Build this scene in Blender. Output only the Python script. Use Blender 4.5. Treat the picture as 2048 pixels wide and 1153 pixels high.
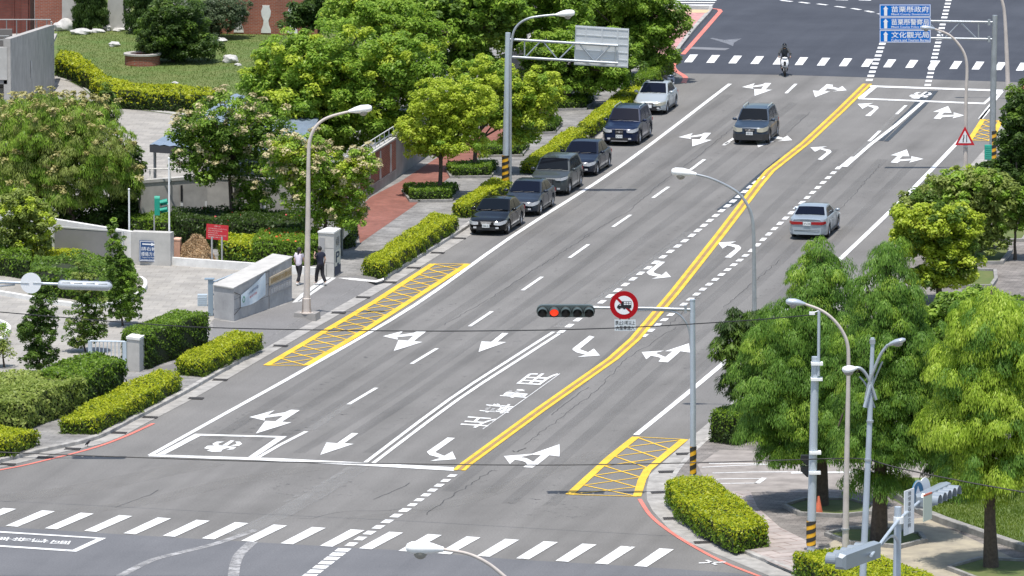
import bpy, bmesh, math, random
import numpy as np
from mathutils import Vector, Matrix, Euler
from mathutils.geometry import tessellate_polygon
R = math.radians
for o in list(bpy.data.objects): bpy.data.objects.remove(o)
scene = bpy.context.scene
col = scene.collection
rnd = random.Random(7)
nrg = np.random.default_rng(11)

# ---------------------------------------------------------------- camera, sky, sun, exposure
CAM_H, FPX, HOR = 53.0, 16000.0, -1850.0
PITCH = math.atan((576.5 - HOR) / FPX)
cam_d = bpy.data.cameras.new('camera')
cam = bpy.data.objects.new('camera', cam_d); col.objects.link(cam)
cam.location = (0, 0, CAM_H); cam.rotation_euler = (math.pi/2 - PITCH, 0, 0)
cam_d.sensor_width = 36.0; cam_d.lens = 36.0 * FPX / 2048.0
cam_d.clip_start = 1.0; cam_d.clip_end = 6000.0
scene.camera = cam
world = bpy.data.worlds.new('World'); scene.world = world; world.use_nodes = True
wn = world.node_tree; bg = wn.nodes['Background']
sky = wn.nodes.new('ShaderNodeTexSky'); sky.sky_type = 'NISHITA'; sky.sun_disc = False
SUN_DIR = Vector((-0.053, -0.26, 0.96)).normalized()    # towards the sun: high, a little behind the camera
sky.sun_elevation = math.asin(SUN_DIR.z); sky.sun_rotation = math.atan2(SUN_DIR.x, SUN_DIR.y)
sky.air_density = 1.2; sky.dust_density = 1.5
wn.links.new(sky.outputs[0], bg.inputs[0]); bg.inputs[1].default_value = 0.145
sun_d = bpy.data.lights.new('sun', 'SUN'); sun_d.energy = 4.3; sun_d.angle = R(0.53); sun_d.color = (1.0, 0.955, 0.90)
sun = bpy.data.objects.new('sun', sun_d); col.objects.link(sun)
sun.rotation_euler = SUN_DIR.to_track_quat('Z', 'Y').to_euler(); sun.location = (0, 380, 120)
scene.view_settings.view_transform = 'Standard'; scene.view_settings.look = 'None'
scene.view_settings.gamma = 1.0; scene.view_settings.use_curve_mapping = False
scene.view_settings.exposure = 0.22
scene.render.resolution_x, scene.render.resolution_y = 1024, 576

# ---------------------------------------------------------------- photo pixel -> point of the place
FW = Vector((0, math.cos(PITCH), -math.sin(PITCH))); UP = Vector((0, math.sin(PITCH), math.cos(PITCH)))
def ray(x, y): return FW + Vector((1, 0, 0)) * ((x - 1024) / FPX) + UP * ((576.5 - y) / FPX)
def P(x, y, z=0.0):
    r = ray(x, y); t = (z - CAM_H) / r.z
    return Vector((r.x * t, r.y * t, z))
def V(x, y, Y):
    r = ray(x, y); t = Y / r.y
    return Vector((r.x * t, Y, CAM_H + r.z * t))
def S(Y): return FPX / (Y * math.cos(PITCH) + (CAM_H - 3) * math.sin(PITCH))   # pixels of the photo per metre at depth Y
def PL(pts, z=0.0): return [P(x, y, z) for x, y in pts]
def T(ox, oy, k, pts): return [(ox + x / k, oy + y / k) for x, y in pts]

# ---------------------------------------------------------------- materials
MATS = {}
def mat(name, c, rough=0.6, metal=0.0, noise=0.0, scale=8.0, c2=None, bump=0.0, emit=None, spec=None, coat=0.0, coords='Object'):
    if name in MATS: return MATS[name]
    m = bpy.data.materials.new(name); m.use_nodes = True
    nt = m.node_tree; b = nt.nodes['Principled BSDF']
    b.inputs['Roughness'].default_value = rough; b.inputs['Metallic'].default_value = metal
    b.inputs['Base Color'].default_value = (*c, 1)
    if spec is not None: b.inputs['Specular IOR Level'].default_value = spec
    if coat: b.inputs['Specular IOR Level'].default_value = .25; b.inputs['Coat Weight'].default_value = coat; b.inputs['Coat Roughness'].default_value = 0.05
    if emit: b.inputs['Emission Color'].default_value = (*emit[0], 1); b.inputs['Emission Strength'].default_value = emit[1]
    if noise or c2 or bump:
        tc = nt.nodes.new('ShaderNodeTexCoord'); n = nt.nodes.new('ShaderNodeTexNoise')
        n.inputs['Scale'].default_value = scale; n.inputs['Detail'].default_value = 6; n.inputs['Roughness'].default_value = 0.65
        nt.links.new(tc.outputs[coords], n.inputs['Vector'])
        r = nt.nodes.new('ShaderNodeValToRGB')
        c2 = c2 or tuple(max(0, v * (1 - noise)) for v in c)
        ca = tuple(min(1, v * (1 + noise * 0.5)) for v in c) if noise else c
        r.color_ramp.elements[0].position = 0.32; r.color_ramp.elements[1].position = 0.68
        r.color_ramp.elements[0].color = (*c2, 1); r.color_ramp.elements[1].color = (*ca, 1)
        nt.links.new(n.outputs['Fac'], r.inputs[0]); nt.links.new(r.outputs[0], b.inputs['Base Color'])
        if bump:
            bp = nt.nodes.new('ShaderNodeBump'); bp.inputs['Strength'].default_value = bump; bp.inputs['Distance'].default_value = 0.02
            nt.links.new(n.outputs['Fac'], bp.inputs['Height']); nt.links.new(bp.outputs[0], b.inputs['Normal'])
    MATS[name] = m
    return m
def asphalt(name, base, dark, light, streak=0.5, wear=None):
    m = bpy.data.materials.new(name); m.use_nodes = True; MATS[name] = m
    nt = m.node_tree; b = nt.nodes['Principled BSDF']; b.inputs['Roughness'].default_value = 0.82; b.inputs['Specular IOR Level'].default_value = 0.25
    N = nt.nodes.new; L = nt.links.new
    tc = N('ShaderNodeTexCoord')
    rt = N('ShaderNodeMapping'); rt.inputs['Rotation'].default_value = (0, 0, R(12.3)); L(tc.outputs['Object'], rt.inputs['Vector'])
    mp = N('ShaderNodeMapping'); mp.inputs['Scale'].default_value = (1.0, 0.045, 1); L(rt.outputs[0], mp.inputs['Vector'])
    n1 = N('ShaderNodeTexNoise'); n1.inputs['Scale'].default_value = 0.9; n1.inputs['Detail'].default_value = 5; L(mp.outputs[0], n1.inputs['Vector'])
    n2 = N('ShaderNodeTexNoise'); n2.inputs['Scale'].default_value = 0.22; n2.inputs['Detail'].default_value = 8; n2.inputs['Roughness'].default_value = .6; L(tc.outputs['Object'], n2.inputs['Vector'])
    n3 = N('ShaderNodeTexNoise'); n3.inputs['Scale'].default_value = 14; n3.inputs['Detail'].default_value = 3; n3.inputs['Roughness'].default_value = .8; L(tc.outputs['Object'], n3.inputs['Vector'])
    r1 = N('ShaderNodeValToRGB'); r1.color_ramp.elements[0].color = (*dark, 1); r1.color_ramp.elements[1].color = (*light, 1)
    r1.color_ramp.elements[0].position = .3; r1.color_ramp.elements[1].position = .72
    mx = N('ShaderNodeMath'); mx.operation = 'MULTIPLY_ADD'; L(n1.outputs['Fac'], mx.inputs[0]); mx.inputs[1].default_value = streak
    m2 = N('ShaderNodeMath'); m2.operation = 'MULTIPLY'; L(n2.outputs['Fac'], m2.inputs[0]); m2.inputs[1].default_value = 1 - streak
    L(m2.outputs[0], mx.inputs[2]); L(mx.outputs[0], r1.inputs[0])
    g = N('ShaderNodeValToRGB'); g.color_ramp.elements[0].color = (.72, .72, .72, 1); g.color_ramp.elements[1].color = (1.25, 1.25, 1.25, 1)
    g.color_ramp.elements[0].position = .25; g.color_ramp.elements[1].position = .75
    L(n3.outputs['Fac'], g.inputs[0])
    mm = N('ShaderNodeMixRGB'); mm.blend_type = 'MULTIPLY'; mm.inputs[0].default_value = 1; L(r1.outputs[0], mm.inputs[1]); L(g.outputs[0], mm.inputs[2])
    # oil spots and small dark scars
    mp4 = N('ShaderNodeMapping'); mp4.inputs['Scale'].default_value = (1.6, .5, 1); L(rt.outputs[0], mp4.inputs['Vector'])
    n4 = N('ShaderNodeTexNoise'); n4.inputs['Scale'].default_value = 1.1; n4.inputs['Detail'].default_value = 9; n4.inputs['Roughness'].default_value = .72; L(mp4.outputs[0], n4.inputs['Vector'])
    r4 = N('ShaderNodeValToRGB'); r4.color_ramp.elements[0].position = .66; r4.color_ramp.elements[1].position = .74
    r4.color_ramp.elements[0].color = (1, 1, 1, 1); r4.color_ramp.elements[1].color = (.62, .62, .63, 1); L(n4.outputs['Fac'], r4.inputs[0])
    m4 = N('ShaderNodeMixRGB'); m4.blend_type = 'MULTIPLY'; m4.inputs[0].default_value = 1; L(mm.outputs[0], m4.inputs[1]); L(r4.outputs[0], m4.inputs[2])
    L(m4.outputs[0], b.inputs['Base Color'])
    bp = N('ShaderNodeBump'); bp.inputs['Strength'].default_value = .25; bp.inputs['Distance'].default_value = .01
    L(n3.outputs['Fac'], bp.inputs['Height']); L(bp.outputs[0], b.inputs['Normal'])
    return m
def paint(name, c, wear=0.25, scale=3.0, rough=.6, soft=.06, along=False, amax=1.0):
    """road paint worn through in places"""
    m = bpy.data.materials.new(name); m.use_nodes = True; MATS[name] = m
    nt = m.node_tree; b = nt.nodes['Principled BSDF']; b.inputs['Roughness'].default_value = rough
    N = nt.nodes.new; L = nt.links.new
    tc = N('ShaderNodeTexCoord'); n = N('ShaderNodeTexNoise'); n.inputs['Scale'].default_value = scale; n.inputs['Detail'].default_value = 9; n.inputs['Roughness'].default_value = .75
    if along:
        rt = N('ShaderNodeMapping'); rt.inputs['Rotation'].default_value = (0, 0, R(12.3)); L(tc.outputs['Object'], rt.inputs['Vector'])
        mp = N('ShaderNodeMapping'); mp.inputs['Scale'].default_value = (1.0, .06, 1); L(rt.outputs[0], mp.inputs['Vector']); L(mp.outputs[0], n.inputs['Vector'])
    else: L(tc.outputs['Object'], n.inputs['Vector'])
    r = N('ShaderNodeValToRGB'); r.color_ramp.elements[1].color = (amax, amax, amax, 1); r.color_ramp.elements[0].position = max(0, wear - soft); r.color_ramp.elements[1].position = wear + soft
    L(n.outputs['Fac'], r.inputs[0]); L(r.outputs[0], b.inputs['Alpha'])
    b.inputs['Base Color'].default_value = (*c, 1)
    n2 = N('ShaderNodeTexNoise'); n2.inputs['Scale'].default_value = .8; n2.inputs['Detail'].default_value = 4; L(tc.outputs['Object'], n2.inputs['Vector'])
    r2 = N('ShaderNodeValToRGB'); r2.color_ramp.elements[0].color = (*[v * .82 for v in c], 1); r2.color_ramp.elements[1].color = (*c, 1)
    r2.color_ramp.elements[0].position = .35; r2.color_ramp.elements[1].position = .6
    L(n2.outputs['Fac'], r2.inputs[0]); L(r2.outputs[0], b.inputs['Base Color'])
    return m
def brickmat(name, c1, c2, mortar, scale, bw=.5, rh=.25, msize=.02, rot=0, rough=.85, vert=False, dirt=.25, off=.5):
    m = bpy.data.materials.new(name); m.use_nodes = True; MATS[name] = m
    nt = m.node_tree; b = nt.nodes['Principled BSDF']; b.inputs['Roughness'].default_value = rough; b.inputs['Specular IOR Level'].default_value = .2
    N = nt.nodes.new; L = nt.links.new
    tc = N('ShaderNodeTexCoord'); mp = N('ShaderNodeMapping'); mp.inputs['Rotation'].default_value = (0, 0, rot)
    if vert:
        sx = N('ShaderNodeSeparateXYZ'); cx = N('ShaderNodeCombineXYZ'); ad = N('ShaderNodeMath'); ad.operation = 'ADD'
        L(tc.outputs['Object'], sx.inputs[0]); L(sx.outputs[0], ad.inputs[0]); L(sx.outputs[1], ad.inputs[1]); L(ad.outputs[0], cx.inputs[0]); L(sx.outputs[2], cx.inputs[1]); L(cx.outputs[0], mp.inputs['Vector'])
    else: L(tc.outputs['Object'], mp.inputs['Vector'])
    k = N('ShaderNodeTexBrick'); k.inputs['Scale'].default_value = scale; k.inputs['Brick Width'].default_value = bw; k.inputs['Row Height'].default_value = rh
    k.inputs['Mortar Size'].default_value = msize; k.inputs['Color1'].default_value = (*c1, 1); k.inputs['Color2'].default_value = (*c2, 1); k.inputs['Mortar'].default_value = (*mortar, 1)
    k.offset = off
    L(mp.outputs[0], k.inputs['Vector'])
    n = N('ShaderNodeTexNoise'); n.inputs['Scale'].default_value = .7; n.inputs['Detail'].default_value = 8; n.inputs['Roughness'].default_value = .7; L(tc.outputs['Object'], n.inputs['Vector'])
    r = N('ShaderNodeValToRGB'); r.color_ramp.elements[0].color = (1 - dirt, 1 - dirt, 1 - dirt, 1); r.color_ramp.elements[1].color = (1 + dirt * .4,) * 3 + (1,)
    r.color_ramp.elements[0].position = .35; r.color_ramp.elements[1].position = .65
    L(n.outputs['Fac'], r.inputs[0])
    mm = N('ShaderNodeMixRGB'); mm.blend_type = 'MULTIPLY'; mm.inputs[0].default_value = 1; L(k.outputs['Color'], mm.inputs[1]); L(r.outputs[0], mm.inputs[2]); L(mm.outputs[0], b.inputs['Base Color'])
    return m
def leafmat(name, cols, trans=.45, rough=.45, nscale=.55):
    """leaf colour differs from leaf to leaf and, gently, from branch to branch"""
    m = bpy.data.materials.new(name); m.use_nodes = True; MATS[name] = m
    nt = m.node_tree; b = nt.nodes['Principled BSDF']; b.inputs['Roughness'].default_value = rough; b.inputs['Specular IOR Level'].default_value = .3
    N = nt.nodes.new; L = nt.links.new
    g = N('ShaderNodeNewGeometry'); tc = N('ShaderNodeTexCoord')
    n = N('ShaderNodeTexNoise'); n.inputs['Scale'].default_value = nscale; n.inputs['Detail'].default_value = 3; L(tc.outputs['Object'], n.inputs['Vector'])
    a = N('ShaderNodeMath'); a.operation = 'MULTIPLY'; a.inputs[1].default_value = .55; L(g.outputs['Random Per Island'], a.inputs[0])
    a2 = N('ShaderNodeMath'); a2.operation = 'MULTIPLY_ADD'; a2.inputs[1].default_value = 1.1; L(n.outputs['Fac'], a2.inputs[0]); L(a.outputs[0], a2.inputs[2])
    a3 = N('ShaderNodeMath'); a3.operation = 'SUBTRACT'; a3.inputs[1].default_value = .33; L(a2.outputs[0], a3.inputs[0])
    r = N('ShaderNodeValToRGB')
    while len(r.color_ramp.elements) < len(cols): r.color_ramp.elements.new(.5)
    for i, c in enumerate(cols): r.color_ramp.elements[i].position = i / max(1, len(cols) - 1); r.color_ramp.elements[i].color = (*c, 1)
    L(a3.outputs[0], r.inputs[0]); L(r.outputs[0], b.inputs['Base Color'])
    t = N('ShaderNodeBsdfTranslucent'); L(r.outputs[0], t.inputs['Color'])
    mx = N('ShaderNodeMixShader'); mx.inputs[0].default_value = trans
    out = nt.nodes['Material Output']; L(b.outputs[0], mx.inputs[1]); L(t.outputs[0], mx.inputs[2]); L(mx.outputs[0], out.inputs['Surface'])
    return m

# ---------------------------------------------------------------- objects, names, labels
def tag(o, label=None, cat=None, group=None, kind=None):
    if label: o['label'] = label
    if cat: o['category'] = cat
    if group: o['group'] = group
    if kind: o['kind'] = kind
    return o
def thing(name, label, cat, loc=(0, 0, 0), rz=0, group=None):
    o = bpy.data.objects.new(name, None); col.objects.link(o); o.location = loc; o.rotation_euler = (0, 0, rz)
    o.empty_display_size = .2
    return tag(o, label, cat, group)
def copy_tree(o, parent=None):
    c = o.copy(); col.objects.link(c)
    if parent: c.parent = parent
    for ch in list(o.children): copy_tree(ch, c)
    return c
class MB:
    def __init__(s): s.v = []; s.f = []; s.mi = []; s.cur = 0
    def add(s, vs, fs, M=None):
        o = len(s.v)
        s.v += [tuple(M @ Vector(p)) if M else tuple(p) for p in vs]
        s.f += [tuple(i + o for i in f) for f in fs]; s.mi += [s.cur] * len(fs)
        return s
    def box(s, c, d, rz=0, M=None, taper=1.0):
        x, y, z = d[0] / 2, d[1] / 2, d[2] / 2
        vs = [(sx * x * (taper if sz > 0 else 1), sy * y * (taper if sz > 0 else 1), sz * z) for sz in (-1, 1) for sx, sy in ((-1, -1), (1, -1), (1, 1), (-1, 1))]
        Mt = Matrix.Translation(Vector(c)) @ Matrix.Rotation(rz, 4, 'Z')
        if M: Mt = M @ Mt
        return s.add(vs, [(0, 3, 2, 1), (4, 5, 6, 7), (0, 1, 5, 4), (1, 2, 6, 5), (2, 3, 7, 6), (3, 0, 4, 7)], Mt)
    def poly(s, pts, flip=False):
        """flat or nearly flat polygon, triangulated"""
        pts = [Vector(p) for p in pts]
        tr = tessellate_polygon([pts])
        fs = []
        for t in tr:
            a, b, c = (pts[i] for i in t); n = (b - a).cross(c - a)
            fs.append(tuple(t) if (n.z >= 0) != flip else tuple(reversed(t)))
        return s.add(pts, fs)
    def prism(s, poly, z0, z1):
        n = len(poly); P2 = [Vector((p[0], p[1])) for p in poly]
        area = sum(P2[i].x * P2[(i + 1) % n].y - P2[(i + 1) % n].x * P2[i].y for i in range(n))
        if area < 0: P2.reverse()
        s.poly([(p.x, p.y, z1) for p in P2]); s.poly([(p.x, p.y, z0) for p in P2], True)
        vs = [(p.x, p.y, z0) for p in P2] + [(p.x, p.y, z1) for p in P2]
        return s.add(vs, [(i, (i + 1) % n, n + (i + 1) % n, n + i) for i in range(n)])
    def tube(s, path, rad, n=10, cap=True, flat=None):
        path = [Vector(p) for p in path]; k = len(path)
        if not hasattr(rad, '__len__'): rad = [rad] * k
        t0 = (path[1] - path[0]).normalized(); u = t0.orthogonal().normalized()
        if abs(t0.z) < .9: u = t0.cross(Vector((0, 0, 1))).normalized()
        vs = []
        for i in range(k):
            t = ((path[min(i + 1, k - 1)] - path[max(i - 1, 0)])).normalized()
            u = (u - t * u.dot(t)).normalized(); w = t.cross(u)
            for j in range(n):
                a = 2 * math.pi * j / n
                vs.append(path[i] + (u * math.cos(a) + w * math.sin(a) * (flat or 1)) * rad[i])
        fs = [(i * n + j, i * n + (j + 1) % n, (i + 1) * n + (j + 1) % n, (i + 1) * n + j) for i in range(k - 1) for j in range(n)]
        if cap: fs += [tuple(reversed(range(n))), tuple(range((k - 1) * n, k * n))]
        return s.add(vs, fs)
    def lathe(s, prof, n=20, M=None, cap=True):
        vs = [(r * math.cos(2 * math.pi * j / n), r * math.sin(2 * math.pi * j / n), z) for r, z in prof for j in range(n)]
        fs = [(i * n + j, i * n + (j + 1) % n, (i + 1) * n + (j + 1) % n, (i + 1) * n + j) for i in range(len(prof) - 1) for j in range(n)]
        if cap: fs += [tuple(reversed(range(n))), tuple(range((len(prof) - 1) * n, len(prof) * n))]
        return s.add(vs, fs, M)
    def ball(s, c, r, n=12, m=8, M=None):
        r = r if hasattr(r, '__len__') else (r, r, r)
        prof = [(math.sin(math.pi * i / m), -math.cos(math.pi * i / m)) for i in range(m + 1)]
        prof[0] = (.001, -1); prof[-1] = (.001, 1)
        Mt = Matrix.Translation(Vector(c)) @ Matrix.Diagonal((*r, 1))
        return s.lathe(prof, n, (M @ Mt) if M else Mt)
    def grid(s, rows):
        """rows of equal length lists of points"""
        k = len(rows[0]); vs = [p for r in rows for p in r]
        return s.add(vs, [(i * k + j, i * k + j + 1, (i + 1) * k + j + 1, (i + 1) * k + j) for i in range(len(rows) - 1) for j in range(k - 1)])
    def patch(s, pts, th=.01):
        """thin shell through (x, y, zlo, zhi) stations, thick outwards"""
        o = []
        n = len(pts)
        for i, (x, y, a, b) in enumerate(pts):
            x0, y0 = pts[max(i - 1, 0)][:2]; x1, y1 = pts[min(i + 1, n - 1)][:2]
            d = Vector((y1 - y0, -(x1 - x0))).normalized() * th
            o.append((d.x, d.y))
        vs = []
        for (x, y, a, b), (dx, dy) in zip(pts, o): vs += [(x + dx, y + dy, a), (x + dx, y + dy, b), (x - dx, y - dy, a), (x - dx, y - dy, b)]
        fs = []
        for i in range(n - 1):
            q = 4 * i; r = q + 4
            fs += [(q, r, r + 1, q + 1), (q + 2, q + 3, r + 3, r + 2), (q + 1, r + 1, r + 3, q + 3), (q, q + 2, r + 2, r)]
        fs += [(0, 1, 3, 2), (4 * n - 4, 4 * n - 2, 4 * n - 1, 4 * n - 3)]
        return s.add(vs, fs)
    def build(s, name, mats, parent=None, smooth=False, org=None, fix=True):
        me = bpy.data.meshes.new(name)
        vs = s.v
        if org is not None: vs = [(x - org[0], y - org[1], z - org[2]) for x, y, z in s.v]
        me.from_pydata(vs, [], s.f)
        mats = mats if isinstance(mats, (list, tuple)) else [mats]
        for m in mats: me.materials.append(m)
        if len(mats) > 1: me.polygons.foreach_set('material_index', s.mi)
        if fix:
            bm = bmesh.new(); bm.from_mesh(me); bmesh.ops.recalc_face_normals(bm, faces=bm.faces); bm.to_mesh(me); bm.free()
        if smooth:
            me.polygons.foreach_set('use_smooth', [True] * len(me.polygons)); me.set_sharp_from_angle(angle=R(smooth if smooth is not True else 35))
        me.update()
        o = bpy.data.objects.new(name, me); col.objects.link(o)
        if org is not None: o.location = org
        if parent: o.parent = parent
        return o
def up(o, parent):
    """hang a part built in world coordinates on its thing without moving it"""
    o.parent = parent; o.matrix_parent_inverse = Matrix.Identity(4)
    o.matrix_parent_inverse = (Matrix.Translation(parent.location) @ Euler(parent.rotation_euler).to_matrix().to_4x4()).inverted()
    return o
def place(x, y, z=0.0): return P(x, y, z)

# text as thin mesh; glyph outlines come from Blender's own font
_tc = {}
def glyphs(s, w=0.0):
    if (s, w) in _tc: return _tc[(s, w)]
    cu = bpy.data.curves.new('t', 'FONT'); cu.body = s; cu.size = 1; cu.resolution_u = 3; cu.offset = w
    o = bpy.data.objects.new('t', cu); col.objects.link(o)
    dg = bpy.context.evaluated_depsgraph_get(); dg.update()
    me = bpy.data.meshes.new_from_object(o.evaluated_get(dg))
    vs = [tuple(v.co) for v in me.vertices]; fs = [tuple(p.vertices) for p in me.polygons]
    bpy.data.objects.remove(o); bpy.data.curves.remove(cu); bpy.data.meshes.remove(me)
    _tc[(s, w)] = (vs, fs)
    return vs, fs
def text_quad(mb, s, q, w=0.0):
    """fit text s into the quad q = bottom left, bottom right, top right, top left"""
    vs, fs = glyphs(s, w)
    if not vs: return
    x0 = min(v[0] for v in vs); x1 = max(v[0] for v in vs); y0 = min(v[1] for v in vs); y1 = max(v[1] for v in vs)
    a, b, c, d = [Vector(p) for p in q]
    out = []
    for x, y, _ in vs:
        u = (x - x0) / (x1 - x0); t = (y - y0) / max(1e-6, y1 - y0)
        out.append((a * (1 - u) + b * u) * (1 - t) + (d * (1 - u) + c * u) * t)
    mb.add(out, fs)
def offset_line(pts, d):
    out = []
    for i, p in enumerate(pts):
        a = pts[max(i - 1, 0)]; b = pts[min(i + 1, len(pts) - 1)]
        t = Vector((b.x - a.x, b.y - a.y)).normalized()
        out.append(Vector((p.x - t.y * d, p.y + t.x * d, p.z)))     # d > 0 : to the left of the direction of travel
    return out
def ribbon(mb, pts, d0, d1, z):
    a = offset_line(pts, d0); b = offset_line(pts, d1)
    for p in a: p.z = z
    for p in b: p.z = z
    mb.grid([a, b] if d1 > d0 else [b, a])
def smooth_line(pts, n=6):
    """Catmull-Rom through world points"""
    out = []
    for i in range(len(pts) - 1):
        p0 = pts[max(i - 1, 0)]; p1 = pts[i]; p2 = pts[i + 1]; p3 = pts[min(i + 2, len(pts) - 1)]
        for k in range(n):
            t = k / n
            out.append(.5 * ((2 * p1) + (p2 - p0) * t + (2 * p0 - 5 * p1 + 4 * p2 - p3) * t * t + (3 * p1 - p0 - 3 * p2 + p3) * t ** 3))
    out.append(pts[-1]); return out
def struct(mb, name, m, parent=None, **k):
    o = mb.build(name, m, parent, **k)
    if not parent: o['kind'] = 'structure'
    return o
# ---------------------------------------------------------------- ground, roads, pavements
A_OLD = asphalt('worn_asphalt', None, (.130, .125, .117), (.222, .214, .202), .55)
A_FAR = asphalt('dark_new_asphalt', None, (.042, .046, .058), (.072, .078, .094), .35)
A_NEAR = asphalt('grey_blue_asphalt', None, (.115, .117, .124), (.172, .173, .180), .45)
A_LANE = asphalt('driveway_asphalt', None, (.16, .155, .15), (.23, .225, .22), .2)
CONC = mat('gutter_concrete', (.36, .345, .32), .85, noise=.35, scale=1.6)
KERB = mat('kerb_stone', (.40, .385, .36), .85, noise=.45, scale=2.2)
WALKG = brickmat('grey_paving', (.30, .29, .275), (.22, .215, .205), (.17, .165, .16), 1.0, .6, .3, .012, R(12), dirt=.35)
WALKR = brickmat('red_brick_paving', (.30, .115, .085), (.22, .085, .065), (.20, .14, .12), 1.0, .2, .1, .008, R(12), dirt=.25)
FORE = brickmat('beige_forecourt_paving', (.38, .36, .325), (.32, .305, .28), (.26, .245, .22), 1.0, .6, .6, .012, R(5), dirt=.2)
RIGHTP = brickmat('brown_grey_paving', (.27, .245, .225), (.20, .185, .17), (.15, .14, .13), 1.0, .4, .2, .012, R(12), dirt=.4)
SLABP = brickmat('pinkish_slab_paving', (.44, .385, .36), (.36, .32, .30), (.26, .20, .18), 1.0, 1.2, .62, .03, R(-28), dirt=.3)
WHITE_P = paint('white_road_paint', (.80, .80, .78), .36, 3.2, soft=.07)
YEL_P = paint('yellow_road_paint', (.80, .50, .035), .34, 3.0, soft=.07)
RED_P = paint('red_kerb_paint', (.68, .20, .15), .28, 2.4)
GHOST = paint('worn_off_paint', (.38, .37, .35), .5, 1.5, soft=.25, along=True, amax=.6)
TAR = paint('black_tar_band', (.035, .036, .04), .34, 1.3, .45)
g = MB(); g.poly([(-2500, -400, -.06), (2500, -400, -.06), (2500, 5000, -.06), (-2500, 5000, -.06)])
struct(g, 'ground', mat('open_ground', (.16, .17, .11), .9, noise=.4, scale=.05))
g = MB(); g.poly(PL([(-900, 2600), (3000, 2600), (2600, -300), (-300, -300)], 0)); road = struct(g, 'road', A_OLD)
g = MB(); g.poly(PL([(-900, 1002), (0, 1054), (239, 1069), (512, 1085), (817, 1102), (1024, 1119), (1267, 1133), (1475, 1147), (1700, 1165), (2600, 1240), (3000, 2600), (-900, 2600)], .004))
crossing_road = struct(g, 'crossing_road', A_NEAR)
g = MB(); g.poly(PL([(1280, 146), (1366, 147), (1560, 150), (1700, 154), (1860, 159), (2048, 165), (2500, 180), (2500, -500), (600, -500), (600, 5), (1280, 30)], .004))
far_road = struct(g, 'far_road', A_FAR)
# left pavement, raised behind its kerb
KL = PL([(-300, 985), (-60, 940), (0, 927), (87, 905), (191, 881), (270, 842), (364, 793), (434, 753), (500, 715), (527, 699)])
KL2 = PL([(769, 561), (800, 541), (860, 505), (934, 458), (1010, 404), (1085, 350), (1190, 268), (1275, 207), (1322, 172), (1335, 152), (1337, 138), (1352, 112), (1390, 62), (1425, 22), (1414, 17)])
SLAB = KL + PL([(513, 691), (752, 552)], .15) + KL2 + PL([(1300, 14), (900, 10), (900, -250), (-700, -250), (-700, 985)])
g = MB(); g.prism([(p.x, p.y) for p in SLAB], -.05, .15); left_pavement = struct(g, 'left_pavement', WALKG)
g = MB(); a, b = PL([(527, 699), (769, 561)], .01); c, d = PL([(752, 552), (513, 691)], .152); g.poly([a, b, c, d])
g.poly(PL([(512, 690), (752, 551), (690, 553), (660, 551), (600, 590), (586, 604), (468, 645), (428, 640), (418, 700), (300, 745), (300, 758), (345, 757), (350, 745), (470, 690), (495, 680)], .155))
struct(g, 'driveway', A_LANE)
g = MB()
def kerb(g, L_, d0, d1, z0, z1):
    a = offset_line(L_, d0); b = offset_line(L_, d1)
    g.grid([[Vector((p.x, p.y, z)) for p in q] for q, z in ((a, z0), (a, z1 - .02), (offset_line(L_, d0 * .6 + d1 * .4 if 0 else d0 + .02 * (1 if d1 > d0 else -1)), z1), (b, z1), (b, z0))])
for L_ in (KL, KL2): kerb(g, smooth_line(L_, 3), -.012, .2, -.02, .16)
struct(g, 'left_kerb', KERB, left_pavement)
g = MB()
KALL = smooth_line(PL([(-300, 985), (-60, 940), (0, 927), (87, 905), (191, 881), (270, 842), (364, 793), (434, 753), (527, 699), (650, 629), (769, 561), (860, 505), (934, 458), (1010, 404), (1085, 350), (1190, 268), (1275, 207), (1322, 172)]), 5)
ribbon(g, KALL, -.62, -.01, .012); struct(g, 'gutter', CONC, road)
GR = mat('drain_iron', (.05, .045, .042), .7, noise=.4, scale=20)
def grate(x, y, ang=R(-12), w=.62, d=.42, par=None):
    m = MB(); c = P(x, y, .02); ca, sa = math.cos(ang), math.sin(ang)
    for k in range(7):
        o = (k - 3) * w / 7
        m.box((c.x + ca * o, c.y + sa * o, .0235), (w / 12, d, .012), ang)
    m.box((c.x, c.y + d / 2, .0235), (w, .03, .0125), ang); m.box((c.x, c.y - d / 2, .0235), (w, .03, .0125), ang)
    m.box((c.x, c.y, .016), (w * .97, d * .97, .004), ang)
    o = m.build('drain_grate', GR, par or road)
for x, y in [(15, 929), (90, 915), (145, 898), (238, 866), (300, 835), (392, 797), (440, 760), (561, 692), (677, 626), (726, 595), (779, 565), (827, 536), (875, 506), (918, 477)]: grate(x, y)
for x, y in [(1368, 908), (1333, 944), (1318, 985), (1343, 1037), (1405, 1085)]: grate(x, y, R(10))
for L_, z in (([(708, 425), (720, 487), (824, 415), (895, 358), (975, 302), (1050, 245), (1140, 180), (1235, 110), (1200, 95), (1060, 195), (960, 262), (880, 312), (800, 364), (742, 394)], .154),):
    g = MB(); g.poly(PL(L_, z)); struct(g, 'brick_path', WALKR, left_pavement)
g = MB(); g.poly(PL([(1322, 133), (1395, 30), (1409, 27), (1340, 130), (1332, 150), (1316, 165)][:0] or [(1300, 150), (1330, 138), (1345, 112), (1413, 26), (1300, 25), (1300, 110)], .157))
struct(g, 'corner_paving', mat('pink_paving', (.52, .27, .25), .85, noise=.3, scale=3), left_pavement)
g = MB(); g.poly(PL([(1300, 25), (1413, 26), (1420, 20), (1300, 18)], .161)); struct(g, 'tactile_strip', mat('yellow_tactile', (.60, .44, .26), .8, noise=.2, scale=6), left_pavement)
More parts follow.
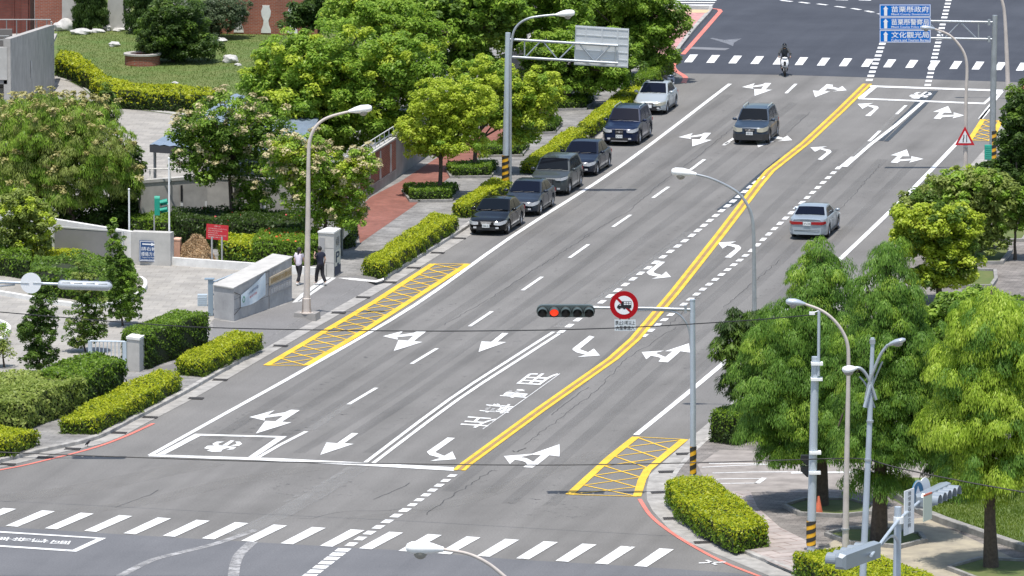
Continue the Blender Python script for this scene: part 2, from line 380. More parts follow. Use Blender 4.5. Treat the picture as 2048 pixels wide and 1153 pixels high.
g = MB(); g.poly(PL([(676, 556), (700, 556), (752, 561), (768, 556), (768, 560), (752, 565), (700, 560)], .158)); struct(g, 'painted_edge', mat('white_kerb_paint', (.72, .71, .68), .8, noise=.3, scale=5), left_pavement)
g = MB(); g.poly(PL([(-400, 900), (-400, 440), (0, 455), (250, 505), (345, 528), (590, 542), (656, 548), (585, 601), (470, 641), (428, 638), (415, 655), (400, 690), (300, 720), (250, 745), (120, 780), (0, 840)], .155))
struct(g, 'forecourt', FORE)
g = MB(); g.poly(PL([(60, 340), (90, 152), (112, 152), (165, 178), (200, 212), (385, 236), (520, 245), (560, 360), (280, 400), (100, 400)], .155))
struct(g, 'compound_lane', FORE)
# lawn at the top left
LAWNM = mat('lawn_soil_green', (.085, .145, .025), .95, c2=(.15, .17, .05), scale=.45)
g = MB(); g.poly(PL([(100, 160), (112, 150), (165, 176), (200, 210), (385, 234), (500, 246), (700, 190), (760, -40), (120, -60)], .158)); struct(g, 'lawn', LAWNM)
g = MB(); g.poly(PL([(112, 158), (150, 164), (178, 185), (198, 213), (206, 213), (186, 182), (160, 166), (113, 152)], .17)); g.poly(PL([(235, 213), (300, 222), (385, 233), (385, 229), (300, 218), (235, 209)], .17))
struct(g, 'path', mat('pale_path_edge', (.42, .41, .39), .85, noise=.3, scale=2))
# right side
R0 = [(2500, 1420), (1900, 1262), (1700, 1212), (1600, 1177), (1540, 1153), (1480, 1128), (1430, 1108), (1372, 1084), (1337, 1058), (1305, 1022), (1294, 1001), (1293, 976), (1299, 950), (1323, 928), (1352, 903), (1378, 879), (1450, 818), (1528, 745), (1650, 632), (1779, 505), (1900, 375), (1983, 284), (2010, 238), (2048, 180), (2110, 90)]
R1 = PL([(2500, 1380), (1900, 1225), (1720, 1190), (1600, 1152), (1530, 1125), (1480, 1104), (1400, 1063), (1350, 1025), (1333, 998), (1341, 960), (1368, 924), (1402, 890), (1440, 862), (1475, 830), (1550, 757), (1672, 640), (1798, 512), (1917, 382), (2000, 290), (2024, 242), (2062, 185), (2125, 95)])
R0 = PL(R0)
g = MB(); n = min(len(R0), len(R1))
g.poly([Vector((p.x, p.y, .008)) for p in R0] + [Vector((p.x, p.y, .008)) for p in reversed(R1)])
struct(g, 'right_gutter', CONC, road)
g = MB(); g.prism([(p.x, p.y) for p in R1] + [(p.x, p.y) for p in PL([(2900, 60), (2900, 1400)])], -.05, .12)
right_pavement = struct(g, 'right_pavement', RIGHTP)
g = MB(); kerb(g, smooth_line(R1, 3), .012, -.2, -.02, .13); struct(g, 'right_kerb', KERB, right_pavement)
g = MB(); g.poly(PL([(1432, 985), (1500, 981), (1515, 1015), (1560, 1055), (1640, 1095), (1600, 1150), (1535, 1122), (1500, 1100), (1540, 1090), (1480, 1030)], .128)); struct(g, 'slab_path', SLABP, right_pavement)
g = MB(); g.poly(PL([(1640, 1098), (1720, 1050), (1850, 1035), (2100, 1150), (2100, 1230), (1700, 1200), (1610, 1155)], .128)); struct(g, 'sandy_path', mat('sandy_paving', (.42, .37, .27), .9, c2=(.27, .24, .19), scale=1.4), right_pavement)
g = MB(); g.poly(PL([(1395, 930), (1440, 900), (1640, 905), (1900, 925), (2300, 940), (2300, 985), (1850, 975), (1640, 985), (1420, 985)], .126)); struct(g, 'side_lane', mat('pale_lane', (.30, .27, .245), .9, noise=.3, scale=1.1), right_pavement)
g = MB(); g.poly(PL([(1752, 962), (1800, 955), (2400, 965), (2400, 1200), (2048, 1103), (1950, 1070), (1850, 1035), (1770, 990)], .13)); struct(g, 'right_lawn', mat('lawn_base', (.09, .14, .03), .95, c2=(.14, .18, .05), scale=.8), right_pavement)

# ---------------------------------------------------------------- painted marks on the road (parts of the road they lie on)
ZM = .016
def mark(name, polys, m, par=road, z=ZM):
    g = MB()
    for q in polys: g.poly(PL(q, z))
    return g.build(name, m, par)
def line(name, pts, wd, m, par=road, z=ZM, sm=0):
    """a painted line of real width wd (m) along photo points"""
    w = PL(pts, z)
    if sm: w = smooth_line(w, sm)
    g = MB(); ribbon(g, w, -wd / 2, wd / 2, z); return g.build(name, m, par)
def dash(name, p, q, wd, m, par=road): return line(name, [p, q], wd, m, par)
LW = .2
line('edge_line', [(1460, 168), (1245, 330), (1024, 473), (830, 610), (620, 733), (460, 822), (300, 911)], .22, WHITE_P, sm=4)
for p, q in [((1592, 168), (1572, 187)), ((1458, 285), (1447, 291)), ((1409, 319), (1381, 340)), ((1337, 374), (1306, 396)), ((1261, 430), (1226, 454)), ((1177, 489), (1139, 516)), ((1084, 554), (1045, 581)), ((984, 623), (939, 653)), ((874, 697), (823, 728)), ((753, 776), (697, 809))]: dash('lane_dash', p, q, .17, WHITE_P)
dash('lane_dash', (1475, 272), (1449, 289), .17, WHITE_P)
line('lane_line', [(613, 863), (560, 890), (515, 916)], .18, WHITE_P)
line('worn_lane_line', [(700, 806), (660, 832), (617, 861)], .5, GHOST, z=.0135)
# double white line before the near stop line
line('solid_line', [(1121, 666), (1045, 715), (915, 800), (746, 927)], .17, WHITE_P, sm=3)
line('solid_line', [(1107, 664), (1030, 713), (900, 798), (731, 925)], .17, WHITE_P, sm=3)
def dotted(name, a, b, n, wd, frac=.5, m=WHITE_P):
    pa, pb = P(*a), P(*b); pts = []
    for k in range(n):
        p = pa.lerp(pb, k / n); q = pa.lerp(pb, (k + frac) / n); g = MB()
        p.z = q.z = ZM; ribbon(g, [p, q], -wd / 2, wd / 2, ZM); g.build(name, m, road)
dotted('dotted_dash', (1118, 668), (1380, 475), 17, .26, .55); dotted('dotted_dash', (1380, 475), (1530, 350), 13, .26, .6)
dotted('dotted_dash', (1285, 675), (1500, 505), 17, .26, .52); dotted('dotted_dash', (1500, 505), (1684, 330), 17, .24, .55)
dotted('dotted_dash', (908, 950), (815, 1018), 7, .3, .55); dotted('dotted_dash', (815, 1018), (690, 1098), 7, .34, .6); dotted('dotted_dash', (690, 1098), (612, 1158), 7, .5, .75)
dotted('dotted_dash', (1738, 163), (1775, 60), 13, .36, .5); dotted('dotted_dash', (1855, 173), (1905, -30), 28, .34, .5)
dotted('dotted_dash', (726, 927), (560, 1010), 9, .2, .5, GHOST)
# centre line, double yellow
YC = [(1735, 168), (1680, 222), (1610, 287), (1540, 342), (1518, 368), (1440, 470), (1350, 584), (1270, 678), (1225, 718), (1080, 820), (930, 930), (918, 941)]
for d in (-.165, .165):
    g = MB(); w = PL(YC, ZM); ribbon(g, w, d - .085, d + .085, .0195); g.build('centre_line', YEL_P, road)
g = MB(); ribbon(g, PL(YC, 0), -.08, .08, .0145); g.build('worn_centre', paint('faded_orange', (.36, .22, .09), .2), road)
line('tar_line', [(1565, 316), (1520, 352), (1470, 398), (1440, 420)], .35, TAR, z=.0125); line('tar_line', [(1545, 340), (1500, 385), (1460, 413)], .22, TAR, z=.0135)
# right lane lines
for p, q in [((1722, 222), (1813, 209)[:0] or (1814, 209)),]: pass
line('solid_line', [(1846, 204), (1790, 252), (1740, 290), (1690, 334)], .22, WHITE_P)
for a, b in [((1812, 211), (1793, 229)), ((1760, 262), (1738, 283)), ((1705, 314), (1681, 334))]: dash('dashed_line', a, b, .17, WHITE_P)
line('worn_lane_line', [(1793, 229), (1760, 262)], .2, GHOST, z=.0135); line('worn_lane_line', [(1738, 283), (1705, 314)], .2, GHOST, z=.0135)
line('tar_line', [(1862, 182), (1835, 212), (1800, 242), (1762, 282)], .22, TAR, z=.0125); line('tar_line', [(1872, 182), (1846, 213), (1812, 245), (1772, 283)], .24, TAR, z=.0125)
line('tar_line', [(1852, 186), (1820, 222), (1790, 250)], .3, TAR, z=.0115)
line('edge_line', [(1272, 870), (1350, 807), (1425, 745), (1560, 630), (1687, 512), (1810, 394), (1921, 279)], .24, WHITE_P, sm=3)
line('edge_line', [(1960, 238), (1975, 218), (2004, 183)], .2, WHITE_P); line('edge_line', [(1962, 238), (1988, 208)], .2, WHITE_P)
# stop lines and waiting boxes
mark('stop_line', [[(296, 913), (303, 909), (460, 914), (560, 917), (735, 926), (908, 935), (908, 942), (735, 932), (520, 921), (400, 917)]], WHITE_P, z=.018)
mark('waiting_box', [[(313, 909), (390, 868), (574, 873), (509, 916), (496, 915), (553, 875.5), (402, 871.5), (330, 909)]], WHITE_P, z=.017)
mark('stop_line', [[(1737, 171), (1741, 174.5), (2004, 183.5), (2006, 180)]], WHITE_P, z=.018)
mark('waiting_box', [[(1745, 172.5), (1715, 196.5), (1718, 199), (1970, 209), (2002, 182), (1992, 182), (1967, 206), (1728, 196.5), (1755, 174)]], WHITE_P, z=.017)
def aff(pts, s3, d3):
    A = np.array([[x, y, 1] for x, y in s3], float); B = np.array(d3, float); M = np.linalg.solve(A, B)
    return [tuple(np.array([x, y, 1]) @ M) for x, y in pts]
arr_a = [(160, 295), (590, 178), (470, 262), (760, 215), (870, 170), (1020, 178), (715, 375), (880, 385), (270, 575), (432, 360), (605, 367), (745, 268), (425, 308), (420, 354)]
A1 = T(480, 800, 8.533, arr_a); s3 = T(480, 800, 8.533, [(160, 295), (1020, 178), (270, 575)])
mark('lane_arrow', [A1], WHITE_P)
for d in (T(750, 640, 7.314, [(118, 240), (750, 170), (275, 455)]), T(1340, 150, 5.389, [(90, 672), (443, 627), (240, 772)]), T(1340, 150, 5.389, [(775, 132), (1092, 90), (912, 227)])): mark('lane_arrow', [aff(A1, s3, d)], WHITE_P)
B1 = T(480, 800, 8.533, [(1370, 940), (1475, 728), (1655, 742), (1910, 566), (2020, 572), (1775, 742), (1940, 752)])
mark('lane_arrow', [B1], WHITE_P)
mark('lane_arrow', [aff(B1, [B1[0], B1[1], B1[4]], T(750, 640, 7.314, [(1515, 470), (1558, 315), (1950, 195)]))], WHITE_P)
mark('lane_arrow', [T(1120, 640, 7.314, [(185, 440), (185, 420), (430, 232), (505, 250), (285, 430), (410, 475), (495, 422), (585, 522), (255, 545), (375, 512), (240, 475)])], WHITE_P)
mark('lane_arrow', [T(820, 740, 6.069, [(205, 995), (455, 822), (545, 828), (305, 1000), (415, 1045), (515, 990), (558, 1085), (245, 1108), (370, 1070), (240, 1035)])], WHITE_P)
mark('lane_arrow', [T(1270, 470, 8.533, [(195, 640), (430, 458), (515, 462), (315, 625), (335, 655), (460, 688), (530, 628), (615, 720), (285, 752), (400, 715), (240, 685)])], WHITE_P)
mark('lane_arrow', [T(1270, 470, 8.533, [(1530, 385), (1710, 245), (1705, 215), (1580, 182), (1495, 235), (1415, 135), (1730, 112), (1625, 150), (1770, 180), (1812, 220), (1800, 250), (1635, 392)])], WHITE_P)
mark('lane_arrow', [T(1600, 190, 5.689, [(740, 240), (840, 165), (835, 150), (770, 128), (710, 160), (655, 103), (835, 95), (770, 112), (880, 130), (895, 150), (800, 243)])], WHITE_P)
mark('lane_arrow', [T(1600, 190, 5.689, [(200, 735), (300, 655), (295, 640), (230, 620), (170, 648), (118, 598), (310, 587), (240, 605), (345, 628), (360, 650), (250, 740)])], WHITE_P)
mark('lane_arrow', [T(1600, 190, 5.689, [(1520, 270), (1590, 200), (1515, 193), (1685, 128), (1725, 205), (1640, 203), (1610, 232), (1750, 228), (1748, 200), (1872, 235), (1735, 268), (1755, 245), (1620, 255), (1598, 275)])], WHITE_P)
mark('lane_arrow', [T(1600, 190, 5.689, [(1030, 770), (1110, 695), (1030, 688), (1215, 622), (1245, 700), (1165, 700), (1130, 735), (1270, 728), (1265, 698), (1405, 730), (1240, 773), (1270, 745), (1140, 755), (1108, 775)])], WHITE_P)
mark('lane_arrow', [T(980, 870, 12.8, [(355, 545), (1072, 486), (1074, 510), (790, 570), (960, 610), (1105, 690), (1310, 520), (1084, 509), (1082, 485), (1780, 240), (1780, 555), (1515, 525), (1230, 755), (1080, 845), (850, 825), (950, 750), (900, 700), (820, 670), (640, 640), (510, 745)])], WHITE_P)
mark('lane_arrow', [T(1120, 640, 7.314, [(1195, 472), (1520, 450), (1400, 487), (1540, 545), (1645, 460), (1535, 460), (1885, 345), (1905, 480), (1760, 460), (1650, 560), (1575, 622), (1440, 612), (1475, 570), (1455, 550), (1330, 525), (1262, 578)])], WHITE_P)
S1 = T(1340, 150, 5.389, [(1540, 168), (1600, 175), (1690, 102), (1757, 108), (1750, 128), (1815, 145), (1858, 122), (1905, 168), (1755, 180), (1820, 165), (1720, 150), (1695, 148), (1665, 175), (1725, 180), (1565, 242)])
mark('lane_arrow', [S1], WHITE_P)
mark('lane_arrow', [aff(S1, [S1[7], S1[14], S1[3]], T(1340, 150, 5.389, [(1317, 705), (950, 782), (1157, 640)]))], WHITE_P)
# motorcycle symbols in the waiting boxes
MC = [T(290, 850, 6.4, q) for q in ([(860, 245), (920, 215), (1015, 215), (930, 243), (950, 262), (900, 270)], [(990, 262), (1095, 200), (1145, 203), (1055, 266)], [(1150, 215), (1215, 215), (1243, 245), (1200, 270), (1090, 268), (1165, 250), (1175, 235)], [(755, 300), (800, 268), (960, 266), (1060, 272), (1170, 285), (1130, 315), (1040, 322), (1085, 305), (1075, 295), (1040, 300), (985, 320), (975, 343), (860, 346), (790, 330), (840, 318)])]
mark('motorcycle_symbol', MC, WHITE_P)
sa = T(290, 850, 6.4, [(755, 200), (1243, 200), (755, 346)]); da = T(1700, 0, 5.764, [(680, 1055), (945, 1062), (680, 1137)])
mark('motorcycle_symbol', [aff(q, sa, da) for q in MC], WHITE_P, z=.02)
# characters painted on the lane, read by drivers coming towards the camera
for ch, q in (('用', [(1820, 45), (1452, 40), (1288, 168), (1625, 188)]), ('專', [(1530, 245), (1200, 212), (1060, 325), (1410, 350)]), ('轉', [(1280, 425), (960, 392), (820, 508), (1190, 535)]), ('左', [(1065, 592), (708, 565), (575, 690), (930, 712)])):
    g = MB(); text_quad(g, ch, PL(T(820, 740, 6.069, q), ZM), .012); g.build('lane_lettering', WHITE_P, road)
mark('guide_line', [T(820, 740, 6.069, [(880, 718), (1815, 45), (1822, 48), (888, 720)])], WHITE_P, z=.0135)
g = MB(); z2 = .02
for ch, cx_, cy_ in (('區', 820, 580), ('轉', 540, 558), ('待', 285, 543), ('車', 20, 530)):
    bl = (cx_ + 120, cy_ + 30); br = (cx_ + 150, cy_ - 18) ; tr = (cx_ - 90, cy_ - 32); tl = (cx_ - 145, cy_ + 16)
    text_quad(g, ch, PL(T(0, 1000, 6.827, [bl, br, tr, tl]), z2), .012)
g.build('box_lettering', WHITE_P, crossing_road)
mark('turning_box', [T(0, 1000, 6.827, [(-700, 385), (0, 428), (1450, 522), (1040, 710), (0, 640), (-700, 600), (-700, 585), (0, 620), (990, 683), (1325, 530), (0, 448), (-700, 402)])], WHITE_P, crossing_road, z2)
# crosswalks
ZC = .022
# measured corners of the first and last stripe, the rest spaced between them
first = [(11, 1052), (35, 1054), (110, 1023), (84, 1021)]; last = [(1268, 1132), (1294, 1134), (1348, 1099), (1319, 1097)]
for k in range(-5, 17):
    t = k / 16
    q = [tuple(np.array(f) * (1 - t) + np.array(l) * t) for f, l in zip(first, last)]
    mark('crosswalk_stripe', [q], WHITE_P, road, ZC)
first = [(1368, 125), (1384, 125), (1396, 109.5), (1380, 109.5)]; last = [(1943, 139.5), (1958, 139.5), (1969, 124), (1953, 123.5)]
for k in range(0, 17):
    t = k / 13
    q = [tuple(np.array(f) * (1 - t) + np.array(l) * t) for f, l in zip(first, last)]
    mark('crosswalk_stripe', [q], WHITE_P, far_road, ZC)
for k in range(5):
    y = 15.8 - 5.0 * k; mark('crosswalk_stripe', [[(1310, y + .6), (1421 + k * 3.5, y + .9), (1424 + k * 3.5, y - 1.2), (1310, y - 1.5)]], WHITE_P, far_road, ZC)
for a, b in [((1562, 1), (1584, 3.5)), ((1599, 4.5), (1618, 7)), ((1635, 8), (1654, 10.5)), ((1671, 13), (1690, 15.5)), ((1704, 17), (1720, 20)), ((1732, 22), (1746, 25)), ((1757, 27.5), (1772, 31))]: dash('lane_dash', a, b, .3, WHITE_P, far_road)
line('far_line', [(1672, 0), (1696, .5)], .3, WHITE_P, far_road); line('far_line', [(1718, .3), (1742, 1)], .3, WHITE_P, far_road)
line('worn_lane_line', [(1372, 96), (1455, 99)], 1.0, paint('patch', (.20, .20, .21), .3), far_road, z=.014)
mark('worn_arrow', [T(1300, 0, 5.12, [(610, 395), (640, 390), (760, 412), (940, 395), (860, 440), (850, 475), (790, 450)])], paint('patch_thin', (.17, .175, .19), .4), far_road, .014)
# red no-stopping lines
RW = .16
line('red_line', [(-200, 968), (0, 940), (110, 916), (190, 895), (250, 873), (307, 847)], RW, RED_P, sm=4)
line('red_line', [(1279, 998), (1300, 1030), (1330, 1056), (1372, 1084), (1442, 1122), (1520, 1153), (1620, 1190)], RW, RED_P, sm=4, z=.019)
line('red_line', [(1350, 125), (1346, 133), (1352, 142), (1368, 152), (1371, 158), (1367, 166)], .28, RED_P, sm=4)
line('red_line', [(1366, 109), (1395, 76), (1441, 23), (1438, 19), (1425, 17.5)], .26, RED_P, far_road)
line('red_line', [(2036, 182), (2048, 172), (2070, 150)], .26, RED_P)
mark('survey_cross', [T(1380, 900, 4.556, [(80, 1027), (325, 1018), (325, 1026), (80, 1036)]), T(1380, 900, 4.556, [(135, 1005), (165, 1003), (255, 1046), (225, 1050)])], paint('cross_white', (.7, .7, .68), .2), road, .0215)
# yellow hatched boxes
def hatch_box(A, B, n, wd_long=.28, wd=.1):
    """A and B are the long sides as photo polylines; zig-zag crosses between"""
    g = MB(); a = PL(A, .018); b = PL(B, .018)
    def at(L_, t):
        ds = [0]
        for i in range(1, len(L_)): ds.append(ds[-1] + (L_[i] - L_[i - 1]).length)
        d = t * ds[-1]
        for i in range(1, len(L_)):
            if d <= ds[i] + 1e-6: return L_[i - 1].lerp(L_[i], (d - ds[i - 1]) / (ds[i] - ds[i - 1]))
        return L_[-1]
    ribbon(g, a, -wd_long / 2, wd_long / 2, .0192); ribbon(g, b, -wd_long / 2, wd_long / 2, .0192)
    ribbon(g, [a[0], b[0]], -wd / 2, wd / 2, .0184); ribbon(g, [a[-1], b[-1]], -wd / 2, wd / 2, .0184)
    for k in range(n):
        t0, t1 = k / n, min(1, (k + 1.15) / n)
        ribbon(g, [at(a, t0), at(b, t1)], -wd / 2, wd / 2, .0176); ribbon(g, [at(b, t0), at(a, t1)], -wd / 2, wd / 2, .0168)
    g.build('hatched_box', YEL_P, road)
hatch_box([(533, 731), (640, 668), (750, 603), (866, 528)], [(612, 731), (712, 672), (830, 596), (936, 528)], 17, .3)
hatch_box([(1272, 874), (1220, 915), (1139, 989)], [(1369, 879), (1325, 915), (1295, 940), (1284, 960), (1274, 993)], 6, .32)
hatch_box([(1966, 239), (1939, 281)], [(2001, 242), (1981, 282)], 5, .26)
# lines on the side lane at the right
YP = WHITE_P
for L_, w_ in (([(1418, 927), (1545, 928.5)], .12), ([(1404, 935), (1470, 931.5), (1553, 929)], .1), ([(1553, 929), (1563, 922.5)], .22), ([(1425, 946.5), (1500, 944.5), (1600, 944)], .13), ([(1582, 946), (1720, 944.5), (1800, 942)], .3), ([(1412, 959.5), (1470, 957.5), (1520, 957.5)], .12), ([(1418, 967.5), (1514, 966.5)], .12), ([(1514, 967), (1529, 956)], .22)):
    line('bay_line', L_, w_, YP, right_pavement, z=.137)
# cracks: thin, wandering, darker than the road
CR = mat('crack_bitumen', (.06, .058, .055), .8); cr2 = paint('hairline_crack', (.085, .082, .078), .46, 1.2, soft=.2)
def crack(pts, w=.035, j=.06, m=CR):
    w_ = PL(pts, 0); out = []
    for i in range(len(w_) - 1):
        n = max(3, int((w_[i + 1] - w_[i]).length / .5))
        for k in range(n): p = w_[i].lerp(w_[i + 1], k / n); out.append(p + Vector((rnd.uniform(-j, j), rnd.uniform(-j, j) * 2, 0)))
    g = MB(); ribbon(g, out, -w / 2, w / 2, .0105); g.build('crack', m, road)
crack([(1353, 655), (1250, 720), (1190, 785), (1120, 838), (1040, 895)], .03, .07, cr2)
crack([(1400, 590), (1330, 660)], .03, .07, cr2); crack([(1050, 897), (1035, 905), (1018, 902)], .06)
crack([(745, 1000), (800, 978), (825, 962)], .05, .05, cr2); crack([(850, 1030), (905, 992), (955, 960), (995, 935)], .045, .08, cr2)
crack([(1395, 470), (1330, 500), (1270, 545), (1190, 600)], .03, .07, cr2); crack([(1180, 470), (1110, 515), (1030, 565), (960, 610), (880, 655)], .03, .06, cr2)
crack([(1490, 235), (1400, 310), (1330, 360), (1255, 425), (1160, 478)], .03, .05, cr2); crack([(1620, 225), (1560, 280)], .03, .05, cr2)
crack([(1560, 520), (1490, 580), (1440, 620)], .03, .06, cr2); crack([(232, 1015), (265, 1003), (300, 990), (325, 975)], .05, .05, cr2)
crack([(1175, 775), (1130, 810), (1095, 835)], .04, .05, cr2); crack([(600, 1040), (690, 1022), (800, 1020), (900, 1022)], .03, .12, cr2)
crack([(1760, 330), (1690, 410), (1620, 470)], .03, .06, cr2); crack([(1545, 750), (1470, 800)], .03, .05, cr2)
# old, half removed paint: pale bands
for L_, w_ in (([(717, 935), (640, 985), (560, 1030), (470, 1070)], .9), ([(1120, 655), (1200, 597), (1290, 532), (1380, 465)], .55), ([(1230, 655), (1320, 560), (1370, 500)], .0)):
    if w_: line('pale_wear', L_, w_, GHOST, z=.0125)
g = paint('scuffed_white', (.45, .44, .43), .47, 2.0, soft=.15)
line('worn_turn_line', [(512, 1060), (430, 1088), (350, 1108), (300, 1122), (240, 1152)], .34, g, crossing_road, .0135, 3)
line('worn_turn_line', [(505, 1084), (480, 1108), (470, 1130), (466, 1160)], .4, g, crossing_road, .0135, 3)

# wheel tracks, oil bands and dusty strips along the lanes
ST = paint('tyre_darkened', (.09, .088, .085), .52, 1.6, soft=.28, along=True, amax=.24); ST2 = paint('oil_spots', (.055, .055, .055), .62, 2.4, soft=.06, amax=.5); DU = paint('dusty_strip', (.30, .285, .26), .5, 1.0, soft=.3, along=True, amax=.45)
lane = [[(1490, 190), (1300, 330), (1120, 455), (930, 590), (760, 700), (600, 800), (470, 880)], [(1560, 205), (1390, 340), (1220, 465), (1060, 580), (900, 690), (760, 785), (560, 905)], [(1640, 230), (1470, 370), (1290, 505), (1150, 605), (1000, 705), (860, 800), (700, 905)], [(1700, 300), (1590, 410), (1450, 545), (1330, 650), (1210, 760), (1080, 870), (940, 985)], [(1800, 320), (1690, 430), (1560, 560), (1430, 680), (1320, 780), (1200, 890), (1060, 1010)]]
for i, L_ in enumerate(lane):
    for k, (d, w_) in enumerate(((-.85, .55), (.75, .5))):
        w = smooth_line(PL(L_, 0), 4); g = MB(); ribbon(g, w, d - w_ / 2, d + w_ / 2, .0055 + .0006 * k); g.build('tyre_band', ST, road)
    w = smooth_line(PL(L_, 0), 4); g = MB(); ribbon(g, w, -.18, .22, .0068); g.build('oil_band', ST2, road)
for q in ([(500, 820), (640, 805), (700, 830), (600, 870), (470, 880), (380, 905), (330, 900)], [(1000, 1000), (1150, 985), (1240, 1010), (1180, 1040), (1040, 1035)], [(560, 950), (700, 955), (760, 985), (640, 1000), (520, 985)]): mark('oil_patch', [q], ST2, z=.0074)
for L_, w_ in (([(-60, 1000), (120, 985), (300, 950), (420, 925)], 1.6), ([(0, 1035), (260, 1010), (480, 960), (640, 935)], 1.1), ([(700, 1040), (900, 1010), (1050, 960), (1200, 905)], .9)):
    w = smooth_line(PL(L_, 0), 4); g = MB(); ribbon(g, w, -w_ / 2, w_ / 2, .0062); g.build('dusty_strip', DU, road)
# ---------------------------------------------------------------- foliage
def quads_object(name, cen, lon, lat, mats, parent=None, mi=None, bend=0.0):
    """one small leaf (a folded quad) per row: centre, half length vector, half width vector"""
    n = len(cen)
    nor = np.cross(lon, lat); nor /= (np.linalg.norm(nor, axis=1, keepdims=True) + 1e-9)
    w = np.linalg.norm(lat, axis=1, keepdims=True)
    a = cen - lon; b = cen + lat * .9 + nor * w * .25; c = cen + lon; d = cen - lat * .9 + nor * w * .25
    co = np.stack([a, b, c, d], 1).reshape(-1, 3).astype(np.float32)
    me = bpy.data.meshes.new(name)
    me.vertices.add(4 * n); me.vertices.foreach_set('co', co.ravel())
    me.loops.add(4 * n); me.loops.foreach_set('vertex_index', np.arange(4 * n, dtype=np.int32))
    me.polygons.add(n); me.polygons.foreach_set('loop_start', np.arange(0, 4 * n, 4, dtype=np.int32)); me.polygons.foreach_set('loop_total', np.full(n, 4, np.int32))
    for m in mats: me.materials.append(m)
    if mi is not None: me.polygons.foreach_set('material_index', mi.astype(np.int32))
    me.update(); me.validate()
    o = bpy.data.objects.new(name, me); col.objects.link(o)
    if parent: o.parent = parent
    return o
def unit(n):
    v = nrg.normal(size=(n, 3)); return v / np.linalg.norm(v, axis=1, keepdims=True)
def nz(v): return v / (np.linalg.norm(v, axis=1, keepdims=True) + 1e-9)
def clump_leaves(centers, radii, per, size, mode='round', outw=None):
    """leaves around every clump centre; outw: outward direction of the clump in its crown"""
    k = len(centers); idx = np.repeat(np.arange(k), per); n = len(idx)
    d = unit(n); d[:, 2] = np.where(nrg.random(n) < .5, np.abs(d[:, 2]), d[:, 2])
    if outw is not None: d = nz(d + outw[idx] * .45)
    r = nrg.random(n) ** .35
    rr = radii[idx]
    pos = centers[idx] + d * (r * rr)[:, None] * np.array([1, 1, .78])
    if mode == 'round':
        nor = nz(d * .55 + unit(n) * .7 + np.array([0, 0, .75])); t = nz(np.cross(nor, unit(n)))
        L = size * (.65 + .7 * nrg.random(n)); lon = t * L[:, None]; lat = nz(np.cross(nor, t)) * (L * .55)[:, None]
    elif mode == 'frond':
        hd = d.copy(); hd[:, 2] = 0; hd = nz(hd + (outw[idx] * np.array([1, 1, 0]) * .5 if outw is not None else 0)); ro = np.sqrt(nrg.random(n)); fr = np.round(nrg.random(n) * 9)
        a_ = (fr * .7 + idx * 1.3); hd = nz(hd * .35 + np.stack([np.cos(a_), np.sin(a_), np.zeros(n)], 1) * .65 + (outw[idx] * np.array([1, 1, 0]) * .45 if outw is not None else 0))
        pos = centers[idx] + hd * (ro * rr * 1.25)[:, None] + nrg.normal(size=(n, 3)) * (rr * .12)[:, None]; pos[:, 2] += rr * (.35 - 1.25 * ro ** 2)
        t = nz(hd * (1.15 - ro)[:, None] + np.stack([np.zeros(n), np.zeros(n), -.25 - 1.5 * ro], 1) + unit(n) * .38); nor = nz(np.array([0, 0, 1.]) + hd * .6 + unit(n) * .35); lat0 = nz(np.cross(nor, t))
        L = size * (.6 + .8 * nrg.random(n)); lon = t * (L * 1.2)[:, None]; lat = lat0 * (L * .30)[:, None]
    elif mode == 'feather':
        hd = d.copy(); hd[:, 2] = 0
        t = nz(nz(hd) * .55 + unit(n) * .35 + np.array([0, 0, -.62])); nor = nz(d + np.array([0, 0, .6])); lat0 = nz(np.cross(nor, t))
        L = size * (.7 + .7 * nrg.random(n)); lon = t * (L * 1.35)[:, None]; lat = lat0 * (L * .3)[:, None]
        pos[:, 2] -= (r * rr) * .12
    else:
        t = nz(np.array([0, 0, 1.]) + unit(n) * .55); lat0 = nz(np.cross(t, unit(n)))
        L = size * (.7 + .7 * nrg.random(n)); lon = t * L[:, None]; lat = lat0 * (L * .4)[:, None]
    return pos, lon, lat
def crown_clumps(blobs, rc, dens=1.0, lo=-.45):
    """blobs: (centre, (rx, ry, rz)); returns clump centres on and just inside the blobs"""
    C, O, Rr = [], [], []
    for c, r in blobs:
        c = np.array(c); r = np.array(r); area = 4 * math.pi * ((r[0] * r[1]) ** 1.6 / 3 + (r[0] * r[2]) ** 1.6 / 3 + (r[1] * r[2]) ** 1.6 / 3) ** (1 / 1.6)
        n = max(5, int(area / (rc * rc * 2.3) * dens))
        ph = (np.arange(n) + .5) / n; ze = 1 - 2 * ph; th = np.arange(n) * 2.39996 + nrg.random() * 6
        d = np.stack([np.sqrt(1 - ze ** 2) * np.cos(th), np.sqrt(1 - ze ** 2) * np.sin(th), ze], 1)
        d = nz(d + nrg.normal(size=d.shape) * .16)
        keep = (d[:, 2] > lo) & (nrg.random(n) > .10); d = d[keep]
        f = .66 + .40 * nrg.random(len(d)) ** 1.2
        C.append(c + d * r * f[:, None]); O.append(d); Rr.append(rc * (.7 + .65 * nrg.random(len(d))))
        m = max(2, n // 4); di = unit(m); C.append(c + di * r * (.5 * nrg.random(m) ** .5)[:, None]); O.append(di); Rr.append(np.full(m, rc * 1.15))
    return np.concatenate(C), np.concatenate(O), np.concatenate(Rr)
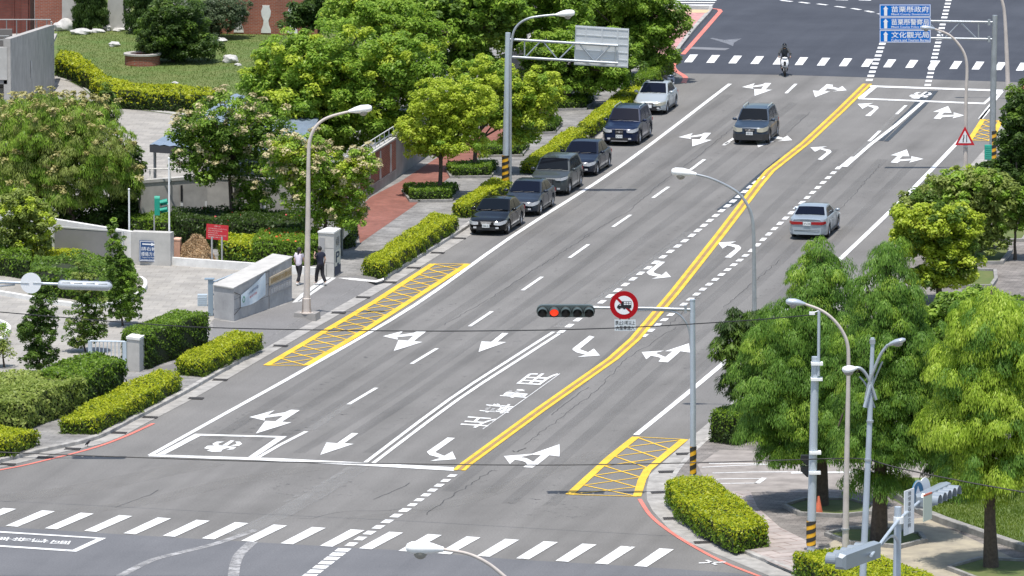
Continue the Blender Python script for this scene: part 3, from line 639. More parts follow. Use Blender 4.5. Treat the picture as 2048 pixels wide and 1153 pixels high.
def limbs(mb, base, top, r0, targets, rt=.03):
    base = Vector(base); top = Vector(top); pts = []
    for i in range(6):
        t = i / 5; p = base.lerp(top, t) + Vector((rnd.uniform(-1, 1), rnd.uniform(-1, 1), 0)) * .05 * (1 if 0 < i < 5 else 0); pts.append(p)
    mb.tube(pts, [r0 * (1.25 - .3 * min(1, i)) * (1 - .09 * i) for i in range(6)], 9)
    for q in targets:
        q = Vector(q); s = base.lerp(top, rnd.uniform(.6, .98)); m = s.lerp(q, .5) + Vector((0, 0, rnd.uniform(0, .25)))
        mb.tube([s, m, q], [r0 * .45, r0 * .28, rt], 5)
BARK = mat('bark', (.11, .085, .065), .95, c2=(.055, .042, .034), scale=9, bump=.6)
BARKG = mat('grey_bark', (.20, .175, .15), .95, c2=(.11, .095, .08), scale=9, bump=.5)
def sf(Y): return FPX / (Y * math.cos(PITCH) + CAM_H * math.sin(PITCH) * .95)
def tree(name, label, base, blobs, rc, per, size, mats, trunk_r=.15, mode='round', zb=.15, group=None, bark=None, mix=None, pods=None, trunk_top=None, cat='tree', depth=.9, lo=-.45, dens=1.0, nlimb=9, Yb=None, lean=None):
    """blobs: photo ellipses (cx, cy, rx, ry[, depth offset m])"""
    b = P(base[0], base[1], zb); Y = b.y; k = S(Y)
    t = thing(name, label, cat, (b.x, b.y, zb - .01), 0, group)
    W = []
    for q in blobs:
        cx, cy, rx, ry = q[:4]; dy = q[4] if len(q) > 4 else 0
        c = V(cx, cy, Y + dy) - Vector((b.x, b.y, zb - .01)); kk = S(Y + dy); W.append(((c.x, c.y, c.z), (rx / kk, rx / kk * depth, ry / kk)))
    C, O, Rr = crown_clumps(W, rc, dens, lo)
    keep = C[:, 2] > .25; C, O, Rr = C[keep], O[keep], Rr[keep]
    pos, lon, lat = clump_leaves(C, Rr, per, size, mode, O)
    mi = None
    if len(mats) > 1:
        sel = nrg.random(len(C)) < (mix or .35); mi = np.repeat(sel, per).astype(int)
    quads_object('crown', pos, lon, lat, mats, t, mi)
    if pods:
        pm, share, psz = pods; sel = np.where(nrg.random(len(C)) < share)[0]; sel = sel[O[sel][:, 2] > -.2]
        if len(sel):
            pc = C[sel] + O[sel] * (Rr[sel] * .75)[:, None] + np.array([0, 0, .08])
            pp, pl, pt = clump_leaves(pc, Rr[sel] * .62, 34, psz, 'round', O[sel])
            quads_object('seed_pods', pp, pl, pt, [pm], t)
    mb = MB(); topz = trunk_top if trunk_top else max(.8, W[0][0][2])
    tx, ty = (W[0][0][0], W[0][0][1]) if lean is None else lean
    tgt = [tuple(C[i]) for i in nrg.choice(len(C), min(nlimb, len(C)), replace=False)]
    limbs(mb, (0, 0, -.05), (tx * .8, ty * .8, topz), trunk_r, tgt)
    mb.build('trunk', bark or BARK, t, smooth=True)
    return t
def inpoly_samples(poly, n):
    xs = [p[0] for p in poly]; ys = [p[1] for p in poly]; out = []
    while len(out) < n:
        x = nrg.uniform(min(xs), max(xs), 4 * n); y = nrg.uniform(min(ys), max(ys), 4 * n)
        ins = np.zeros(len(x), bool); j = len(poly) - 1
        for i in range(len(poly)):
            xi, yi = poly[i][:2]; xj, yj = poly[j][:2]
            cnd = ((yi > y) != (yj > y)) & (x < (xj - xi) * (y - yi) / (yj - yi + 1e-12) + xi); ins ^= cnd; j = i
        out += list(zip(x[ins], y[ins]))
    return np.array(out[:n])
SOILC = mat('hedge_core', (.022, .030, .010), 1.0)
def hedge(label, foot, h, top, side, size=.055, zb=.15, group='clipped hedges', dens=330, name='hedge', ragged=.075, cat='hedge', px=True, h2=None, flowers=None):
    w = [P(x, y, zb) for x, y in foot] if px else [Vector((*p[:2], zb)) for p in foot]
    A = sum(w[i].x * w[(i + 1) % len(w)].y - w[(i + 1) % len(w)].x * w[i].y for i in range(len(w))) / 2
    if A < 0: w.reverse(); A = -A
    c = sum(w, Vector()) / len(w); w = [p - c for p in w]
    t = thing(name, label, cat, (c.x, c.y, zb - .01), 0, group)
    core = [(p.x * .9, p.y * .9) for p in w]
    # footprints are long and thin, so inset the core by distance
    core = [Vector((q.x, q.y)) - Vector((q.x, q.y)).normalized() * .12 for q in w]
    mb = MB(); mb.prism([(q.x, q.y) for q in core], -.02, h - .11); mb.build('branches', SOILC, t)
    n = int(A * dens); p2 = inpoly_samples([(p.x, p.y) for p in w], n); wob = np.sin(p2[:, 0] * 2.1 + p2[:, 1] * .7) * .5 + np.sin(p2[:, 0] * .9 - p2[:, 1] * 1.3) * .5
    pos = np.column_stack([p2, h + wob * ragged + nrg.normal(size=n) * .03]); nor = nz(unit(n) * .6 + np.array([0, 0, 1.]))
    tt = nz(np.cross(nor, unit(n)) + np.array([0, 0, .35])); L = size * (.7 + .7 * nrg.random(n))
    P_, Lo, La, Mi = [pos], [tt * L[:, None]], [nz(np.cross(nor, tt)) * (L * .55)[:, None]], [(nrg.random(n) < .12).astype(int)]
    for i in range(len(w)):
        a, b = w[i], w[(i + 1) % len(w)]; e = b - a; ln = e.length; out = np.array([e.y, -e.x, 0]) / max(ln, 1e-6)
        m = int(ln * h * dens * 1.05) + 1; u = nrg.random(m); zz = nrg.random(m) ** .85 * h
        pp = np.array(a)[None] * (1 - u[:, None]) + np.array(b)[None] * u[:, None]; bul = .05 * np.sin(u * ln * 2.3 + i) + .035 * nrg.normal(size=m) + .04 * np.sin(zz * 9 + u * ln * 4) - .06 * (zz > h - .07)
        pp = pp + out * bul[:, None]; pp[:, 2] = zz
        nn = nz(unit(m) * .7 + out * .9 + np.array([0, 0, .35])); t2 = nz(np.cross(nn, unit(m)) + np.array([0, 0, .3])); L2 = size * (.7 + .7 * nrg.random(m))
        P_.append(pp); Lo.append(t2 * L2[:, None]); La.append(nz(np.cross(nn, t2)) * (L2 * .55)[:, None])
        Mi.append((nrg.random(m) < np.clip(1.25 - (zz / h) * 1.05, .1, 1)).astype(int))  # yellow new growth on top; side shade partly put into the greener leaf colour
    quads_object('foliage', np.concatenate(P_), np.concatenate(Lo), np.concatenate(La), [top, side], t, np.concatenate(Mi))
    if flowers:
        fm, nf = flowers; p3 = inpoly_samples([(p.x, p.y) for p in w], nf); q = np.column_stack([p3, np.full(nf, h + .04)]); nn = unit(nf) + np.array([0, 0, 1]); tt = nz(np.cross(nn, unit(nf)))
        quads_object('blossoms', q, tt * .055, nz(np.cross(nn, tt)) * .055, [fm], t)
    return t
def shrub(label, base, blobs, mats, rc=.28, per=60, size=.06, zb=.15, name='shrub', cat='shrub', **k):
    return tree(name, label, base, blobs, rc, per, size, mats, trunk_r=.05, zb=zb, cat=cat, nlimb=5, **k)
L_YG = leafmat('leaf_yellow_green', [(.24, .34, .03), (.46, .57, .05), (.66, .72, .12)])
L_GRN = leafmat('leaf_bright_green', [(.11, .21, .025), (.25, .41, .045), (.47, .60, .10)])
L_MID = leafmat('leaf_mid_green', [(.055, .11, .018), (.12, .215, .03), (.25, .36, .06)])
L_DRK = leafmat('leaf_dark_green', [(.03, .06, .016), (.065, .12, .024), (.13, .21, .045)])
L_CYP = leafmat('needle_green', [(.08, .17, .03), (.155, .30, .045), (.32, .49, .09)])
L_CYY = leafmat('needle_yellow_green', [(.20, .33, .025), (.38, .53, .05), (.60, .70, .13)])
L_OLV = leafmat('leaf_olive', [(.15, .21, .045), (.27, .34, .07), (.46, .52, .17)])
L_POD = leafmat('pod_cream', [(.30, .26, .13), (.50, .44, .24), (.66, .58, .34)], trans=.25)
L_PODO = leafmat('pod_tan', [(.24, .22, .08), (.38, .35, .13), (.50, .46, .20)], trans=.25)
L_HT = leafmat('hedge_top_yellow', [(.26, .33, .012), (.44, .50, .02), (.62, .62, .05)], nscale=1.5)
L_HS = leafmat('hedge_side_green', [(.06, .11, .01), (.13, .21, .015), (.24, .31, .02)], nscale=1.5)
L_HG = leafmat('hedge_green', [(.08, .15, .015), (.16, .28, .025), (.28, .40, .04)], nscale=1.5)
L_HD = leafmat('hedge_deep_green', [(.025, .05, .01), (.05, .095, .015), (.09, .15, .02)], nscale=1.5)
L_REED = leafmat('reed_green', [(.14, .21, .03), (.28, .36, .07), (.48, .54, .16)])
# hedges on the left pavement, beside the kerb
hg = 'clipped yellow-green hedges along the left kerb'
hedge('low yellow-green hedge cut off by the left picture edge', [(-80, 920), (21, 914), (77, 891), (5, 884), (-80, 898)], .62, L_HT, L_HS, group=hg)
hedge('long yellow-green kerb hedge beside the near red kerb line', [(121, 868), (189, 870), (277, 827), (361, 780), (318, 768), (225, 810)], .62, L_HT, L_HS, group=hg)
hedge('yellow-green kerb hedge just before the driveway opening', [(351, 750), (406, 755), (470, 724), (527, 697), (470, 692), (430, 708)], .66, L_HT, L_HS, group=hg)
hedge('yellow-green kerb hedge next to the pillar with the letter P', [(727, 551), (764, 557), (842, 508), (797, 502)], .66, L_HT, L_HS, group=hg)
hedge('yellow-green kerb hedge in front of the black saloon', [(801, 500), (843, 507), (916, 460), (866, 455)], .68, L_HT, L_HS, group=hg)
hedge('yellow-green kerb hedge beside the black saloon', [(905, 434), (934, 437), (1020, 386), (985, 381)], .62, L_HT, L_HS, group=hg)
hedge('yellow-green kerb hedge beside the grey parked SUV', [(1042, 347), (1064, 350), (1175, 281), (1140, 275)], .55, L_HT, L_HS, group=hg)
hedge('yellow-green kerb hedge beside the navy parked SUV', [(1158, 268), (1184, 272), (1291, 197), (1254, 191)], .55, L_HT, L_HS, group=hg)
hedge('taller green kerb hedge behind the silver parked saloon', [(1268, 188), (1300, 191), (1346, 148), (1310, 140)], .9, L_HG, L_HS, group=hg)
# tree pits with hedges
PITK = mat('pit_kerb', (.30, .29, .27), .85, noise=.35, scale=3)
def pit(label, foot, z, kh=.13, g_='tree pits in the pavement', grass=None):
    w = [P(x, y, z) for x, y in foot]; c = sum(w, Vector()) / len(w); t = thing('tree_pit', label, 'tree pit', (c.x, c.y, z - .02), 0, g_)
    w = [p - c for p in w]; mb = MB(); n = len(w)
    A = sum(w[i].x * w[(i + 1) % n].y - w[(i + 1) % n].x * w[i].y for i in range(n))
    if A < 0: w.reverse()
    cl = w + [w[0]]
    for i in range(n):
        a, b = w[i], w[(i + 1) % n]; e = b - a; m = (a + b) / 2; ang = math.atan2(e.y, e.x)
        mb.box((m.x, m.y, kh / 2 + .01), (e.length + (.16 if i % 2 else -.165), .16, kh), ang)
    mb.build('kerb', PITK, t)
    s = MB(); s.poly([(p.x * .93, p.y * .93, kh * .6) for p in w]); s.build('soil', grass or mat('pit_soil', (.13, .10, .07), .95, noise=.4, scale=5), t)
    return t
GRASSM = mat('pit_grass', (.085, .13, .03), .95, c2=(.14, .15, .05), scale=2.5)
pg = 'green hedges in the tree pits'
for foot, lab in (([(806, 384), (822, 405), (902, 404), (915, 383)], 'by the yellow-green street tree'), ([(893, 340), (903, 357), (980, 356), (995, 338)], 'second from the black saloon'), ([(956, 300), (966, 315), (1042, 314), (1056, 296)], 'behind the striped gantry pole'), ([(1050, 254), (1060, 270), (1108, 268), (1122, 250)], 'beside the navy parked saloon'), ([(1100, 206), (1110, 222), (1170, 221), (1186, 203)], 'beside the navy parked SUV')):
    pit('kerbed tree pit ' + lab, foot, .15)
    cx = sum(p[0] for p in foot) / 4; cy = sum(p[1] for p in foot) / 4
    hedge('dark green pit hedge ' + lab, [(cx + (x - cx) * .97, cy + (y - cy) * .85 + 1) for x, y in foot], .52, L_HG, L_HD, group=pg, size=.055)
# right side hedges
hr = 'clipped yellow-green hedges on the right corner'
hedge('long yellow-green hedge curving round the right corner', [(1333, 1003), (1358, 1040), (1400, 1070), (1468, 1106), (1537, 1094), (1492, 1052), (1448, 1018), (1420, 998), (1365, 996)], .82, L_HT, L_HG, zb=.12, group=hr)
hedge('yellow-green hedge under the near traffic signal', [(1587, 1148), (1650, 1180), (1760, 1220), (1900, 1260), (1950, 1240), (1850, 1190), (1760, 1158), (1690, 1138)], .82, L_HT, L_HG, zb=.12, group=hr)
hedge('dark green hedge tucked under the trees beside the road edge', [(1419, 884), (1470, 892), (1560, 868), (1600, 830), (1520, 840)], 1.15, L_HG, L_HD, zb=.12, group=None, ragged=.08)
# left compound hedges
hedge('tall square green hedge between gate pillar and driveway', [(243, 733), (291, 740), (418, 695), (352, 690)], 1.5, L_HG, L_HD, group=None, ragged=.03)
hedge('tall ragged green hedge in front of the small gate', [(80, 812), (165, 818), (252, 780), (200, 765), (120, 780)], 1.25, L_HG, L_HD, group=None, ragged=.12, size=.075, dens=220)
hedge('pale reedy hedge at the bottom left edge', [(-90, 875), (50, 862), (170, 818), (110, 800), (-90, 820)], 1.25, L_REED, L_REED, group=None, ragged=.14, size=.085, dens=200)
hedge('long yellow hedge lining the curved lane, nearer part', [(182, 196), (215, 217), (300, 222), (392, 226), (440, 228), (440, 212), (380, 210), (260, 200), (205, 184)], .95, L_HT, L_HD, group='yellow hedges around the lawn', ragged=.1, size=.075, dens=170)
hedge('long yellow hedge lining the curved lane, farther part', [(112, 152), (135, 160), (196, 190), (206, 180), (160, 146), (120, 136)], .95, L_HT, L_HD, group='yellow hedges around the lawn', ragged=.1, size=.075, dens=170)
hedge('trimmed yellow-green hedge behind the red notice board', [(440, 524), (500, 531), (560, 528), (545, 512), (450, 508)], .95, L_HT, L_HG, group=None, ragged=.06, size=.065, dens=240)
hedge('rounded green hedge with orange flowers behind the sign wall', [(505, 532), (590, 536), (640, 530), (640, 508), (520, 508)], 1.15, L_HG, L_HG, group=None, ragged=.08, size=.065, dens=260, flowers=(mat('orange_petal', (.65, .14, .03), .6), 55))
hedge('dark hedge with red blossoms at the foot of the long concrete wall', [(345, 492), (440, 500), (600, 505), (620, 480), (420, 470), (345, 476)], 1.3, L_HD, L_HD, group=None, ragged=.15, size=.075, dens=170, flowers=(mat('red_petal', (.5, .02, .03), .6), 16))
hedge('low green hedge below the concrete wall beside the green signal', [(262, 480), (345, 490), (345, 470), (262, 462)], 1.0, L_HG, L_HD, group=None, ragged=.12, size=.075, dens=180)
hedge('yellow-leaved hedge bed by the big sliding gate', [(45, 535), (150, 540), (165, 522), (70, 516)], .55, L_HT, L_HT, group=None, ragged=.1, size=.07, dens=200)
hedge('green hedge bed in front of the yellow hedge', [(-60, 545), (60, 560), (60, 530), (-60, 520)], .9, L_HG, L_HD, group=None, ragged=.12, size=.07, dens=180)
hedge('low shrub bed inside the round white kerb', [(60, 590), (190, 606), (270, 588), (262, 560), (160, 552), (70, 558)], .95, L_MID, L_HG, group=None, ragged=.22, size=.085, dens=150)
hedge('climber-covered fence beside the glass notice case', [(683, 500), (706, 495), (712, 470), (690, 470)], 1.3, L_HG, L_HD, group=None, ragged=.1, size=.06)
hedge('hedge of bright shrubs at the right picture edge', [(1870, 740), (1990, 745), (2100, 740), (2100, 700), (1900, 695)], 2.3, L_GRN, L_MID, zb=.12, group=None, ragged=.25, size=.11, dens=110)
# trees, left
def big(*a, **k): return tree(*a, **k)
tree('golden_rain_tree', 'big olive tree with tan pods covering the left picture edge', (150, 475), [(95, 250, 100, 60), (160, 300, 105, 75), (40, 320, 90, 80), (100, 370, 110, 60), (215, 350, 60, 60), (10, 250, 50, 55, 2), (180, 230, 50, 35, 1)], .32, 200, .058, [L_OLV, L_GRN], mix=.5, mode='frond', pods=(L_PODO, .55, .085), trunk_r=.2, lo=-.7)
tree('golden_rain_tree', 'slender tree with cream pods in front of the concrete wall', (468, 478), [(450, 255, 80, 65), (405, 300, 60, 50), (500, 300, 70, 60), (430, 335, 62, 42), (510, 385, 48, 38), (505, 425, 30, 30), (380, 260, 40, 30), (545, 260, 35, 45)], .36, 85, .085, [L_GRN, L_MID], mix=.6, pods=(L_POD, .6, .085), trunk_r=.13, lo=-.8, dens=.78, nlimb=16)
tree('golden_rain_tree', 'tree with dense cream pods behind the tall cream lamp post', (650, 515), [(650, 340, 75, 45), (600, 305, 55, 30), (690, 370, 50, 45), (630, 390, 60, 50), (675, 430, 55, 35), (590, 350, 35, 35), (570, 300, 35, 25), (725, 330, 30, 30), (560, 345, 25, 20)], .34, 85, .08, [L_GRN, L_YG], mix=.3, pods=(L_POD, .75, .085), trunk_r=.1, lo=-.8, dens=.8, nlimb=14)
tree('camphor_tree', 'wide bright green tree above the blue canopy roof', (690, 345), [(580, 130, 75, 60), (680, 120, 95, 70), (620, 195, 105, 60), (740, 180, 90, 70), (545, 210, 60, 50), (800, 130, 70, 60), (700, 240, 100, 45), (850, 180, 50, 60), (560, 265, 60, 30), (610, 262, 70, 38), (520, 170, 40, 40), (660, 285, 60, 30), (780, 255, 60, 40)], .42, 120, .095, [L_GRN, L_YG], mix=.22, trunk_r=.25, nlimb=18, lo=-.6)
tree('street_tree', 'yellow-green street tree standing in the nearest pavement pit', (880, 396), [(880, 210, 62, 50), (925, 240, 55, 45), (850, 265, 50, 45), (905, 290, 65, 40), (945, 205, 45, 45), (850, 300, 35, 20)], .3, 100, .075, [L_YG, L_GRN], mix=.12, trunk_r=.13, trunk_top=2.2, group='street trees in pavement pits')
tree('street_tree', 'yellow-green street tree behind the steel sign gantry', (948, 348), [(960, 165, 60, 50), (1020, 190, 65, 50), (1060, 230, 55, 45), (985, 235, 60, 45), (1085, 185, 45, 45), (1040, 275, 40, 20)], .32, 100, .08, [L_YG, L_GRN], mix=.35, trunk_r=.13, trunk_top=2.2, group='street trees in pavement pits')
tree('street_tree', 'mid green street tree below the grey sign back', (1145, 214), [(1120, 110, 75, 50), (1200, 120, 80, 60), (1165, 165, 60, 35), (1220, 165, 40, 40), (1090, 150, 50, 40)], .32, 100, .085, [L_GRN, L_MID], mix=.25, trunk_r=.16, trunk_top=2.0, group='street trees in pavement pits')
tree('street_tree', 'dense green street tree beside the far crossing', (1255, 160), [(1270, 60, 90, 60), (1190, 40, 90, 55), (1325, 50, 50, 60), (1290, 110, 65, 45), (1230, -10, 110, 50)], .36, 110, .09, [L_GRN, L_MID], mix=.25, trunk_r=.18, group='street trees in pavement pits')
tree('leafy_tree', 'tall green tree at the top edge above the yellow-green ones', (1060, 200), [(1040, 40, 80, 60), (1110, 30, 80, 55), (1000, 90, 60, 40), (1060, -20, 110, 50)], .38, 110, .095, [L_GRN, L_MID], mix=.2, trunk_r=.18)
tree('leafy_tree', 'dark broad-leaved tree at the top middle edge', (920, 225), [(920, 60, 85, 70), (860, 20, 80, 50), (980, 20, 80, 55), (930, 130, 60, 45)], .42, 80, .14, [L_MID, L_GRN], mix=.6, trunk_r=.2)
tree('leafy_tree', 'bright green tree top behind the wide tree', (780, 240), [(760, 40, 90, 55), (840, 80, 60, 60), (700, 30, 60, 45), (790, 100, 70, 50)], .38, 110, .09, [L_GRN, L_YG], mix=.12, trunk_r=.2)
tree('leafy_tree', 'dark green tree at the top edge beside the brick wall', (640, 140), [(640, 30, 50, 35), (600, 40, 35, 30), (680, 0, 60, 40)], .35, 90, .1, [L_DRK], trunk_r=.15)
for x, y, h, w_ in ((182, 62, 95, 36), (285, 68, 110, 30), (235, 60, 70, 0)):
    if w_: tree('conifer', 'dark cypress-like conifer %s the pale wall panel' % ('left of' if x < 200 else 'right of'), (x, y), [(x, y - h * .35, w_, h * .4), (x, y - h * .75, w_ * .8, h * .4), (x - w_ * .3, y - 18, w_ * .7, 18)], .3, 120, .075, [L_DRK], mode='up', trunk_r=.1, zb=.15, lo=-1)
tree('garden_tree', 'dark bushy garden tree behind the round brick planter', (345, 125), [(345, 70, 75, 45), (320, 100, 50, 30), (380, 95, 60, 35), (350, 30, 60, 30)], .34, 110, .075, [L_DRK, L_MID], mix=.35, trunk_r=.12, lo=-.9)
tree('garden_tree', 'greyish feathery garden tree in front of the brick panel', (425, 78), [(420, 30, 60, 35), (455, 15, 45, 30), (400, 60, 50, 25), (470, 40, 25, 20)], .3, 75, .07, [leafmat('leaf_grey_green', [(.07, .10, .05), (.13, .18, .09), (.24, .30, .15)])], trunk_r=.1, lo=-.9, dens=.8)
tree('garden_tree', 'wispy silver shrub against the brick garden wall', (558, 68), [(556, 45, 12, 22)], .16, 50, .05, [MATS['leaf_grey_green']], trunk_r=.04, lo=-1, nlimb=4)
tree('columnar_tree', 'small dark tree by the bend of the beige lane', (213, 250), [(213, 222, 20, 30), (213, 195, 13, 22)], .22, 60, .08, [L_MID, L_DRK], trunk_r=.05, lo=-1, nlimb=5)
tree('columnar_tree', 'dark narrow tree beside the big olive tree', (255, 465), [(255, 385, 30, 60), (262, 330, 22, 40), (240, 430, 32, 30)], .28, 90, .085, [L_DRK, L_MID], mix=.3, trunk_r=.07, lo=-1)
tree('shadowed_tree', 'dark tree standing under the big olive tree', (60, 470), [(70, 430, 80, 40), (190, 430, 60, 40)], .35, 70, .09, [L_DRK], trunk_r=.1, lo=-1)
tree('small_tree', 'small pale green tree before the sliding gate', (42, 535), [(40, 415, 50, 32), (70, 450, 45, 32), (25, 465, 42, 32), (55, 490, 38, 22), (90, 490, 14, 14)], .25, 60, .085, [L_OLV, L_YG], mix=.3, trunk_r=.06, lo=-.9, dens=.75, nlimb=12)
tree('columnar_shrub', 'slim tall shrub nearest the guidance sign wall', (246, 652), [(240, 545, 30, 40), (232, 498, 18, 35), (250, 590, 40, 32), (248, 622, 36, 18), (225, 455, 8, 24)], .17, 58, .06, [L_MID, L_GRN], mix=.35, trunk_r=.045, lo=-1, nlimb=14, dens=.62)
tree('columnar_shrub', 'airy slim shrub behind the signal backs', (172, 705), [(165, 640, 34, 40), (185, 600, 30, 35), (160, 680, 30, 22), (195, 655, 24, 25), (168, 568, 26, 26), (166, 535, 12, 22)], .17, 50, .058, [L_MID, L_OLV], mix=.3, trunk_r=.04, lo=-1, nlimb=14, dens=.55)
tree('columnar_shrub', 'tall dark shrub below the white disc', (80, 750), [(78, 660, 38, 45), (85, 610, 26, 32), (78, 715, 40, 26), (62, 660, 26, 22), (86, 578, 12, 22)], .17, 58, .06, [L_MID, L_DRK], mix=.4, trunk_r=.045, lo=-1, nlimb=14, dens=.62)
shrub('yellowish shrub at the left edge by the round planter', (8, 735), [(5, 705, 22, 24), (-15, 690, 25, 25)], [L_OLV])
shrub('small green shrub at the left edge in the round planter', (-12, 690), [(0, 662, 14, 10), (-25, 655, 20, 14)], [L_GRN])
# trees, right
cg = 'feathery conifers on the right corner'
tree('swamp_cypress', 'feathery green conifer with the pointed top nearest the road', (1641, 1014), [(1640, 505, 22, 30), (1640, 555, 60, 48), (1635, 640, 105, 60), (1600, 740, 120, 65), (1640, 820, 135, 65), (1560, 690, 70, 55), (1535, 835, 45, 32), (1640, 880, 90, 40), (1590, 880, 60, 36), (1700, 850, 60, 60), (1520, 790, 42, 38, -1), (1508, 862, 30, 20, -1), (1575, 905, 50, 20, -1)], .33, 250, .055, [L_CYP, L_GRN], mix=.25, mode='frond', trunk_r=.26, zb=.12, group=cg, nlimb=20, lo=-.75)
tree('swamp_cypress', 'feathery green conifer behind the tall camera pole', (1757, 1084), [(1778, 520, 38, 42), (1775, 590, 70, 55), (1790, 680, 95, 65), (1790, 780, 110, 70), (1770, 870, 105, 55), (1850, 740, 60, 60), (1850, 830, 50, 50), (1730, 900, 60, 30), (1700, 720, 60, 60, 1), (1840, 890, 60, 40), (1760, 960, 60, 24)], .33, 250, .055, [L_CYP, L_GRN], mix=.2, mode='frond', trunk_r=.28, zb=.12, group=cg, nlimb=20, lo=-.75)
tree('swamp_cypress', 'yellow-green feathery conifer at the right picture edge', (1982, 1138), [(1980, 640, 80, 60), (2040, 680, 100, 80), (1960, 740, 95, 70), (2020, 830, 120, 80), (1930, 850, 85, 60), (2000, 930, 120, 55), (1950, 960, 70, 45), (2090, 900, 80, 80)], .37, 270, .06, [L_CYY, L_CYP], mix=.22, mode='frond', trunk_r=.24, zb=.12, group=cg, nlimb=20, lo=-.75)
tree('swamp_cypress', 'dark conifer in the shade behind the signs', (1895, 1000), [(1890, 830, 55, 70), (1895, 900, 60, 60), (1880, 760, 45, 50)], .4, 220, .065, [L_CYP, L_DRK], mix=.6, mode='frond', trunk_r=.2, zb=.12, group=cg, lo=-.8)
tree('fig_tree', 'dark narrow-leaved tree at the road side of the conifers', (1500, 880), [(1490, 655, 45, 32), (1470, 700, 42, 45), (1500, 745, 50, 50), (1530, 690, 50, 50), (1480, 770, 38, 28)], .3, 90, .09, [L_DRK, L_MID], mix=.45, mode='feather', trunk_r=.12, zb=.12, lo=-.8)
tree('round_tree', 'round yellow-green tree beside the far planter rows', (1880, 606), [(1850, 440, 55, 30), (1890, 455, 70, 42), (1832, 485, 45, 46), (1815, 455, 28, 28), (1905, 510, 60, 40), (1860, 560, 50, 25), (1910, 550, 40, 30)], .32, 120, .085, [L_YG, L_MID], mix=.25, trunk_r=.14, zb=.12, lo=-.7)
tree('leafy_tree', 'dark glossy tree between the conifers and the round tree', (1900, 800), [(1900, 640, 75, 45), (1850, 660, 50, 40), (1940, 620, 70, 35), (1900, 700, 60, 50)], .3, 90, .1, [L_MID, L_GRN], mix=.35, trunk_r=.12, zb=.12, lo=-.8)
tree('leafy_tree', 'pale mixed green tree behind the round yellow-green tree', (1960, 520), [(1960, 375, 60, 38), (1990, 430, 50, 45), (1930, 400, 50, 34), (2015, 400, 40, 38), (1975, 480, 38, 28), (1900, 370, 40, 22)], .3, 75, .1, [L_OLV, L_GRN], mix=.45, trunk_r=.1, zb=.12, lo=-.8, dens=.8, nlimb=14)
tree('leafy_tree', 'mixed green tree low beside the right edge line', (1905, 500), [(1835, 418, 34, 18), (1905, 395, 50, 32), (1865, 402, 40, 26), (1940, 430, 50, 30), (1960, 470, 40, 24)], .28, 80, .085, [L_MID, L_OLV], mix=.3, trunk_r=.08, zb=.12, lo=-.8)
tree('leafy_tree', 'thin yellow shrub-like tree next to the warning sign post', (1925, 455), [(1925, 352, 24, 18), (1945, 380, 34, 22), (1895, 372, 20, 12), (1870, 385, 26, 14)], .22, 55, .075, [L_YG, L_OLV], mix=.4, trunk_r=.05, zb=.12, lo=-.8, dens=.7)
tree('leafy_tree', 'low dark tree filling the gap behind the round yellow-green tree', (1850, 470), [(1845, 405, 45, 22), (1880, 385, 40, 24), (1815, 425, 28, 16), (1900, 420, 40, 20)], .28, 80, .085, [L_MID, L_OLV], mix=.4, trunk_r=.08, zb=.12, lo=-.8)
tree('leafy_tree', 'dark green tree by the green utility box', (2010, 400), [(2042, 235, 38, 38), (2032, 295, 38, 40), (2060, 290, 50, 60), (1985, 352, 42, 26), (2040, 350, 55, 40), (1955, 372, 26, 16)], .34, 110, .095, [L_MID, L_DRK], mix=.35, trunk_r=.14, zb=.12, lo=-.8)
tree('leafy_tree', 'dark green tree at the right edge above the others', (2075, 330), [(2060, 190, 40, 35), (2085, 240, 60, 60), (2060, 230, 45, 40)], .34, 100, .095, [L_MID, L_DRK], mix=.4, trunk_r=.14, zb=.12)
tree('leafy_tree', 'mid green tree by the right edge over the planter ends', (2030, 520), [(2030, 440, 35, 35), (2050, 410, 40, 35)], .26, 70, .09, [L_GRN, L_MID], mix=.3, trunk_r=.08, zb=.12)
# planters with kerbs on the right
rg = 'kerbed grass planters on the right pavement'
for foot, lab in (([(1850, 556), (1890, 577), (1982, 576), (1992, 562), (1990, 545), (1880, 540)], 'nearest of the far row'), ([(1890, 515), (1930, 530), (2003, 529), (2022, 505), (2010, 500), (1900, 498)], 'second of the far row'), ([(1950, 470), (1985, 485), (2046, 484), (2062, 462), (1960, 460)], 'third of the far row'), ([(1990, 430), (2030, 442), (2090, 441), (2100, 425), (2000, 422)], 'farthest of the row')):
    pit('grass planter with pale kerb, ' + lab, foot, .12, .16, rg, GRASSM)
pit('shaded oval grass bed around the conifer trunk by the camera pole', [(1568, 1015), (1600, 1032), (1680, 1036), (1740, 1030), (1750, 1018), (1700, 1003), (1610, 1003)], .12, .16, None, GRASSM)
pit('shaded oval grass bed around the second conifer trunk', [(1650, 1072), (1700, 1090), (1800, 1098), (1850, 1085), (1840, 1072), (1780, 1063), (1700, 1062)], .12, .16, None, GRASSM)
pit('grass bed around the trunk of the yellow-green conifer', [(1895, 1140), (1960, 1165), (2080, 1170), (2080, 1128), (1960, 1122)], .12, .16, None, GRASSM)
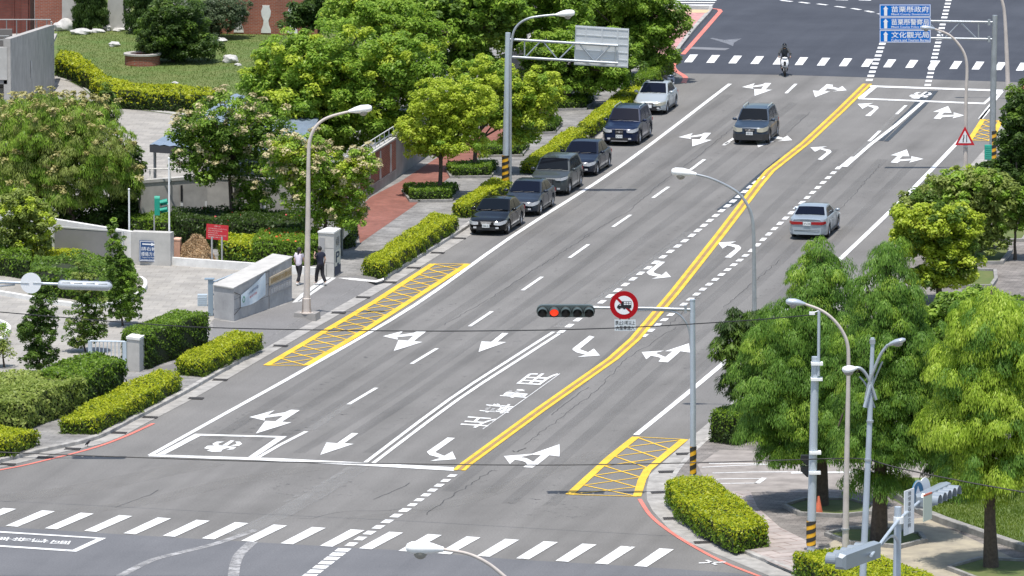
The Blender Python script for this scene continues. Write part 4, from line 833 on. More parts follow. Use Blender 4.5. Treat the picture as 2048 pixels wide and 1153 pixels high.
# grass blades on the lawns
def grass(name, poly, n, mats, size, z, parent=None):
    w = PL(poly, z); p2 = inpoly_samples([(p.x, p.y) for p in w], n); t = nz(unit(n) * .55 + np.array([0, 0, 1.]))
    pos = np.column_stack([p2, np.full(n, z + size * .6)]); L = size * (.5 + nrg.random(n)); lat = nz(np.cross(t, unit(n))) * (L * .22)[:, None]
    o = quads_object(name, pos, t * L[:, None], lat, mats); o['kind'] = 'stuff'; return o
L_GR = leafmat('grass_blade', [(.09, .15, .02), (.17, .25, .03), (.28, .34, .06)], nscale=.3)
L_GRD = leafmat('grass_blade_dry', [(.07, .12, .02), (.13, .19, .03), (.22, .25, .06)], nscale=.3)
grass('grass', [(1760, 965), (2400, 975), (2400, 1190), (2048, 1100), (1950, 1067), (1850, 1032), (1775, 990)], 45000, [L_GR], .06, .13)
grass('lawn_grass', [(112, 150), (165, 172), (200, 206), (385, 230), (500, 246), (700, 190), (760, -20), (120, -40)], 90000, [L_GRD], .045, .158)
LK = PL([(1752, 962), (1768, 984), (1800, 1005), (1850, 1036), (1950, 1072), (2048, 1105), (2200, 1155)], .12)
g = MB(); kerb(g, smooth_line(LK, 3), 0, .3, .1, .36); o = g.build('lawn_kerb', PITK); tag(o, 'segmented concrete kerb wall retaining the right-hand lawn', 'kerb wall')

# ---------------------------------------------------------------- walls, gate, garden
CONCW = mat('wall_concrete', (.46, .44, .41), .9, c2=(.31, .295, .275), scale=1.2)
CONCL = mat('light_concrete', (.52, .505, .475), .85, c2=(.40, .39, .365), scale=1.5)
CONCD = mat('dark_stained_concrete', (.33, .315, .295), .9, c2=(.22, .21, .20), scale=.9)
WHITEC = mat('white_render', (.74, .73, .70), .8, noise=.18, scale=2)
BRICK = brickmat('red_brick', (.36, .115, .07), (.28, .085, .055), (.30, .22, .18), 1.0, .26, .085, .012, 0, vert=True, dirt=.25)
STEELB = mat('pale_blue_steel', (.50, .58, .64), .45, .2)
GREYP = mat('grey_panel', (.22, .215, .21), .6, noise=.12, scale=1)
BLK = mat('black_plastic', (.018, .018, .02), .45)
def wall(name, label, a, b, h, th, m, zb=.15, cat='wall', extra=None, h2=None, group=None, cap=None):
    """straight wall from photo ground point a to b; returns thing, frame (x along, y away), length"""
    A, B = P(*a, zb), P(*b, zb); e = B - A; L_ = e.length; ang = math.atan2(e.y, e.x)
    t = thing(name, label, cat, (A.x, A.y, zb), ang, group)
    mb = MB(); h2 = h2 or h
    vs = [(0, 0, -.1), (L_, 0, -.1), (L_, th, -.1), (0, th, -.1), (0, 0, h), (L_, 0, h2), (L_, th, h2), (0, th, h)]
    mb.add(vs, [(0, 3, 2, 1), (4, 5, 6, 7), (0, 1, 5, 4), (1, 2, 6, 5), (2, 3, 7, 6), (3, 0, 4, 7)])
    mb.build('panel', m, t)
    if cap:
        c = MB(); s = math.atan2(h2 - h, L_); c.add([(-.03, -.04, h + .003), (L_ + .03, -.04, h2 + .003), (L_ + .03, th + .04, h2 + .003), (-.03, th + .04, h + .003), (-.03, -.04, h + cap[1]), (L_ + .03, -.04, h2 + cap[1]), (L_ + .03, th + .04, h2 + cap[1]), (-.03, th + .04, h + cap[1])], [(0, 3, 2, 1), (4, 5, 6, 7), (0, 1, 5, 4), (1, 2, 6, 5), (2, 3, 7, 6), (3, 0, 4, 7)])
        c.build('coping', cap[0], t)
    return t, L_
def hpx(px, y): return px / (S(P(1000, y).y) * .99)
# long concrete wall with dark slots (curves a little: two runs, one thing)
t, L_ = wall('retaining_wall', 'long stained concrete wall with dark narrow slots behind the garden trees', (283, 468), (415, 458), 2.35, .3, CONCW, cap=(CONCL, .14))
A2 = P(415, 458, .15); B2 = P(640, 462, .15); inv = (Matrix.Translation(t.location) @ Matrix.Rotation(t.rotation_euler.z, 4, 'Z')).inverted()
a_, b_ = inv @ A2, inv @ B2
mb = MB(); mb.add([(a_.x, a_.y, -.1), (b_.x, b_.y, -.1), (b_.x, b_.y + .3, -.1), (a_.x, a_.y + .3, -.1), (a_.x, a_.y, 2.35), (b_.x, b_.y, 2.2), (b_.x, b_.y + .3, 2.2), (a_.x, a_.y + .3, 2.35)], [(0, 3, 2, 1), (4, 5, 6, 7), (0, 1, 5, 4), (1, 2, 6, 5), (2, 3, 7, 6), (3, 0, 4, 7)]); mb.build('panel', CONCW, t)
mb = MB(); mb.add([(a_.x, a_.y - .04, 2.353), (b_.x, b_.y - .04, 2.203), (b_.x, b_.y + .34, 2.203), (a_.x, a_.y + .34, 2.353), (a_.x, a_.y - .04, 2.49), (b_.x, b_.y - .04, 2.34), (b_.x, b_.y + .34, 2.34), (a_.x, a_.y + .34, 2.49)], [(0, 3, 2, 1), (4, 5, 6, 7), (0, 1, 5, 4), (1, 2, 6, 5), (2, 3, 7, 6), (3, 0, 4, 7)]); mb.build('coping', CONCL, t)
for x in (367, 422, 478, 532, 585):
    p = inv @ P(x, 461 if x > 415 else 463, .15); yy = -.02 if x < 415 else a_.y + (b_.y - a_.y) * (p.x - a_.x) / (b_.x - a_.x) - .02
    m = MB(); m.box((p.x, yy, 1.75), (.09, .06, .75)); m.build('slot', BLK, t); m = MB(); m.box((p.x, yy - .004, .75), (.11, .06, 1.1)); m.build('pilaster', WHITEC, t)
# white wall with sloped top and the big grey sliding gate before it
t, L_ = wall('boundary_wall', 'white wall with a long sloping top behind the sliding gate', (-60, 505), (262, 530), 2.15, .25, WHITEC, h2=1.5)
gt = thing('sliding_gate', 'large plain grey sliding gate leaf in front of the white wall', 'gate', P(110, 521, .15)); 
A_, B_ = P(110, 521, 0), P(247, 531, 0); e = B_ - A_; gt.rotation_euler.z = math.atan2(e.y, e.x); w_ = e.length; hh = 1.42
m = MB(); m.box((w_ / 2, -.06, hh / 2 + .08), (w_, .07, hh)); m.build('panel', GREYP, gt)
fr = MB(); fr.box((.0, -.06, hh / 2 + .08), (.08, .11, hh + .1)); fr.box((w_, -.06, hh / 2 + .08), (.08, .11, hh + .1)); fr.box((w_ / 2, -.06, hh + .12), (w_, .1, .06)); fr.build('frame', mat('grey_frame', (.52, .52, .5), .5), gt)
t, L_ = wall('low_wall', 'low white kerb wall running below the sliding gate', (-80, 508), (236, 538), .32, .2, WHITEC)
# gate wall with the blue guidance sign
t, L_ = wall('gate_wall', 'pale concrete gate wall carrying the blue guidance sign', (262, 530), (341, 533), 1.5, .55, CONCL)
sg = thing('guidance_sign', 'square blue sign with white arrow and two lines of characters on the gate wall', 'sign', (0, 0, 0))
Ys = P(300, 531.5, .15).y - .04; q = [V(278, 523, Ys), V(316, 524.5, Ys), V(317, 483, Ys), V(279, 481, Ys)]
SBLUE = mat('sign_blue', (.025, .075, .20), .45); SWHITE = mat('sign_white', (.82, .83, .84), .4)
sg.location = (q[0] + q[2]) / 2
def panel(name, q, m, par, th=.03, front=(0, -1, 0)):
    f = Vector(front) * th; b = MB(); b.add(list(q) + [p - f for p in q], [(0, 1, 2, 3), (7, 6, 5, 4), (0, 4, 5, 1), (1, 5, 6, 2), (2, 6, 7, 3), (3, 7, 4, 0)]); return up(b.build(name, m), par)
def inner(q, u0, v0, u1, v1, off=.006):
    a, b, c, d = q; n = (b - a).cross(d - a).normalized()
    f = lambda u, v: (a * (1 - u) + b * u) * (1 - v) + (d * (1 - u) + c * u) * v + n * off
    return [f(u0, v0), f(u1, v0), f(u1, v1), f(u0, v1)]
def rect_on(mb, q, u0, v0, u1, v1, off=.006): mb.add(inner(q, u0, v0, u1, v1, off), [(0, 1, 2, 3)])
def poly_on(mb, q, pts, off=.006):
    a, b, c, d = q; n = (b - a).cross(d - a).normalized(); P3 = [(a * (1 - u) + b * u) * (1 - v) + (d * (1 - u) + c * u) * v + n * off for u, v in pts]
    tr = tessellate_polygon([P3]); mb.add(P3, [tuple(t) for t in tr])
def frame_on(mb, q, u0, v0, u1, v1, w, wv=None, off=.006):
    wv = wv or w
    for r in ((u0, v0, u1, v0 + wv), (u0, v1 - wv, u1, v1), (u0, v0 + wv, u0 + w, v1 - wv), (u1 - w, v0 + wv, u1, v1 - wv)): rect_on(mb, q, *r, off)
panel('plate', q, SBLUE, sg)
m = MB(); frame_on(m, q, .03, .03, .97, .97, .025); poly_on(m, q, [(.15, .80), (.62, .80), (.62, .75), (.86, .83), (.62, .91), (.62, .86), (.15, .86)])
text_quad(m, '請右轉', inner(q, .1, .52, .9, .70)); text_quad(m, '遵循方向', inner(q, .1, .27, .9, .46)); text_quad(m, 'Please Turn Right', inner(q, .16, .16, .84, .23)); text_quad(m, 'and Follow Directions', inner(q, .12, .06, .88, .13)); up(m.build('lettering', SWHITE), sg)
# round white kerb of the planted island
LR = smooth_line(PL([(-60, 585), (0, 592), (60, 602), (120, 612), (200, 618), (260, 604), (290, 585), (294, 570), (285, 562)], .15), 5)
g = MB(); kerb(g, LR, .0, .16, .1, .36); o = g.build('planter_kerb', WHITEC); tag(o, 'curved white kerb around the planted island inside the gate', 'kerb')
LR = smooth_line(PL([(-40, 700), (0, 688), (18, 672), (22, 660), (10, 650), (-10, 645), (-40, 645)], .15), 5)
g = MB(); kerb(g, LR, .0, .2, .1, .32); o = g.build('planter_kerb', WHITEC); tag(o, 'small rounded white kerb at the left picture edge', 'kerb')
# low white wall in front of the hedges
t, L_ = wall('low_wall', 'low white wall in front of the flowering hedge', (338, 531), (630, 552), .36, .22, WHITEC)
# pink pillar, straw heap
def pillar(name, label, cat, foot, h, m, capm=None, zb=.15, caph=.06, part='shaft'):
    w = [P(x, y, zb) for x, y in foot]; c = sum(w, Vector()) / len(w); t = thing(name, label, cat, (c.x, c.y, zb))
    b = MB(); b.prism([(p.x - c.x, p.y - c.y) for p in w], -.05, h); b.build(part, m, t)
    if capm: b = MB(); b.prism([((p.x - c.x) * 1.05, (p.y - c.y) * 1.05) for p in w], h + .003, h + caph); b.build('cap', capm, t)
    return t
pillar('bollard_post', 'salmon pink square post beside the gate wall', 'post', [(343, 525), (360, 526), (363, 522), (346, 521)], 1.0, mat('salmon_paint', (.62, .36, .25), .7, noise=.15, scale=3), mat('salmon_cap', (.68, .42, .30), .7))
hp = thing('straw_heap', 'heap of dry straw and clippings behind the pink post', 'heap', P(392, 522, .15)); k = 9000
b0 = P(392, 522, .15); aa = nrg.random(k) * 6.283; rr = np.sqrt(nrg.random(k)); x_ = np.cos(aa) * rr * .85; y_ = np.sin(aa) * rr * 1.4; z_ = .95 * np.clip(1 - rr ** 2, 0, 1) ** .8 * (1 + .22 * np.sin(aa * 3 + rr * 5))
pos = np.column_stack([x_, y_, z_ + .03 * nrg.normal(size=k)]); tt = nz(unit(k) + np.array([0, 0, .1])); quads_object('straw', pos, tt * .10, nz(np.cross(tt, unit(k))) * .018, [leafmat('straw', [(.26, .17, .09), (.50, .35, .20), (.68, .52, .32)], trans=.1)], hp)
b = MB(); b.lathe([(.8 * math.cos(i * .26), .62 * math.sin(i * .26)) for i in range(6)] + [(.02, .63)], 16, Matrix.Diagonal((1, 1.5, 1, 1))); b.build('heap_body', mat('straw_body', (.16, .11, .06), 1), hp)
# monument wall with name plaques and banner
A_, B_, C_, D_ = P(428, 637, .15), P(468, 643, .15), P(584, 602, .15), P(545, 597, .15)
mw = thing('name_wall', 'grey concrete entrance wall with name plaques and a hanging banner', 'entrance wall', tuple(A_))
Yz = lambda p, ytop, x: V(x, ytop, p.y).z
zs = [1.42, 1.40, 1.90, 1.92]; foot = [A_, B_, C_, D_]
b = MB(); b.add([Vector((p.x, p.y, .05)) for p in foot] + [Vector((p.x, p.y, .15 + z)) for p, z in zip(foot, zs)], [(0, 1, 2, 3), (7, 6, 5, 4), (0, 4, 5, 1), (1, 5, 6, 2), (2, 6, 7, 3), (3, 7, 4, 0)]); up(b.build('wall_body', mat('exposed_concrete', (.42, .42, .42), .85, c2=(.27, .27, .275), scale=1.3)), mw)
b = MB(); ctr = sum(foot, Vector()) / 4; b.add([Vector((p.x + (p.x - ctr.x) * .03, p.y + (p.y - ctr.y) * .015, .153 + z)) for p, z in zip(foot, zs)] + [Vector((p.x + (p.x - ctr.x) * .03, p.y + (p.y - ctr.y) * .015, .20 + z)) for p, z in zip(foot, zs)], [(0, 1, 2, 3), (7, 6, 5, 4), (0, 4, 5, 1), (1, 5, 6, 2), (2, 6, 7, 3), (3, 7, 4, 0)]); up(b.build('coping', CONCL), mw)
Q = [Vector((B_.x, B_.y, .15)), Vector((C_.x, C_.y, .15)), Vector((C_.x, C_.y, .15 + zs[2])), Vector((B_.x, B_.y, .15 + zs[1]))]
b = MB()
for v in (.34, .66): rect_on(b, Q, 0, v - .006, 1, v + .006, .004)
rect_on(b, Q, .595, 0, .605, 1, .004); up(b.build('joint', mat('joint_dark', (.12, .12, .12), .9)), mw)
def plate(u0, v0, u1, v1, m, nm, off=.04):
    q = inner(Q, u0, v0, u1, v1, off); n = (q[1] - q[0]).cross(q[3] - q[0]).normalized(); f = MB(); f.add(q + [p - n * (off - .004) for p in q], [(0, 1, 2, 3), (7, 6, 5, 4), (0, 4, 5, 1), (1, 5, 6, 2), (2, 6, 7, 3), (3, 7, 4, 0)]); o = up(f.build(nm, m), mw); return q, o
q, o1 = plate(.60, .60, .985, .80, mat('sand_stone', (.50, .42, .30), .8, noise=.2, scale=4), 'upper_plaque')
m = MB(); text_quad(m, '苗栗縣政府文化觀光局', inner(q, .05, .18, .95, .82), .01); up(m.build('lettering', mat('brass_letters', (.30, .19, .05), .5, .4)), mw)
q, o1 = plate(.60, .34, .985, .54, mat('grey_granite', (.30, .30, .31), .7, noise=.25, scale=6), 'lower_plaque')
m = MB(); text_quad(m, '苗栗縣政府稅務局', inner(q, .05, .18, .95, .82), .01); up(m.build('lettering', mat('grey_letters', (.55, .55, .55), .5)), mw)
b = MB(); text_quad(b, '苗栗縣', inner(Q, .66, .83, .80, .90, .02)); up(b.build('lettering', mat('grey_letters2', (.55, .55, .55), .5)), mw)
# banner: sagging cloth held at four corners
def bpt(u, v):
    a, b_, c, d = Q; n = (b_ - a).cross(d - a).normalized(); sag = .05 * math.sin(math.pi * u); uu = .10 + .42 * u
    vv = .36 + .36 * v + (.22 * u) * (v * 1.0 + .0) + .06 * u - sag * (1.4 - v)
    return (a * (1 - uu) + b_ * uu) * (1 - vv) + (d * (1 - uu) + c * uu) * vv + n * (.05 + .03 * math.sin(u * 9) * math.sin(v * 3))
bn = thing('banner', 'pale blue sagging event banner tied across the entrance wall', 'banner', tuple(bpt(.5, .5)))
b = MB(); b.grid([[bpt(i / 14, j / 6) for i in range(15)] for j in range(7)]); b.grid([[bpt(i / 14, j / 6) + Vector((.004, .008, 0)) for i in range(14, -1, -1)] for j in range(7)])
up(b.build('cloth', mat('banner_cloth', (.52, .62, .70), .8, c2=(.66, .72, .76), scale=3), smooth=60), bn)
b = MB(); f = lambda u, v: bpt(u, v) + Vector((.004, -.012, 0))
for (u0, u1, v0, v1) in ((.3, .62, .62, .78),): 
    for k, ch in enumerate('文化觀光節'): text_quad(b, ch, [f(u0 + k * .085, v0), f(u0 + k * .085 + .075, v0), f(u0 + k * .085 + .075, v1), f(u0 + k * .085, v1)])
up(b.build('lettering', mat('navy_ink', (.04, .07, .18), .7)), bn)
b = MB(); text_quad(b, '歡迎光臨', [f(.36, .38), f(.66, .38), f(.66, .50), f(.36, .50)]); up(b.build('red_lettering', mat('red_ink', (.55, .06, .06), .7)), bn)
b = MB(); b.add([f(.10 + .05 * math.cos(a * .5236), .55 + .25 * math.sin(a * .5236)) for a in range(12)] + [f(.10 + .03 * math.cos(a * .5236), .55 + .16 * math.sin(a * .5236)) for a in range(12)], [(i, (i + 1) % 12, 12 + (i + 1) % 12, 12 + i) for i in range(12)]); up(b.build('ring_mark', mat('green_ink', (.10, .32, .22), .7)), bn)
b = MB(); b.tube([bpt(0, 1), inner(Q, .0, .9, .02, .95, .02)[0]], .012, 5); b.tube([bpt(1, 1), inner(Q, .6, .97, .62, .98, .03)[0]], .012, 5); b.tube([bpt(0, 0), inner(Q, .0, .2, .02, .3, .02)[0]], .012, 5); up(b.build('rope', BLK), bn)
# sliding rail gate behind the monument wall
sr = thing('rail_gate', 'pale blue steel sliding gate lying behind the entrance wall', 'gate', tuple(P(430, 640, .15)))
b = MB()
G1, G2 = P(424, 632, .15), P(545, 585, .15)
for z in (.25, .9, 1.45): b.tube([G1 + Vector((0, 0, z)), G2 + Vector((0, 0, z))], .035, 6)
for k in range(12): p = G1.lerp(G2, k / 11); b.tube([p + Vector((0, 0, .25)), p + Vector((0, 0, 1.45))], .02, 5)
up(b.build('bars', STEELB), sr)
b = MB(); b.box((G1.x - .05, G1.y, .95), (.22, .3, 1.55)); b.box((G1.x - .1, G1.y, 1.76), (.42, .4, .04)); up(b.build('post', mat('steel_blue_grey', (.30, .38, .45), .4, .3)), sr)
bx = thing('motor_box', 'small light blue ribbed box by the gate end', 'box', tuple(P(405, 612, .15))); b = MB(); c = P(405, 612, .15); b.box((c.x, c.y, .4), (.42, .35, .5)); 
for k in range(4): b.box((c.x, c.y - .18, .25 + k * .09), (.38, .02, .03))
up(b.build('casing', STEELB), bx)
# track strip
g = MB(); g.poly(PL([(584, 606), (600, 590), (646, 556), (662, 553), (672, 556), (604, 603)], .158)); o = g.build('gate_track', mat('white_track', (.56, .56, .54), .8, noise=.2, scale=5)); o['kind'] = 'structure'
line('track_groove', [(596, 603), (640, 570), (662, 556)], .05, BLK, None, .162); bpy.context.scene.objects['track_groove']['kind'] = 'structure'
# P pillar
w = [P(637, 554, .15), P(668, 556, .15), P(681, 548, .15), P(655, 546, .15)]
pp = thing('parking_pillar', 'square pale concrete pillar with a big letter P on its side', 'pillar', tuple(w[0]))
b = MB(); b.prism([(p.x, p.y) for p in w], .1, 2.12); up(b.build('shaft', CONCL), pp)
b = MB(); c = sum(w, Vector()) / 4; b.prism([(c.x + (p.x - c.x) * 1.06, c.y + (p.y - c.y) * 1.06) for p in w], 2.123, 2.2); up(b.build('cap', WHITEC), pp)
Qf = [Vector((w[0].x, w[0].y, .15)), Vector((w[1].x, w[1].y, .15)), Vector((w[1].x, w[1].y, 2.12)), Vector((w[0].x, w[0].y, 2.12))]
Qs = [Vector((w[1].x, w[1].y, .15)), Vector((w[2].x, w[2].y, .15)), Vector((w[2].x, w[2].y, 2.12)), Vector((w[1].x, w[1].y, 2.12))]
b = MB(); q = inner(Qf, .08, .62, .42, .90, .03); b.add(q + [p + Vector((0, .03, 0)) for p in q], [(0, 1, 2, 3), (0, 4, 5, 1), (1, 5, 6, 2), (2, 6, 7, 3), (3, 7, 4, 0)]); up(b.build('meter_box', mat('box_grey', (.33, .33, .33), .5)), pp)
b = MB(); rect_on(b, Qf, .0, .33, 1, .337, .004); rect_on(b, Qf, .0, .66, 1, .667, .004); rect_on(b, Qf, .50, .03, .53, .30, .01); up(b.build('joint', MATS['joint_dark']), pp)
b = MB(); rect_on(b, Qs, .05, .03, .98, .60, .012); up(b.build('sign_plate', mat('p_plate', (.62, .60, .52), .6)), pp)
b = MB(); text_quad(b, 'P', inner(Qs, .22, .32, .82, .56, .02), .02); rect_on(b, Qs, .05, .03, .98, .24, .02); rect_on(b, Qs, .45, .24, .7, .29, .02); up(b.build('lettering', mat('ink_dark', (.035, .05, .09), .6)), pp)
b = MB(); text_quad(b, '停車場', inner(Qs, .25, .66, .80, .9, .02), .01); up(b.build('upper_lettering', mat('ink_grey', (.12, .13, .15), .6)), pp)
# glass notice case
w0, w1 = P(684, 512, .15), P(707, 490, .15)
nc = thing('notice_case', 'weathered glass notice case on posts beside the brick path', 'notice case', tuple(w0))
for w_p in (w0, w1): b = MB(); b.tube([w_p, w_p + Vector((0, 0, 1.95))], .05, 6); up(b.build('post', mat('zinc_dark', (.22, .23, .23), .5, .4)), nc)
q = [w0 + Vector((.03, 0, .75)), w1 + Vector((0, 0, .75)), w1 + Vector((0, 0, 1.85)), w0 + Vector((.03, 0, 1.85))]; n = (q[1] - q[0]).cross(q[3] - q[0]).normalized()
b = MB(); b.add([p - n * .08 for p in q] + [p + n * .02 for p in q], [(3, 2, 1, 0), (4, 5, 6, 7), (0, 4, 5, 1), (1, 5, 6, 2), (2, 6, 7, 3), (3, 7, 4, 0)]); up(b.build('case', mat('aluminium_worn', (.42, .44, .44), .4, .5)), nc)
b = MB(); q2 = inner(q, .05, .06, .95, .94, .03); b.add(q2, [(0, 1, 2, 3)]); up(b.build('glass_pane', mat('case_glass', (.22, .30, .26), .12)), nc)
b = MB(); ce = (w0 + w1) / 2; b.box((ce.x, ce.y, 2.02), ((w1 - w0).length + .3, .5, .05), math.atan2(w1.y - w0.y, w1.x - w0.x)); up(b.build('roof', MATS['aluminium_worn']), nc)
# red notice board on two posts
nb = thing('notice_board', 'red notice board with white lettering on two grey posts', 'notice board', tuple(P(435, 529, .15))); Yb = P(435, 529, .15).y
q = [V(412, 478, Yb), V(456, 482, Yb), V(457, 452, Yb), V(413, 448, Yb)]
panel('board', q, mat('board_red', (.50, .02, .03), .55), nb)
b = MB(); text_quad(b, '重要公告', inner(q, .36, .84, .64, .94)); 
for k, s_ in enumerate(('本停車場開放時間上午七時至下午六時', '請勿於非開放時間停放車輛', '違者依規定拖吊處理', '車輛請勿逆向行駛', '管理單位')): text_quad(b, s_, inner(q, .08, .68 - k * .14, .92 - (k % 3) * .2, .76 - k * .14))
up(b.build('lettering', mat('faded_white_ink', (.70, .45, .42), .6)), nb)
for x in (424, 444):
    b = MB(); p = P(x, 529, .15); b.tube([p, p + Vector((0, 0, 1.25))], .045, 6); up(b.build('post', mat('post_grey', (.42, .42, .42), .5, .2)), nb)
# gate pillar and little gate at the left front
w = [P(254, 742, .15), P(279, 745, .15), P(291, 738, .15), P(266, 735, .15)]
t = thing('gate_pillar', 'square pale concrete pillar at the end of the tall square hedge', 'pillar', tuple(w[0])); b = MB(); b.prism([(p.x, p.y) for p in w], .1, 1.48); up(b.build('shaft', CONCL), t)
c = sum(w, Vector()) / 4; b = MB(); b.prism([(c.x + (p.x - c.x) * 1.08, c.y + (p.y - c.y) * 1.08) for p in w], 1.483, 1.58); up(b.build('cap', WHITEC), t)
sgt = thing('small_gate', 'low pale blue barred gate beside the concrete pillar', 'gate', tuple(P(252, 742, .15))); G1, G2 = P(180, 741, .15), P(250, 742, .15); 
for z in (.25, 1.22): b = MB(); b.tube([G1 + Vector((0, 0, z)), G2 + Vector((0, 0, z))], .035, 6); up(b.build('rail', STEELB), sgt)
for k in range(9): p = G1.lerp(G2, (k + .5) / 9); b = MB(); b.tube([p + Vector((0, 0, .25)), p + Vector((0, 0, 1.22))], .022, 5); up(b.build('bar', STEELB), sgt)
for p in (G1, G2): b = MB(); b.box((p.x, p.y, .7), (.14, .1, 1.35)); up(b.build('post', STEELB), sgt)
# thin white poles and the green pedestrian signal
for x, yb, yt, lab in ((259, 525, 380, 'shorter thin white pole in front of the gate wall'), (339, 528, 318, 'taller thin white pole at the right end of the gate wall')):
    p = P(x, yb, .15); t = thing('flag_pole', lab, 'pole', tuple(p)); h = V(x, yt, p.y).z; b = MB(); b.tube([p, Vector((p.x, p.y, h))], [.045, .035], 8); up(b.build('shaft', mat('white_enamel', (.80, .80, .80), .4)), t); b = MB(); b.ball((p.x, p.y, h + .02), .05, 8, 6); up(b.build('finial', MATS['white_enamel']), t)
p = P(309, 523, .15); t = thing('exit_signal', 'green two-lens signal head on a thin post above the gate wall', 'signal', tuple(p)); SG = mat('signal_green_paint', (.01, .28, .19), .4)
b = MB(); zt = V(309, 430, p.y).z; b.tube([p, Vector((p.x, p.y, zt))], .035, 6); up(b.build('post', MATS['post_grey']), t)
b = MB(); b.box((p.x + .14, p.y, zt + .35), (.24, .3, .72)); b.lathe([(.15, 0), (.15, .24)], 14, Matrix.Translation((p.x + .02, p.y, zt + .71)) @ Matrix.Rotation(R(90), 4, 'Y')); up(b.build('housing', SG), t)
for dz in (.18, .52):
    M_ = Matrix.Translation((p.x + .28, p.y - .08, zt + dz)) @ Matrix.Rotation(R(78), 4, 'Y') @ Matrix.Rotation(0, 4, 'Z')
    b = MB(); n = 14; vs = []
    for z, r in ((0, .15), (.34, .16)):
        for j in range(n + 1): a = R(-20 + 220 * j / n) + R(60); vs.append((r * math.cos(a), r * math.sin(a), z))
    b.add(vs, [(j, j + 1, n + 2 + j, n + 1 + j) for j in range(n)], M_); b.add([(v[0] * .95, v[1] * .95, v[2]) for v in vs], [(n + 1 + j, n + 2 + j, j + 1, j) for j in range(n)], M_)
    up(b.build('visor', SG), t); b = MB(); b.lathe([(.14, 0), (.13, .03)], 14, M_); up(b.build('lens', BLK), t)
# brick garden wall with vase cut-outs beside the pavement
t, L_ = wall('brick_wall', 'red brick wall with pale vase shapes and railing beside the brick path', (680, 432), (792, 358), 1.95, .25, BRICK, cap=(CONCL, .08), group=None)
WSP = mat('vase_render', (.52, .51, .48), .85, noise=.2, scale=3)
def vase(par, x, z0, h, w, y=-.03, name='vase_panel', m=WSP):
    prof = [(.0, .62), (.12, .60), (.28, .38), (.45, .30), (.62, .55), (.78, .62), (.88, .50), (.94, .42), (1.0, .46)]
    L1 = [(x - w * r * .5 * 1.2, z0 + h * v) for v, r in prof]; R1_ = [(x + w * r * .5 * 1.2, z0 + h * v) for v, r in reversed(prof)]; pts = L1 + R1_
    P3 = [Vector((a, y, z)) for a, z in pts]; P4 = [Vector((a, y + .028, z)) for a, z in pts]; n = len(pts)
    b = MB(); tr = tessellate_polygon([P3]); b.add(P3, [tuple(q) for q in tr]); b.add(P3 + P4, [(i, (i + 1) % n, n + (i + 1) % n, n + i) for i in range(n)]); return b.build(name, m, par)
b = MB(); b.box((L_ / 2, -.02, .2), (L_, .06, .55)); b.build('plinth', CONCD, t)
for k in range(5): vase(t, L_ * (.14 + .19 * k), .5, 1.35, .5)
r = MB()
for z in (.25, .55): r.tube([(0, .12, 2.0 + z), (L_, .12, 2.0 + z)], .025, 6)
for k in range(13): r.tube([(L_ * k / 12, .12, 2.0), (L_ * k / 12, .12, 2.57)], .022, 5)
r.build('railing', mat('railing_paint', (.62, .63, .62), .5), t)
t, L_ = wall('side_wall', 'grey stained concrete wall continuing from the brick wall along the path', (792, 358), (965, 232), 2.1, .25, CONCD, cap=(CONCW, .06))
t, L_ = wall('side_wall', 'grey concrete wall between the far street trees and the dark garden trees', (965, 232), (1180, 70), 2.1, .25, CONCD, cap=(CONCW, .06))
# blue canopy roof
cn = thing('canopy', 'pale blue metal canopy roof under the wide green tree', 'canopy', tuple(P(400, 330, .15)))
za = 2.9; c4 = [P(300, 405, .15), P(600, 428, .15), P(640, 350, .15), P(470, 302, .15)]
b = MB(); top = [Vector((p.x, p.y, za + (.1 if i > 1 else 0))) for i, p in enumerate(c4)]
rows = [[top[0].lerp(top[1], i / 30) + Vector((0, 0, .05 * (i % 2))) for i in range(31)], [top[3].lerp(top[2], i / 30) + Vector((0, 0, .05 * (i % 2))) for i in range(31)]]; b.grid(rows); b.grid([[p - Vector((0, 0, .08)) for p in reversed(r_)] for r_ in rows])
up(b.build('roof', mat('blue_metal_sheet', (.24, .30, .38), .45, .2, noise=.2, scale=1)), cn)
b = MB(); e = top[1] - top[0]; b.add([top[0] - Vector((0, .05, .35)), top[1] - Vector((0, .05, .35)), top[1] + Vector((0, -.05, .0)), top[0] + Vector((0, -.05, .0))], [(0, 1, 2, 3)]); b.add([p + Vector((0, .12, 0)) for p in (top[0] - Vector((0, 0, .35)), top[1] - Vector((0, 0, .35)), top[1], top[0])], [(3, 2, 1, 0)]); up(b.build('fascia', mat('dark_fascia', (.05, .05, .055), .6)), cn)
for i, p in enumerate(c4): b = MB(); q = p.lerp(sum(c4, Vector()) / 4, .05); b.tube([q, Vector((q.x, q.y, za - .05 + (.1 if i > 1 else 0)))], .07, 8); up(b.build('post', MATS['zinc_dark']), cn)
# small white rail near the canopy and the guard barrier post
t = thing('guard_rail', 'white pipe guard rail on top of the concrete wall end', 'railing', tuple(P(280, 430, .15))); b = MB(); Yr = P(283, 466, .15).y + .2; pts = [V(x, 350, Yr).x for x in (273, 300, 341, 380)]; z0 = 2.5
b.tube([(pts[0], Yr, z0 + .62), (pts[3], Yr - .3, z0 + .62)], .03, 6)
for x in pts: b.tube([(x, Yr, z0), (x, Yr, z0 + .62)], .03, 6)
up(b.build('rail', WHITEC), t)
